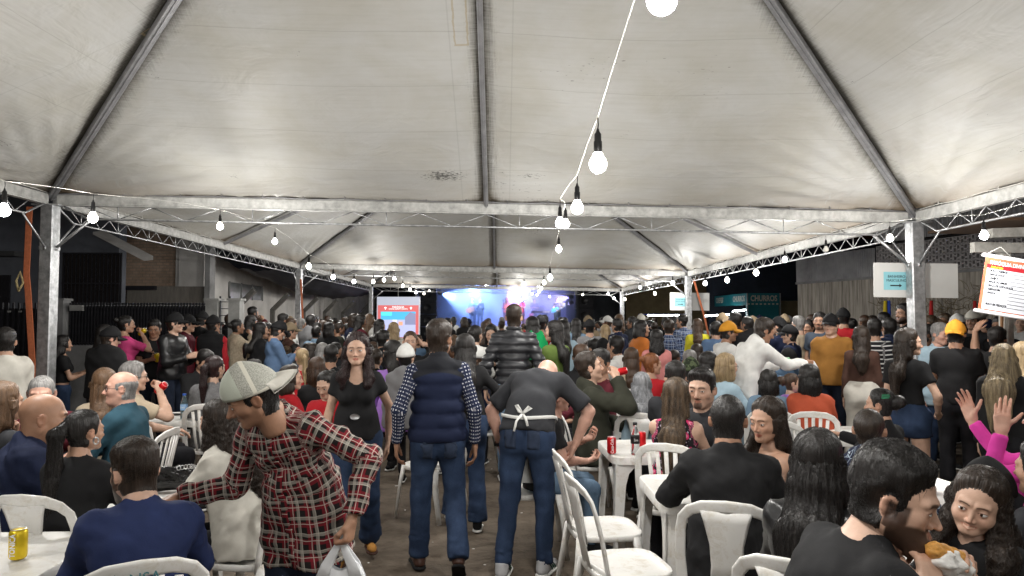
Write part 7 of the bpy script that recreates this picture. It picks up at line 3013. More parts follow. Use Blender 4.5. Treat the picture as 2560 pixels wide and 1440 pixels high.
# ---- seated at the left tables ----
put('big bald man with grey goatee in navy hoodie at left', 112, 982, 4.0, -86, 0, 'tan', 'grey', 'navy', 'blue', hair='none', top='hoodie', sit=True, lean=10, bend=8, hyaw=-8, hpitch=6, hs=1.17, w=1.2, arm='table', head=dict(beard=2, beardcol=(.85, .8, .75), fat=.6, age=1, gaze=(-.5, 0)), seat=('panel', 'white plastic chair with the bald hooded man, far left'))
put('woman with long black ponytail and hoop earring at left', 208, 1018, 3.6, -38, 0, 'mid', 'black', 'black', 'black', sex='f', hair='pony', hairlen=.46, top='fitted', sit=True, lean=6, hyaw=-22, arm='table', head=dict(smile=.5), w=1.15, strands=2200, seat=('panel', 'yellowed white chair with a round sticker under the ponytail woman'))
sweater_man, _ = put('man in navy sweater seen from behind at bottom left', 334, 1096, 2.78, 0, 0, 'light', 'dbrown', 'royal', 'black', hair='fade', top='sweater', sit=True, lean=13, bend=12, hyaw=30, hpitch=12, arm='table', head=dict(beard=3, beardlen=.006, scalp=(.25, .2, .18, .75)), w=1.06, shw=1.04, hs=1.1, seat=('slat', 'chair lettered NSA under the man in the navy sweater'), strands=3000)
put('older man with glasses and maroon shirt facing the camera', 104, 940, 5.0, 172, 0, 'pink', 'grey', 'maroon', 'black', hair='buzz', top='polo', sit=True, hpitch=12, arm='table', glasses=True, head=dict(age=1, browcol=(.6, .55, .5), fat=.3), strands=500)
put('woman with light brown hair resting her chin on her hand, left edge', 8, 956, 4.3, -60, 0, 'mid', 'lbrown', 'charcoal', 'black', sex='f', hair='long', hairlen=.3, top='long', sit=True, armL='chin', armR='table', strands=900)
put('bald man with glasses in teal shirt seen in profile', 308, 928, 5.2, 62, 0, 'pink', 'grey', 'teal', 'black', hair='ring', top='shirt', sit=True, lean=6, hyaw=28, arm='table', glasses=True, w=1.14, head=dict(fat=.5, age=1, smile=.6), seat=('slat', 'white chair under the bald man in the teal shirt'), strands=500)
put('woman with long straight hair in beige top beside the bald man', 262, 922, 5.7, -10, 1, 'light', 'lbrown', 'beige', 'black', sex='f', hair='long', hairlen=.42, top='fitted', sit=True, arm='lap', w=1.2, strands=1200)
put('grey haired man in glasses drinking from a red can', 332, 905, 6.1, -78, 0, 'light', 'grey', 'beige', 'black', hair='short', top='tee', sit=True, arm='table', armR='drink', glasses=True, head=dict(age=1), w=1.1, strands=500)
put('woman with long dark curls in white hoodie, seen from behind', 548, 1000, 3.9, 58, 0, 'light', 'dbrown', 'offwhite', 'black', sex='f', hair='curly', hairlen=.50, top='hoodie', sit=True, hyaw=-16, lean=22, armL='table', armR='chin', w=1.0, bottom='skinny', seat=('slat', 'white chair under the curly haired woman behind the plaid man'), strands=2600, hairw=1.15)
# ---- standing and sitting further left ----
put('person in white sweatshirt and cracked pattern shorts at left edge', 14, 820, 6.4, 12, 0, 'mid', 'black', 'offwhite', 'marble', hair='short', top='sweater', bottom='bermuda', bareleg=True, armL='hold', armR='hold', hyaw=-12, w=1.05, strands=600)
put('woman behind the near left post holding a dark cup', 158, 838, 8.8, -80, 1, 'mid', 'black', 'black', 'blue', sex='f', hair='long', top='crop', armR='hold', armL='hold')
put('heavy man in black cap and black jacket with his back turned', 279, 816, 8.0, -46, 1, 'pink', 'dbrown', 'black', 'black', hair='short', hat='cap', top='jacket', hyaw=-30, hpitch=10, armL='hold', armR='hold', w=1.38, loose=1.2)
put('woman in pink top lifting a yellow cup to her mouth', 314, 788, 9.6, -72, 0, 'mid', 'black', 'hotpink', 'black', sex='f', hair='bun', top='scoop', slvL=.42, slvR=.42, arm='hold', armR='drink', hyaw=-12, w=1.15, strands=300)
put('young woman behind the man in the black cap', 262, 812, 9.0, -60, 1, 'mid', 'black', 'black', 'black', sex='f', hair='long', top='long', arm='hold')
put('young man in black t-shirt holding a beer bottle', 386, 800, 9.9, -170, 0, 'tan', 'black', 'black', 'dark', hair='short', top='tee', armL='hold', armR='hold', hyaw=-16, hpitch=12, strands=300)
put('smiling man in black cap and shiny leather jacket', 436, 781, 9.4, -128, 0, 'light', 'dbrown', 'black:leather', 'dark', hair='short', hat='cap', top='jacket', arm='hold', hyaw=22, head=dict(smile=.9, beard=1), strands=300)
put('person in dark floral jacket behind the leather jacket man', 468, 786, 10.6, -95, 1, 'mid', 'black', 'maroon', 'black', hair='short', hat='cap', top='jacket', arm='hold')
put('man in black cap with a red plaid sleeve and black vest', 532, 788, 10.6, -20, 1, 'mid', 'black', 'black', 'black', uc='plaidr', hair='short', hat='cap', top='vest', hyaw=-30, w=1.1)
put('man in black cap looking down beside the red plaid sleeve', 507, 778, 11.3, -40, 1, 'mid', 'black', 'black', 'black', hair='short', hat='cap', top='jacket', hpitch=14)
put('woman in beige fuzzy coat eating near the pale pillar', 592, 797, 11.0, -76, 1, 'tan', 'black', 'beige:fuzzy', 'black', sex='f', hair='updo', top='jacket', armR='drink', armL='hold', w=1.15)
put('woman in long black coat in front of the white hall', 652, 806, 10.4, -72, 1, 'mid', 'black', 'black', 'black', sex='f', hair='long', top='jacket', arm='hold', w=1.2, hyaw=-10)
put('woman with short dark hair just right of the black coat', 668, 805, 11.4, -60, 1, 'tan', 'black', 'charcoal', 'black', sex='f', hair='bun', top='long', arm='hold')
put('man in black cap and blue shirt looking at his phone', 702, 802, 9.8, -72, 0, 'mid', 'black', 'blue', 'dark', hair='short', hat='cap', top='shirt', bottom='loose', arm='phone', hpitch=20, strands=200)
put('man in brown jacket and tan cap behind the phone user', 724, 806, 10.8, -80, 1, 'mid', 'black', 'brown', 'black', hair='short', hat='cap', hatc='khaki', top='jacket', arm='hold')
put('tall bearded man standing high above the crowd by the white hall', 632, 764, 15.0, -60, 1, 'mid', 'black', 'maroon', 'black', hair='short', top='jacket', armR='drink', head=dict(beard=3), fitz=True)
put('man with short hair standing behind the blue shirt man', 708, 784, 13.2, -70, 1, 'tan', 'black', 'black', 'black', hair='fade', top='jacket')
put('little boy with short black hair seated at the far left table', 638, 899, 7.9, -66, 1, 'light', 'black', 'black', 'black', sex='c', hair='boy', top='long', sit=True, arm='table', hyaw=-10, hpitch=10)
put('woman with dark red ponytail and patterned sweater, back turned', 536, 888, 7.0, -12, 0, 'light', 'wine', 'grey:fuzzy', 'black', sex='f', hair='pony', hairlen=.34, top='sweater', sit=True, hyaw=-28, arm='table', seat=('slat', 'white chair under the dark red ponytail woman'), strands=700)
put('dark haired man bowed behind the red ponytail woman', 518, 877, 8.2, -150, 1, 'mid', 'black', 'black', 'black', hair='short', top='jacket', sit=True, hpitch=26, arm='table')
chair(P(478, 950, 7.9).x, 7.9, 160, 'empty white chair by the table with the water bottle', 'slat')
put('woman with a blond ponytail seen from behind', 756, 870, 9.0, -6, 1, 'light', 'blond', 'red', 'black', sex='f', hair='pony', hairlen=.34, top='long', sit=True, hyaw=20)
put('brown haired woman in red top facing right past the plaid man', 726, 914, 6.6, -74, 1, 'light', 'dbrown', 'red', 'black', sex='f', hair='bob', hairlen=.1, top='long', sit=True, arm='table', hyaw=-18)
put('woman with brown bob and black sweater seen from behind', 792, 894, 7.4, 5, 1, 'light', 'brown', 'black', 'black', sex='f', hair='bob', hairlen=.16, top='fitted', sit=True, arm='table', strands=700)
put('black haired woman looking down between plaid man and aisle girl', 812, 928, 6.0, 165, 1, 'light', 'black', 'red', 'black', sex='f', hair='bun', top='long', sit=True, hpitch=20, hyaw=-14, arm='table')
put('man with short cropped hair behind the aisle girl', 828, 860, 8.8, -24, 1, 'tan', 'black', 'black', 'black', hair='buzz', top='long', sit=True)
put('grey haired person seated left of the cropped head', 806, 858, 10.2, -10, 1, 'light', 'grey', 'charcoal', 'black', sex='f', hair='bob', hairlen=.08, top='long', sit=True)
put('person with backpack and blue shirt near the second left post', 790, 816, 12.5, -20, 1, 'mid', 'black', 'ldenim', 'black', hair='short', top='shirt')
put('broad person in black coat in the middle of the left crowd', 822, 806, 12.0, -30, 1, 'mid', 'black', 'black', 'black', sex='f', hair='bob', hairlen=.14, top='jacket', w=1.3)
# ---- around the centre ----
put('man in dark jacket seated left of the blond woman', 958, 826, 10.4, 20, 1, 'mid', 'black', 'black', 'black', hair='short', top='jacket', sit=True, hyaw=-60)
put('blond woman in white quilted jacket before the screen', 984, 806, 11.6, 3, 1, 'light', 'blond', 'offwhite', 'black', sex='f', hair='bob', hairlen=.18, top='puffer', strands=300)
put('woman facing the camera with one hand in her hair', 1026, 827, 8.6, 172, 1, 'light', 'brown', 'black', 'black', sex='f', hair='bun', top='tee', sit=True, armL='head', hyaw=8, head=dict(smile=.4))
put('woman in lilac off-shoulder top seated by the aisle', 982, 852, 7.6, -14, 1, 'light', 'black', 'lilac', 'black', sex='f', hair='long', hairlen=.26, top='fitted', sit=True, arm='lap', hyaw=50)
put('child in white cap seated behind the vest man', 1014, 859, 7.0, -16, 1, 'light', 'black', 'grey', 'black', sex='c', hair='boy', hat='cap', hatc='white', top='hoodie', sit=True)
put('woman with white sweater and hair pinned up', 1188, 812, 8.3, -12, 1, 'light', 'black', 'white', 'black', sex='f', hair='updo', top='fitted', hyaw=-16, w=1.2, arm='hold')
put('dark haired woman in black facing the camera right of the white sweater', 1228, 812, 9.4, 175, 1, 'light', 'black', 'black', 'black', sex='f', hair='long', hairlen=.34, top='long', hpitch=12, arm='hold')
put('woman with long hair in the back row before the stage', 1214, 803, 12.0, 0, 2, 'mid', 'brown', 'brown', 'black', sex='f', hair='long', top='long')
put('bearded man in white cap seated beside the aisle', 1194, 865, 8.0, 95, 1, 'light', 'brown', 'navy', 'black', hair='short', hat='cap', hatc='white', top='jacket', sit=True, head=dict(beard=3), hyaw=-18, arm='table', seat=('slat', 'white chair under the bearded man in the white cap'))
put('woman with very long black hair in olive green sweater', 1386, 802, 8.0, 40, 0, 'light', 'black', 'green', 'beige', sex='f', hair='long', hairlen=.62, top='fitted', bottom='skinny', hyaw=40, arm='hold', w=1.1, hipw=1.1, strands=900)
put('woman with black hair and bright green bag next to the puffer jacket', 1331, 792, 9.0, 10, 1, 'light', 'black', 'black', 'black', sex='f', hair='long', hairlen=.5, top='long')
put('man in black cap and red shirt near the stage', 1351, 788, 11.6, 8, 1, 'mid', 'black', 'red', 'black', hair='short', hat='cap', top='tee')
put('black haired woman in blue shirt right of the olive sweater', 1408, 800, 9.6, 14, 1, 'mid', 'black', 'lblue', 'blue', sex='f', hair='long', top='shirt')
put('woman in blue denim jacket with dark hair before the speakers', 1440, 797, 12.4, 4, 1, 'mid', 'black', 'ldenim', 'blue', sex='f', hair='long', hairlen=.34, top='jacket', w=1.1)
put('man in grey t-shirt and black cap near the third right post', 1474, 798, 12.0, 10, 1, 'mid', 'black', 'grey', 'black', hair='short', hat='cap', top='tee')
put('man in tan cap behind the grey t-shirt', 1470, 789, 14.5, 6, 2, 'mid', 'black', 'khaki', 'black', hair='short', hat='cap', hatc='khaki', top='tee')
put('boy in mint shirt in the crowd below the blue guitar', 1411, 794, 17.0, 0, 2, 'mid', 'black', 'mint', 'black', hair='short', top='tee')
put('woman with blond streaked hair in the dark right crowd', 1513, 812, 12.6, 6, 1, 'light', 'blond', 'black', 'black', sex='f', hair='long', hairlen=.4, top='long')
put('man in dark jacket turning left beside the blond streaks', 1543, 797, 12.6, 50, 1, 'mid', 'black', 'navy', 'black', hair='short', top='jacket')
# ---- seated at the right tables ----
put('bald man in light jeans using a phone behind the apron man', 1390, 955, 5.25, -84, 0, 'pink', 'grey', 'black', 'light', hair='none', top='tee', sit=True, lean=16, arm='phone', armR=((-.10, .30, -.30), (.7, -.3, -1), 'grip', (-.5, -.3, .9), (-.5, 1, .3)), head=dict(fat=.2), shc='black', seat=('slat', 'white chair under the bald man with the phone'))
olive_man, OJ = put('man in olive hooded jacket drinking from a red can', 1462, 881, 6.2, -82, 0, 'light', 'dbrown', 'olive', 'black', hair='short', top='hoodie', sit=True, lean=-3, hpitch=-12, armL='table', armR='drink', w=1.1, seat=('slat', 'white chair under the man drinking in the olive jacket'), strands=1200)
put('dark skinned man half hidden behind the drinking man', 1502, 873, 7.0, 120, 1, 'tan', 'black', 'maroon', 'black', hair='short', top='long', sit=True, hyaw=30, arm='table')
put('person with brown hair behind the olive jacket', 1452, 862, 7.9, -10, 1, 'light', 'brown', 'black', 'black', hair='short', top='jacket', sit=True)
put('man in white shirt leaning on his hand further back', 1540, 840, 9.2, 60, 1, 'mid', 'black', 'white', 'black', hair='short', top='polo', sit=True, lean=12, armL='chin')
put('man in black cap with dark green shirt left of the white shirt', 1508, 846, 9.6, 20, 1, 'mid', 'black', 'green', 'black', hair='short', hat='capback', top='tee', sit=True)
put('man in black seated far left of the white shirt', 1484, 843, 10.0, 60, 1, 'light', 'black', 'black', 'black', hair='short', top='jacket', sit=True)
put('woman with long brown hair in beige sweater, mid right', 1578, 870, 8.4, 6, 1, 'light', 'brown', 'beige', 'black', sex='f', hair='long', hairlen=.32, top='fitted', sit=True, seat='white chair under the long haired woman in the beige sweater')
put('red curly haired woman in red sweater', 1628, 882, 7.6, -20, 1, 'mid', 'auburn', 'red', 'black', sex='f', hair='bun', top='fitted', sit=True, hyaw=-40, w=1.1, seat='white chair under the woman with red curls', strands=900)
put('silver haired woman in light denim jacket seen from behind', 1604, 935, 6.3, -4, 0, 'light', 'silver', 'lblue', 'black', sex='f', hair='wavylong', hairlen=.40, top='jacket', sit=True, arm='table', w=1.08, hairw=1.15, loose=.7, seat=('panel', 'white chair under the silver haired woman'), strands=3200)
put('woman in sleeveless pink floral dress with long highlighted hair', 1690, 946, 4.80, -12, 0, 'light', 'high', 'floral', 'black', sex='f', hair='long', hairlen=.52, top='dress', bottom='skirt', bareleg=True, sit=True, arm='table', armL='chin', hyaw=-8, seat=('slat', 'white chair under the woman in the pink floral dress'), strands=3400, hairw=.98)
put('young man with short black hair and black shirt resting his face', 1688, 904, 5.9, 12, 1, 'light', 'black', 'charcoal', 'black', hair='short', top='long', sit=True, armL='chin', seat='white chair under the young man resting his face', strands=900)
put('man with black quiff and goatee looking at the camera', 1754, 921, 5.0, 150, 0, 'light', 'black', 'charcoal', 'black', hair='quiff', top='jacket', sit=True, hyaw=12, hpitch=4, hs=1.14, head=dict(beard=2, scalp=(.25, .2, .18, .75), eye=.95), arm='table', strands=1600)
put('broad man in black jacket with cropped hair, back to camera', 1819, 987, 3.45, -2, 0, 'tan', 'black', 'black', 'khaki', hair='buzz', top='jacket', sit=True, lean=9, arm='table', armL=((-.02, .36, -.12), (.9, -.2, -.8), 'fist', (-.3, -1, 0), (-.5, .3, 1)), w=1.06, shw=1.02, loose=.6, head=dict(scalp=(.2, .17, .15, .85)), strands=2600, seat=('panel', 'white chair with wide centre panel under the broad man in black'))
put('woman with tattooed shoulder and long dark hair looking left', 1917, 995, 3.75, 118, 0, 'mid', 'dbrown', 'navy', 'black', sex='f', hair='long', hairlen=.42, hairfront='R', top='strapless', sit=True, hyaw=24, hpitch=6, arm='lap', tattoo=[('R', .12, .62), ('L', .12, .62)], strands=2600)
put('woman with waist long straight black hair, back to camera', 2044, 1076, 2.62, -16, 0, 'light', 'black', 'black:leather', 'black', sex='f', hair='long', hairlen=.66, top='jacket', sit=True, lean=5, arm='table', hairw=1.2, loose=.8, strands=5200, seat=('panel', 'white chair curving behind the long black hair'))
eater, EJ = put('bearded man in black t-shirt biting a wrapped pastry', 2262, 1128, 2.02, -58, 0, 'light', 'black', 'black', 'black', hair='wavy', top='tee', sit=True, lean=23, bend=8, hyaw=-40, hpitch=17, w=1.13, hs=1.02,
 arm='eat', head=dict(beard=3, beardlen=.020, fat=.15, nose=1.1), strands=5200)
put('smiling girl with curly dark hair and black buttoned coat', 2464, 1176, 2.3, 158, 0, 'light', 'dbrown', 'black', 'black', sex='c', hair='curly', hairlen=.30, hairfront='both', top='jacket', loose=.55, sit=True, hroll=-14, hyaw=14, hpitch=8, head=dict(smile=.7, gaze=(-.45, 0), eye=1.2), hs=1.06,
 armL=((.0, .27, -.10), (.9, -.3, -1), 'flat', (-.5, .9, .5), (.6, .5, .35)), armR='table', strands=3400, hairw=1.1)
put('woman in magenta sweater clapping at the right edge', 2625, 985, 3.6, 80, 0, 'pink', 'dbrown', 'magenta', 'black', sex='f', hair='long', top='fitted', sit=True, w=1.15, handscale=1.08,
 armR=((.03, .42, .15), (.2, .8, -1), 'clap', (-1, .1, 0), (.1, .0, 1)), armL=((.04, .20, .15), (.2, .8, -1), 'clap', (-1, .1, 0), (.15, .1, 1)))
put('person in black beanie and dark hoodie in front of the clapping woman', 2470, 1135, 2.85, 22, 0, 'mid', 'black', 'black', 'black', hair='none', hat='beanie', top='hoodie', sit=True, arm='table', hs=1.08, w=1.05)
put('person in dark t-shirt resting an arm, bottom right edge', 2610, 1120, 2.7, 60, 0, 'mid', 'black', 'charcoal', 'black', hair='short', top='tee', sit=True, arm='table')
put('boy with buzz cut and navy circuit pattern hoodie', 2172, 1022, 3.6, -8, 0, 'mid', 'dbrown', 'circuit', 'black', sex='c', hair='buzz', top='hoodie', loose=.6, sit=True, armL='table', armR=((.02, .26, -.02), (.7, 0, -1), 'flat', (-.2, -1, 0), (-.3, .1, 1)), head=dict(scalp=(.2, .16, .14, .85)), strands=2200)
put('woman with green hair clip reaching to a chair on the left', 2203, 970, 4.7, 62, 0, 'mid', 'black', 'black', 'black', sex='f', hair='updo', top='long', sit=True, hyaw=16, armR=((.05, .48, -.08), (.6, 0, -1), 'relax', (0, 0, -1), (0, 1, 0)), armL=((.0, .42, -.18), (.6, 0, -1), 'relax', (0, 0, -1), (0, 1, 0)), strands=1500)
chair(P(2065, 1080, 5.0).x, 5.2, -150, 'empty white slatted chair left of the green clip woman', 'slat')
put('black haired woman in blue denim jacket, back turned', 1921, 925, 6.5, 3, 0, 'light', 'black', 'ldenim', 'black', sex='f', hair='bob', hairlen=.16, top='jacket', sit=True, arm='table', w=1.1, loose=.7, strands=900, seat=('slat', 'white slatted chair under the woman in the denim jacket'))
put('dark haired woman in rust red jacket with a bag strap', 2022, 912, 6.35, 4, 0, 'light', 'black', 'rust', 'black', sex='f', hair='bob', hairlen=.14, top='jacket', sit=True, hyaw=30, arm='table', w=1.1, loose=.8, strands=900, seat=('slat', 'white slatted chair under the woman in rust red'))
put('girl with brown curly hair beside the rust red jacket', 1978, 932, 7.0, -60, 1, 'light', 'brown', 'lilac', 'black', sex='c', hair='updo', top='long', sit=True, hyaw=-20)
put('blond bob woman in pale blue shirt with glasses', 1815, 884, 7.0, -58, 0, 'light', 'blond', 'lblue', 'black', sex='f', hair='bob', hairlen=.12, top='shirt', sit=True, glasses=True, arm='table', w=1.15, strands=900, seat='white chair under the blond woman in pale blue')
put('dark short haired young woman facing right near the post', 1772, 880, 7.7, -72, 1, 'light', 'black', 'charcoal', 'black', sex='f', hair='bob', hairlen=.06, top='jacket', sit=True, arm='table')
put('person in camouflage cap seen from behind', 1726, 893, 7.2, -20, 1, 'tan', 'black', 'black', 'black', hair='short', hat='cap', hatc='camo', top='jacket', sit=True)
put('grey haired person beyond the camouflage cap', 1724, 876, 8.8, -10, 1, 'mid', 'grey', 'charcoal', 'black', hair='short', top='jacket', sit=True)
hood_man, HJ = put('man in white hoodie reaching right with a plastic bag', 1918, 797, 7.3, -52, 0, 'tan', 'dbrown', 'white', 'black', hair='short', top='hoodie', bottom='skinny', lean=24, bend=8, hyaw=-16, hpitch=22, armR=((.0, .50, -.14), (.5, -.3, -1), 'grip', (-1, 0, 0), (0, 1, -.2)), armL=((.0, .44, -.18), (.5, -.3, -1), 'grip', (-1, 0, 0), (0, 1, -.2)), w=1.0, loose=.7, strands=900)
put('man in mustard cap and white long sleeves leaning on a table', 1819, 803, 9.0, -58, 0, 'tan', 'black', 'white', 'black', hair='short', hat='cap', hatc='mustard', top='long', hyaw=-22, lean=14, glasses=True, head=dict(beard=2), armR='table', armL='table', w=1.06, strands=200)
put('woman in orange poncho turned right', 1603, 801, 10.0, -70, 1, 'mid', 'black', 'orange', 'black', sex='f', hair='bob', hairlen=.14, top='poncho', arm='hold', hyaw=-8, w=1.1)
put('woman in salmon pink sweater with black shoulder bag, back turned', 1641, 822, 8.8, 3, 0, 'light', 'black', 'pink', 'black', sex='f', hair='long', hairlen=.30, top='fitted', w=1.15, strands=700)
put('person in purple plaid shirt between orange poncho and post', 1672, 800, 11.2, -12, 1, 'mid', 'dbrown', 'plaidb', 'black', hair='short', top='shirt')
put('young man in blue plaid shirt at the back', 1706, 787, 13.5, 40, 1, 'mid', 'black', 'plaidb', 'black', hair='short', top='shirt', hyaw=30)
put('woman in yellow jacket with long hair right of the second post', 1744, 797, 12.2, 0, 1, 'light', 'brown', 'yellow', 'black', sex='f', hair='long', hairlen=.36, top='jacket', bottom='skinny', w=1.05)
put('person in cowboy hat near the drinks stall', 1603, 785, 15.0, 10, 2, 'mid', 'black', 'black', 'black', hair='short', hat='cowboy', hatc='offwhite', top='jacket')
# ---- standing at the right ----
jac, _ = put('man in ochre brown jacket and black cap facing the camera', 2077, 784, 8.6, 172, 0, 'light', 'dbrown', 'ochre', 'dark', hair='short', hat='cap', top='jacket', bottom='loose', hyaw=-14, loose=1.1, arm='down', head=dict(beard=1), strands=200)
put('man in blue printed t-shirt left of the ochre jacket', 2049, 781, 10.2, 150, 1, 'mid', 'black', 'slate', 'black', hair='short', top='tee', head=dict(beard=2), hyaw=20)
put('woman in brown sweater and cream trousers, back turned', 2152, 816, 7.9, -4, 0, 'light', 'dbrown', 'brown', 'offwhite', sex='f', hair='long', hairlen=.40, top='fitted', bottom='wide', highwaist=True, hem=-.09, hyaw=24, w=1.05, hipw=1.02, strands=900)
put('man in black and white striped t-shirt', 2186, 797, 8.9, -22, 1, 'mid', 'black', 'stripes', 'black', hair='short', top='tee', hyaw=24)
put('man in red t-shirt and black cap at the back right', 2108, 770, 10.6, -30, 1, 'mid', 'black', 'red', 'black', hair='short', hat='cap', top='tee', hyaw=50)
put('woman in black top and denim shorts looking over her shoulder', 2268, 822, 6.0, -28, 0, 'light', 'dbrown', 'black', 'blue', sex='f', hair='long', hairlen=.52, top='crop', bottom='shorts', bareleg=True, hyaw=-48, w=1.02, glute=1.12, hipw=1.02, legw=1.05, highwaist=True, armR=((.05, .16, -.42), (.8, -.8, 0), 'fist', (-.6, .3, 0), (-.1, 1, -.3)), armL='down', strands=2200, head=dict(browup=-.001))
put('man in orange cap and black t-shirt, back turned', 2388, 800, 7.0, -8, 0, 'tan', 'black', 'black', 'black', hair='fade', hat='capback', hatc='mustard', top='tee', bottom='loose', armR='hold', armL='hold', tattoo=[('R', .7, 1.5)], shc='lgrey', w=1.08, loose=1.3)
put('man in black t-shirt with one arm raised before the menu banner', 2492, 818, 7.3, -40, 0, 'mid', 'black', 'black', 'black', hair='short', top='tee', hyaw=20, armL=((.20, .12, .32), (1, .6, .1), 'relax', (0, 1, 0), (-.6, .2, .4)), armR='hold', w=1.15)
put('woman with long brown to blond hair and black top', 2508, 866, 5.3, -14, 0, 'light', 'ombre', 'black', 'black', sex='f', hair='long', hairlen=.56, top='long', hyaw=22, w=1.15, hairw=1.2, strands=3200)
put('blond woman at the right edge behind the ombre hair', 2556, 862, 5.9, 10, 1, 'light', 'blond', 'black', 'black', sex='f', hair='long', top='long')
put('man in light blue shirt behind the orange cap', 2352, 808, 8.0, -150, 1, 'pink', 'grey', 'lblue', 'blue', hair='short', top='shirt', hpitch=10, head=dict(smile=.8, age=1), hyaw=18)
put('man in white and navy cap behind the orange cap', 2392, 785, 9.4, -165, 1, 'tan', 'black', 'black', 'black', hair='short', hat='cap', hatc='white', brimc='navy', top='tee')
put('man in white cowboy hat near the stall frame', 2432, 776, 9.6, 160, 1, 'mid', 'black', 'charcoal', 'black', hair='short', hat='cowboy', hatc='offwhite', top='shirt')
put('bearded man in black standing left of the near right post', 2262, 759, 9.3, 120, 1, 'mid', 'black', 'black', 'black', hair='fade', top='jacket', head=dict(beard=3), hyaw=10)
put('young person with dark hair hand on cheek left of the shorts woman', 2222, 796, 9.0, 30, 1, 'light', 'black', 'navy', 'black', hair='short', top='puffer', armL='chin')
put('young man in black cap and navy sweater looking left', 1976, 812, 9.6, 70, 1, 'light', 'black', 'navy', 'black', hair='short', hat='cap', top='sweater', hyaw=20)
put('man in black leather jacket in the right crowd', 2022, 800, 11.4, 150, 1, 'mid', 'black', 'black:leather', 'black', hair='short', top='jacket')
put('man with grey shirt and blue jeans behind the near right post', 2322, 812, 8.6, -100, 1, 'tan', 'black', 'black', 'blue', hair='short', top='tee', armR='hold')
put('bearded dark haired man by the stall frame', 2500, 792, 9.0, 150, 1, 'tan', 'black', 'black', 'black', hair='short', top='tee', head=dict(beard=3))
# ---- band on the stage ----
def band(label, px, py, Y, heading, inst=None, **k):
 p = P(px, py, Y)
 r_, J_ = put(label, px, py, Y, heading, 1, fitz=False, **k)
 r_.location.z = st_z
 if inst:
  g_ = guitar(*inst)
  c_ = world(r_, J_['C'] + np_((.02, .21, -.20)))
  g_.location = c_ + Vector((0, 0, st_z)) * 0
  g_.rotation_euler = (0, -.45, heading * D2R - math.pi)
 return r_
band('musician in blue shirt with an acoustic guitar on stage', 1182, 740, 40.5, 172, ('acoustic_guitar', 'honey coloured acoustic guitar on the stage', (0, 0, 0), (0, 0, 0), (.45, .16, .05), True), sk='mid', tc='slate', armL='guitarL', armR='guitarR', hair='short', top='shirt')
band('musician in dark shirt beside the acoustic guitarist', 1200, 742, 41.2, 175, None, sk='mid', tc='black', hair='short', top='shirt', arm='hold')
band('singer with very long hair and pink blouse on stage', 1266, 735, 40.4, 178, None, sk='mid', hc='brown', tc='pink', sex='f', hair='long', hairlen=.5, top='sweater', armR='hold', armL='hip', bottom='skinny')
band('singer in red and white at the microphone on stage', 1303, 744, 40.6, 180, None, sk='mid', tc='red', sex='f', hair='long', top='tee', armR='drink', armL='hold')
band('musician in black playing a bright blue electric guitar', 1393, 738, 40.3, 174, ('electric_guitar', 'bright blue electric guitar on the stage', (0, 0, 0), (0, 0, 0), (.02, .32, .60), False), sk='mid', tc='black', armL='guitarL', armR='guitarR', hair='short', top='tee', w=1.15)
band('drummer in the blue light at the back of the stage', 1336, 750, 42.2, 180, None, sk='mid', tc='charcoal', hair='short', top='tee', armL='hold', armR='hold')
# ------------------------------------------------------------------ the crowd further back
CR = random.Random(21)
HAIRM = [('short', 'm'), ('fade', 'm'), ('buzz', 'm'), ('short', 'm')]
HAIRF = [('long', .36), ('long', .5), ('bun', 0), ('pony', .3), ('bob', .14), ('wavylong', .36)]
TCOL = ['black', 'black', 'black', 'charcoal', 'charcoal', 'navy', 'navy', 'grey', 'black', 'charcoal', 'brown', 'maroon', 'slate', 'olive', 'denim', 'white', 'red', 'blue', 'beige', 'lgrey']
HNAME = {'short': 'short hair', 'fade': 'faded hair', 'buzz': 'cropped hair', 'long': 'long hair', 'bun': 'hair in a bun', 'pony': 'a ponytail', 'bob': 'bobbed hair', 'wavylong': 'wavy hair'}
CROWD = []
TEMPL = {}
def templates(sit, lod):
 if (sit, lod) in TEMPL:
  return TEMPL[(sit, lod)]
 out = []
 n = (8 if sit else 22) if lod == 2 else (8 if sit else 12)
 for k in range(n):
  sex = 'mf'[k % 2]
  q = dict(sex=sex, sit=sit, hyaw=[-45, 10, 35, -15, 0, 50, -25][k % 7], hpitch=[0, 8, -4, 14][k % 4], w=[1.0, 1.12, 1.22, 1.05][(k // 2) % 4])
  if sex == 'm':
   q.update(hair=['short', 'fade', 'buzz', 'short', 'quiff'][(k // 2) % 5], top=['tee', 'jacket', 'hoodie', 'long', 'shirt', 'polo'][(k // 2) % 6])
   if (k // 2) % 3 == 1:
    q['hat'] = 'cap' if k % 4 else 'capback'
   if k % 5 == 0:
    q['head'] = dict(beard=3)
  else:
   st_, L_ = HAIRF[(k // 2) % 6]
   q.update(hair=st_, hairlen=L_, top=['jacket', 'fitted', 'sweater', 'long', 'tee'][(k // 2) % 5])
  q['arm'] = 'table' if sit else ['down', 'hold', 'cross', 'phone', 'hold', 'pocket', 'hip'][k % 7]
  if k % 4 == 2:
   q['armR'] = 'drink'
  q['key'] = (sit, lod, k)
  out.append(q)
 TEMPL[(sit, lod)] = out
 return out
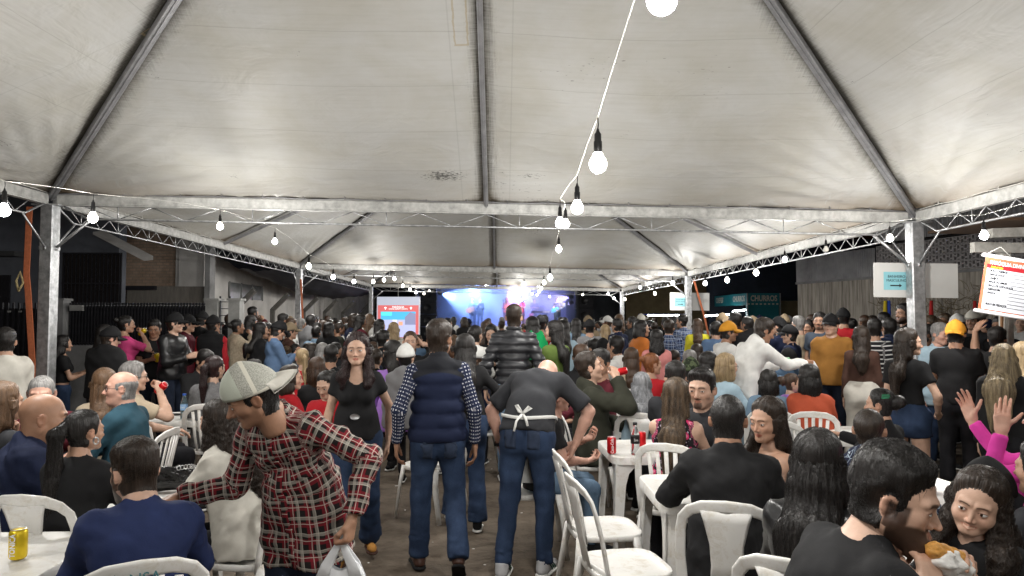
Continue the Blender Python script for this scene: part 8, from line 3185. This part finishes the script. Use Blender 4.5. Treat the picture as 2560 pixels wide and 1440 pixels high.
def crowd(px, py, Y, heading, sit=False, zone=''):
 lod = 2 if Y > 11 else 1
 q = dict(CR.choice(templates(sit, lod)))
 sex = q['sex']
 tc = CR.choice(TCOL)
 hc_ = CR.choice(['black', 'black', 'black', 'black', 'dbrown', 'dbrown', 'dbrown', 'brown'] + (['lbrown', 'high'] if sex == 'f' else ['grey']))
 hatc = CR.choice(['black', 'black', 'navy', 'white', 'khaki'])
 nm = f"{'man' if sex == 'm' else 'woman'} with {hatc + ' cap' if q.get('hat') else HNAME.get(q['hair'], 'swept hair')} in {'dark' if tc in ('black', 'charcoal') else tc} {'top' if q['top'] in ('tee', 'fitted', 'long', 'sweater') else q['top']}"
 CROWD.append([px, nm, zone, None])
 r_, _ = put(nm, px, py, Y, heading, lod, CR.choice(['light', 'mid', 'mid', 'tan', 'tan', 'brown']), hc_, tc, CR.choice(['blue', 'dark', 'black', 'black']), hatc=hatc,
    group='people standing in the crowd' if not sit else 'people sitting in the crowd', **q)
 CROWD[-1][3] = r_
# rows: px range, depth, count, heading, seated, zone
ROWS = [
 (745, 955, 13.5, 11, -35, 0, 'left of the screen'), (770, 940, 16.5, 12, -25, 0, 'far left of the screen'), (800, 960, 20.5, 12, -15, 0, 'distant left side'), (560, 745, 13.0, 6, -60, 0, 'by the white hall'), (620, 790, 17.0, 6, -50, 0, 'behind, by the white hall'),
 (860, 1150, 13.0, 6, 0, 1, 'seated before the screen'), (930, 1160, 16.0, 7, 0, 1, 'seated far before the screen'), (1110, 1420, 18.0, 8, 0, 0, 'below the stage'), (1090, 1440, 23.0, 10, 0, 0, 'far below the stage'),
 (1430, 1700, 15.5, 10, 5, 0, 'before the drinks stall'), (1450, 1730, 19.5, 11, 0, 0, 'at the drinks stall'), (1500, 1760, 24.0, 9, 0, 0, 'at the drinks stall, far back'),
 (1770, 2000, 12.5, 9, 20, 0, 'before the churros stall'), (1790, 2010, 16.0, 9, 10, 0, 'queueing for churros'), (1800, 1990, 21.0, 9, 0, 0, 'at the churros counter'),
 (2000, 2230, 12.0, 8, 60, 0, 'by the concrete wall'), (2010, 2250, 14.5, 9, 90, 0, 'close to the concrete wall'), (2310, 2560, 11.0, 7, 150, 0, 'behind the menu banner'), (2330, 2540, 9.8, 5, 120, 0, 'near the stall frame'),
 (1420, 1660, 11.2, 7, 5, 1, 'seated far right of aisle'), (1440, 1620, 13.2, 6, 0, 1, 'seated at the back right'), (860, 960, 9.6, 3, 0, 1, 'seated left of the aisle'), (700, 860, 11.0, 6, -10, 1, 'seated in the left middle'),
 (1780, 2010, 10.6, 6, 40, 0, 'between the white hoodie and the stall'), (1680, 1790, 10.4, 4, 0, 1, 'seated by the second right post'), (470, 560, 12.0, 3, -50, 0, 'at the iron fence'), (1860, 1990, 8.7, 3, 30, 1, 'seated behind the white hoodie')]
for (a_, b_, Y0, n, hd, sit, zone) in ROWS:
 for k in range(n):
  px = a_ + (b_ - a_) * (k + .5 + CR.uniform(-.35, .35)) / n
  Y = Y0 + CR.uniform(-.6, .6)
  z = CR.uniform(1.55, 1.80) if not sit else CR.uniform(1.20, 1.36)
  py = 800 - (z - CAMZ) * FPX / Y
  crowd(px, py, Y, hd + CR.uniform(-40, 40), bool(sit), zone)
# labels that single each one out: look, then zone, then order from the left
from collections import defaultdict
gz = defaultdict(list)
for c_ in CROWD:
 gz[(c_[2], c_[1])].append(c_)
for (zone, nm), L_ in gz.items():
 L_.sort(key=lambda c: c[0])
 for i, c_ in enumerate(L_):
  pre = '' if len(L_) == 1 else (['leftmost', 'rightmost'][i] if len(L_) == 2 else ORD[i] + ' from left') + ' '
  c_[3]['label'] = f'{pre}{nm}, {zone}'
# ------------------------------------------------------------------ tables, loose chairs, small things
table(1.20, 4.08, 0, 'white table left of the broad man in black, dusty top')
T2 = table(1.13, 5.36, 2, 'white table with the red can and clear bottle')
table(1.42, 7.05, -3, 'white table with green and orange cans by the silver haired woman')
table(-3.12, 7.15, 3, 'white table with the water bottle at left')
table(-2.02, 3.98, -2, 'white table with the black handbag beside the plaid man')
table(-2.10, 2.93, 2, 'white table corner with the yellow can, bottom left')
table(2.92, 6.05, 0, 'white table behind the tattooed woman')
table(1.95, 9.35, 0, 'white table with a yellow can further back')
table(2.32, 4.05, 5, 'white table between boy and bearded man')
table(3.05, 7.6, 0, 'white table with orange and green cans by the denim jacket')
table(-2.75, 8.6, 0, 'white table with the large cola bottle, left middle')
table(1.75, 2.95, 6, 'white table hidden under the bearded man')
chair(.60, 4.30, -84, 'farther of two empty chairs at the aisle edge', 'panel', 'two empty chairs at the aisle edge')
chair(.62, 3.66, -80, 'nearer of two empty chairs at the aisle edge', 'panel', 'two empty chairs at the aisle edge')
chair(-.60, 6.2, 60, 'white chair at the left side of the aisle behind the aisle girl', 'slat')
chair(-3.10, 5.95, 20, 'white chair turned sideways below the teal shirt man', 'slat')
chair(2.45, 7.25, 160, 'white slatted chair facing the denim jacket woman', 'slat')
chair(1.50, 2.15, -30, 'nearest white chair back at the bottom right', 'panel')
lc = [c for c in bpy.data.objects if c.get('label') == 'chair lettered NSA under the man in the navy sweater'][0]
bk = [c for c in bpy.data.objects if c.parent == lc and c.name.startswith('backrest')][0]
t_ = text_mesh('▲ NSA', .050, 'lettering', mat('felt_pen_blue', (.03, .14, .16), .6), bk, (-.02, -.300, .845), (math.pi / 2 - .22, 0, 0), ext=.0008)
can(*P(1529, 1105, 5.12).xy, .722, 'red', 'red cola can on the table by the floral dress', 'Coca-Cola')
can(P(1598, 1105, 5.3).x + .03, 5.36, .722, 'red', 'second red can half behind the clear bottle')
bottle(P(1588, 1110, 5.1).x, 5.1, .722, .225, clear, black_p, mat('black_label', (.01, .01, .012), .4), 'clear soda bottle with black cap and label', 'Zero')
can(*P(1477, 1030, 6.85).xy, .722, 'green', 'green can with a straw on the table', None, 0, None, True)
can(*P(1492, 1030, 6.75).xy, .722, 'orange', 'orange can next to the green can with straw', 'Fanta')
can(*P(1858, 1010, 7.4).xy, .722, 'orange', 'orange can with straw near the denim jacket', 'Fanta', 0, None, True)
can(*P(1873, 1010, 7.45).xy, .722, 'green', 'green can with straw near the denim jacket', None, 0, None, True)
can(*P(1560, 970, 9.2).xy, .722, 'yellow', 'yellow can on the further right table')
can(P(36, 1400, 2.9).x, 2.92, .722, 'yellow', 'big yellow can on the corner table, bottom left', 'TONICA')
can(*P(498, 1012, 7.3).xy, .722, 'red', 'silver and red can on the left table')
bottle(*P(460, 1030, 7.0).xy, .722, .24, clearb, mat('blue_cap', (.02, .1, .5), .4), mat('blue_label', (.3, .5, .8), .5), 'water bottle with blue cap on the left table', 'Crystal')
bottle(*P(698, 960, 8.5).xy, .722, .34, mat('cola_dark', (.02, .006, .004), .1, 0, coat=.8), mat('red_cap', (.6, .02, .02), .4), mat('red_label', (.6, .02, .03), .4), 'two litre cola bottle with red cap, left middle', 'Coca-Cola')
# things held in hands
def hand_pos(root, J, n, fwd=.075, pal=.035):
 return world(root, J['wr' + n] + J['fd' + n] * fwd + J['pn' + n] * pal)
def find(label):
 return [o for o in bpy.data.objects if o.get('label') == label][0]
p = hand_pos(olive_man, OJ, 'R', .07, .03)
can(p.x, p.y, p.z, 'red', 'red can held to the mouth of the olive jacket man', None, 0, (0, 1.35, 0))
for lab, col, nm in (('woman in pink top lifting a yellow cup to her mouth', 'yellow', 'yellow can raised by the woman in pink'), ('grey haired man in glasses drinking from a red can', 'red', 'red can raised by the grey haired man'),
      ('young man in black t-shirt holding a beer bottle', 'yellow', 'yellow can held by the young man in black')):
 r0 = find(lab)
 o = [c for c in bpy.data.objects if c.parent == r0 and c.name.startswith('body')][0]
 h_ = HANDS_AT[lab]['R'] if lab in HANDS_AT else None
 if h_ is not None:
  can(h_.x, h_.y, h_.z - .05, col, nm, None, 0, (0.3, .9 if 'raised' in nm else 0, 0))
# plastic bag held by the plaid man
bagm = mat('white_bag_plastic', (.60, .61, .63), .38, .06, 9, .7, 14, spec=.5)
hp_ = hand_pos(plaid_man, PJ, 'L', .085, .03)
bag = empty('plastic_bag', hp_, 0, 'white plastic carrier bag with orange round print hanging from the plaid man\'s hand', 'bag')
def bagmesh(wd, dp, ht, tw_):
 V = []
 n, m = 26, 16
 for j in range(m + 1):
  t = j / m
  z = -.09 - ht * t
  rw = wd * (.42 + .58 * min(1, t * 2.2) ** .7) * (1 - .12 * max(0, t - .8) / .2)
  rd_ = dp * (.25 + .75 * min(1, t * 1.6)) * (1 - .5 * max(0, t - .85) / .15)
  for k in range(n):
   a = 2 * math.pi * k / n
   f = 1 + .06 * math.sin(a * 5 + t * 4) + .05 * math.sin(a * 9 - t * 7)
   V.append((rw * math.cos(a) * f, rd_ * math.sin(a) * f, z + .02 * math.cos(2 * a) * (1 - t)))
 F = [(j * n + k, (j + 1) * n + k, (j + 1) * n + (k + 1) % n, j * n + (k + 1) % n) for j in range(m) for k in range(n)]
 F.append(tuple(range(m * n, (m + 1) * n)))
 return V, F
V_, F_ = bagmesh(.115, .055, .25, 0)
o = MB().add(V_, F_).build('bag_body', bagm, bag, True)
for sx_ in (-.062, .062):
 for dy in (-.02, .02):
  MB().sweep([(sx_ * 1.1, dy * 1.2, -.15), (sx_ * .8, dy, -.09), (sx_ * .4, dy * .6, -.045), (sx_ * .12, dy * .3, -.01), (0, 0, .02)], [.055, .042, .032, .022, .02], .004, (0, 1, 0), 8).build('handle', bagm, bag, True)
MB().lathe([(.001, 0), (.042, 0), (.042, .001)], 24, (.01, -.063, -.24), False, Matrix.Rotation(math.pi / 2, 3, 'X')).build('round_print', mat('print_dark', (.05, .035, .03), .5), bag)
MB().lathe([(.001, 0), (.026, 0), (.026, .001)], 24, (.01, -.066, -.245), False, Matrix.Rotation(math.pi / 2, 3, 'X')).build('round_print', mat('print_orange', (.62, .20, .03), .5), bag)
# sewn-on details: pockets, plackets
def part_of(root, nm):
 return [c for c in bpy.data.objects if c.parent == root and c.name.split('.')[0] == nm][0]
def pocket(root, J, nm, m, sides=(-1, 1), low=-.16, hi=-.03):
 o = part_of(root, nm)
 s_ = J['s']
 pz = J['pc'][2]
 for sd in sides:
  p_ = patch(root, o.data, 'pocket', lambda V, N: (sd * V[:, 0] > .030 * s_) & (sd * V[:, 0] < .125 * s_) & (V[:, 2] > pz + low * s_) & (V[:, 2] < pz + hi * s_) & (N[:, 1] < -.25), m, .0035)
  if p_:
   seam = patch(p_, o.data, 'seam', lambda V, N: (sd * V[:, 0] > .030 * s_) & (sd * V[:, 0] < .125 * s_) & (V[:, 2] > pz + (hi - .022) * s_) & (V[:, 2] < pz + (hi + .004) * s_) & (N[:, 1] < -.25), m, .006)
for sh in [c for c in bpy.data.objects if c.parent == apron_man and c.name.startswith('shoe')]:
 for k in range(3):
  y = .020 + k * .026
  pts = [(.0445 * math.sin(a), y + .018 * (1 - math.cos(a)), .022 + .046 * math.cos(a)) for a in np.linspace(-1.5, 1.5, 9)]
  MB().sweep(pts, .011, .004, [Vector((p_[0], 0, p_[2] - .02)) for p_ in pts], 6).build('stripe', tm('green') if k < 0 else mat('dark_green_stripe', (.01, .05, .03), .5), sh)
jb = mat('denim_pocket', (.014, .024, .050), .85, .2, 60)
pocket(apron_man, AJ, 'jeans', jb, hi=.02, low=-.12)
pocket(vest_man, VJ, 'trousers', jb)
sh_ = part_of(plaid_man, 'shirt')
Cp, R1p, R2p = PJ['C'], PJ['R1'], PJ['R2']
def loc_(V, R=R1p, c=Cp):
 return (V - c) @ R
patch(plaid_man, sh_.data, 'button_placket', lambda V, N: (np.abs(loc_(V)[:, 0]) < .020) & (loc_(V)[:, 1] > .03) & (loc_(V)[:, 2] < .13), PLAID, .004)
for sd in (-1, 1):
 patch(plaid_man, sh_.data, 'chest_pocket', lambda V, N: (sd * loc_(V)[:, 0] > .050) & (sd * loc_(V)[:, 0] < .140) & (loc_(V)[:, 1] > .03) & (loc_(V)[:, 2] < .02) & (loc_(V)[:, 2] > -.10), PLAID, .004)
# apron strings and bow
aw = cloth('cloth_apron', (.60, .60, .58))
ap = empty('apron', apron_man.location, 0, 'white apron tied with a bow on the bending man\'s back', 'apron')
ap.rotation_euler = apron_man.rotation_euler
Wc, R0_, pcn = AJ['W'], AJ['R0'], AJ['pc']
cc = pcn + R0_ @ np_((0, 0, .075))
pts = []
for k in range(25):
 a = math.pi * (-1.15 + 2.3 * k / 24) - math.pi / 2
 pts.append(cc + R0_ @ np_((.190 * math.cos(a), .152 * math.sin(a), .02 * math.cos(a * 2) + .03 * math.sin(a))))
MB().sweep(pts, .022, .006, [Vector(q - cc) for q in pts], 8).build('waist_string', aw, ap, True)
kn_ = cc + R0_ @ np_((0, -.160, -.022))
for (dx, dz, ln) in ((-.05, .05, 1), (.06, .035, 1), (-.035, -.13, 0), (.05, -.09, 0)):
 e_ = kn_ + R0_ @ np_((dx, -.012, dz))
 md_ = kn_ + R0_ @ np_((dx * .7, -.026, dz * .5 + (.02 if ln else 0)))
 pp_ = [kn_, md_, e_] + ([kn_ + R0_ @ np_((dx * .4, -.02, dz * .1)), kn_] if ln else [])
 MB().sweep(pp_, .016, .004, Vector(R0_ @ np_((0, -1, 0))), 6).build('bow_loop' if ln else 'bow_end', aw, ap, True)
V_ = []
for j in range(9):
 for k in range(13):
  a = (-62 + 124 * k / 12) * D2R
  V_.append(tuple(pcn + np_((.185 * math.sin(a), .150 * math.cos(a), .06 - j * .055))))
MB().add(V_, [(j * 13 + k, j * 13 + k + 1, (j + 1) * 13 + k + 1, (j + 1) * 13 + k) for j in range(8) for k in range(12)]).build('apron_skirt', aw, ap, True)
# watch
wv = world(apron_man, AJ['wrL'] * .94 + AJ['elL'] * .06)
ax_ = (Vector(AJ['wrL']) - Vector(AJ['elL'])).normalized()
ww = empty('wrist_watch', wv, apron_man.rotation_euler.z, 'black watch on the bending man\'s left wrist', 'watch')
ro = ax_.to_track_quat('Z', 'Y').to_matrix()
MB().lathe([(.034, -.012), (.036, 0), (.034, .012)], 16, cap=False, R=ro).build('watch_band', black_p, ww, True)
MB().lathe([(.001, .008), (.018, .008), (.020, 0)], 14, Vector((-.034, -.006, 0)), False, Matrix.Rotation(-math.pi / 2, 3, 'Y')).build('watch_case', black_p, ww, True)
# pastry in paper
m_ = (hand_pos(eater, EJ, 'R', .09, .03) + hand_pos(eater, EJ, 'L', .09, .03)) / 2
mouth = world(eater, EJ['hc'] + EJ['Rh'] @ np_((0, .115, -.066)) * EJ['hs'])
m_ = mouth.lerp(m_, .22) + Vector((.015, -.03, .0))
m_ = m_ + Vector((-.02, 0, -.012))
pa_ = empty('pastry', m_, 0, 'golden bitten pastry in crumpled white paper at the bearded man\'s mouth', 'pastry')
pa_.scale = (.78, .78, .78)
fl = Field([pr((-.03, 0, .012), (.05, 0, -.012), .030, .026, .01)], .004)
D_ = fl.apply([pr((-.03, 0, .012), (.05, 0, -.012), .030, .026, .01)])
fl.disp(D_, folds(.004, 80, 1))
link('pastry_crust', mesh_of('pastry_crust', *fl.mesh(D_), True, [mat('fried_crust', (.55, .27, .06), .6, .3, 40, .5, 120)]), pa_)
pp_ = [pr((.0, 0, -.02), (.07, .0, -.05), .044, .036, .02)]
fl = Field(pp_, .005)
D_ = fl.apply(pp_)
fl.disp(D_, folds(.009, 60, 2))
fl.cut(D_, (-.02, 0, .0), (-.6, 0, .8))
link('paper_wrap', mesh_of('paper_wrap', *fl.mesh(D_), True, [mat('crumpled_paper', (.66, .65, .63), .7, .05, 10, 1.0, 30)]), pa_)
# handbag on the left table
hb = empty('handbag', (P(425, 1180, 4.05).x, 4.05, .722), .25, 'glossy black handbag with chain strap on the table', 'handbag')
pp_ = [pr((-.09, 0, .05), (.09, 0, .05), .05, .05, .03, flat=(0, 1, 0, .8)), pr((-.06, 0, .10), (.06, 0, .11), .035, .03, .04, flat=(0, 1, 0, .7))]
fl = Field(pp_, .006)
D_ = fl.apply(pp_)
fl.disp(D_, folds(.004, 45, 4))
link('bag_body', mesh_of('bag_body', *fl.mesh(D_), True, [mat('patent_leather', (.006, .006, .007), .16, .1, 30, .5, 60, spec=.7)]), hb)
ch_ = MB()
for k in range(16):
 t = k / 15
 c_ = Vector((.05 + .09 * math.sin(t * 3.1), -.03, .13 - .12 * t + .05 * math.sin(t * 3.1)))
 ring = [c_ + Vector((.010 * math.cos(a), (.004 if k % 2 else .0) * math.cos(a), .012 * math.sin(a))) for a in np.linspace(0, 6.28, 9)]
 ch_.tube(ring, .0028, 5)
ch_.build('chain_strap', alu, hb, True)
# papers and crumbs on tables
for (x, y, s_, nm) in ((1.25, 6.95, 1, 'crumpled paper on the table beside the green can'), (-2.98, 7.05, .7, 'flat paper on the table with the water bottle'), (1.2, 5.45, .5, 'small napkin near the red can')):
 pp_ = [pr((0, 0, 0), (.07 * s_, .02, 0), .05 * s_, .04 * s_, .02, flat=(0, 0, 1, .4))]
 fl = Field(pp_, .007)
 D_ = fl.apply(pp_)
 fl.disp(D_, folds(.012, 55, s_ * 9))
 fl.cut(D_, (0, 0, 0), (0, 0, -1))
 o = link('napkin', mesh_of('napkin', *fl.mesh(D_), True, [mat('crumpled_paper', (.66, .65, .63), .7, .05, 10, 1.0, 30)]))
 o.location = (x, y, .722)
 tag(o, nm, 'napkin')
ph_ = MB().box((0, 0, .005), (.16, .075, .009)).build('phone', black_p)
ph_.location = (-3.28, 7.28, .722)
tag(ph_, 'black phone lying flat on the far left table', 'phone')
plt = mat('foam_plate', (.7, .7, .68), .6, .04, 10)
for (x, y, nm) in ((1.36, 5.15, 'foam plate on the table with the red can'), (-1.86, 3.78, 'foam plate beside the black handbag'), (2.36, 4.0, 'foam plate between the boy and the bearded man'), (1.5, 7.2, 'foam plate by the orange can'), (2.95, 6.0, 'foam plate on the table behind the tattooed woman')):
 o = MB().lathe([(.001, .004), (.06, .004), (.085, .018), (.088, .017), (.065, 0), (.001, 0)], 20, cap=False).build('plate', plt, None, True)
 o.location = (x, y, .722)
 tag(o, nm, 'plate')
# bag in the white hoodie man's hands
hb_ = empty('plastic_bag', hand_pos(hood_man, HJ, 'R', .05, .02) + Vector((.03, 0, .10)), 0, 'small translucent bag held out by the white hoodie man', 'bag')
V_, F_ = bagmesh(.075, .05, .15, 0)
MB().add(V_, F_).build('bag_body', bagm, hb_, True)
hp2 = hand_pos(hood_man, HJ, 'L', .08, .02)
can(hp2.x, hp2.y, hp2.z - .03, 'green', 'green can handed over by the white hoodie man')
# green tote at the black haired woman beside the puffer jacket
gb_ = P(1340, 862, 8.7)
MBg = MB()
V_, F_ = bagmesh(.14, .06, .34, 0)
tb_ = empty('tote_bag', (gb_.x, gb_.y, gb_.z + .25), 0, 'bright green tote bag beside the black puffer jacket', 'bag')
MB().add(V_, F_).build('bag_body', clo('brightgreen'), tb_, True)
# belt buckle, phone in the back pocket, hair clip, earrings
bc = world(aisle_girl, (0, .128, .955 * 1.0))
o = MB().lathe([(.001, .004), (.024, .004), (.034, .001), (.034, -.003)], 16, (0, 0, 0), False, Matrix.Rotation(-math.pi / 2, 3, 'X') @ Matrix.Diagonal((1, .6, 1))).build('belt_buckle', alu, None, True)
o.location = P(887, 1042, 4.86)
tag(o, 'silver western belt buckle on the aisle girl\'s waist', 'buckle')
o = MB().box((0, 0, 0), (.072, .012, .14)).build('phone', clo('pink', 'satin'))
o.location = P(1189, 1048, 5.60)
tag(o, 'pink phone in the jeans back pocket of the woman in black', 'phone')
o = MB()
for k in range(7):
 o.tube([(-.02 + k * .007, 0, 0), (-.022 + k * .008, -.012, .012), (-.02 + k * .007, -.008, .024)], .002, 5)
o.box((0, -.004, .0), (.045, .008, .006))
o = o.build('hair_clip', mat('green_enamel', (.03, .25, .12), .25), None, True)
o.location = P(2212, 995, 4.52)
tag(o, 'sparkling green hair clip in the dark bun', 'hair clip')
MB2 = MB()
MB2.tube([(.011 * math.cos(a), 0, .014 * math.sin(a)) for a in np.linspace(0, 6.28, 15)], .0032, 6)
o = MB2.build('hoop_earring', alu, None, True)
o.location = P(240, 1102, 3.08)
tag(o, 'silver hoop earring of the ponytail woman', 'earring')
# far town lights
for k, (px, py) in enumerate(((1738, 701), (1712, 710), (1776, 708), (1800, 707), (1848, 700), (1864, 706), (1768, 722))):
 o = MB().lathe([(.001, -.07), (.07, 0), (.001, .07)], 8).build('street_light', glow('town_light', (1, .9, .75), 5), None, True)
 o.location = P(px, py, 58)
 tag(o, f'{ORD[k]} small town light in the dark distance, counted as listed from the tent edge', 'street light', 'far town lights')
print('SCRIPT', time.time() - T0, 'objects', len(bpy.data.objects), 'tris', sum(len(m.polygons) for m in bpy.data.meshes) * 2)
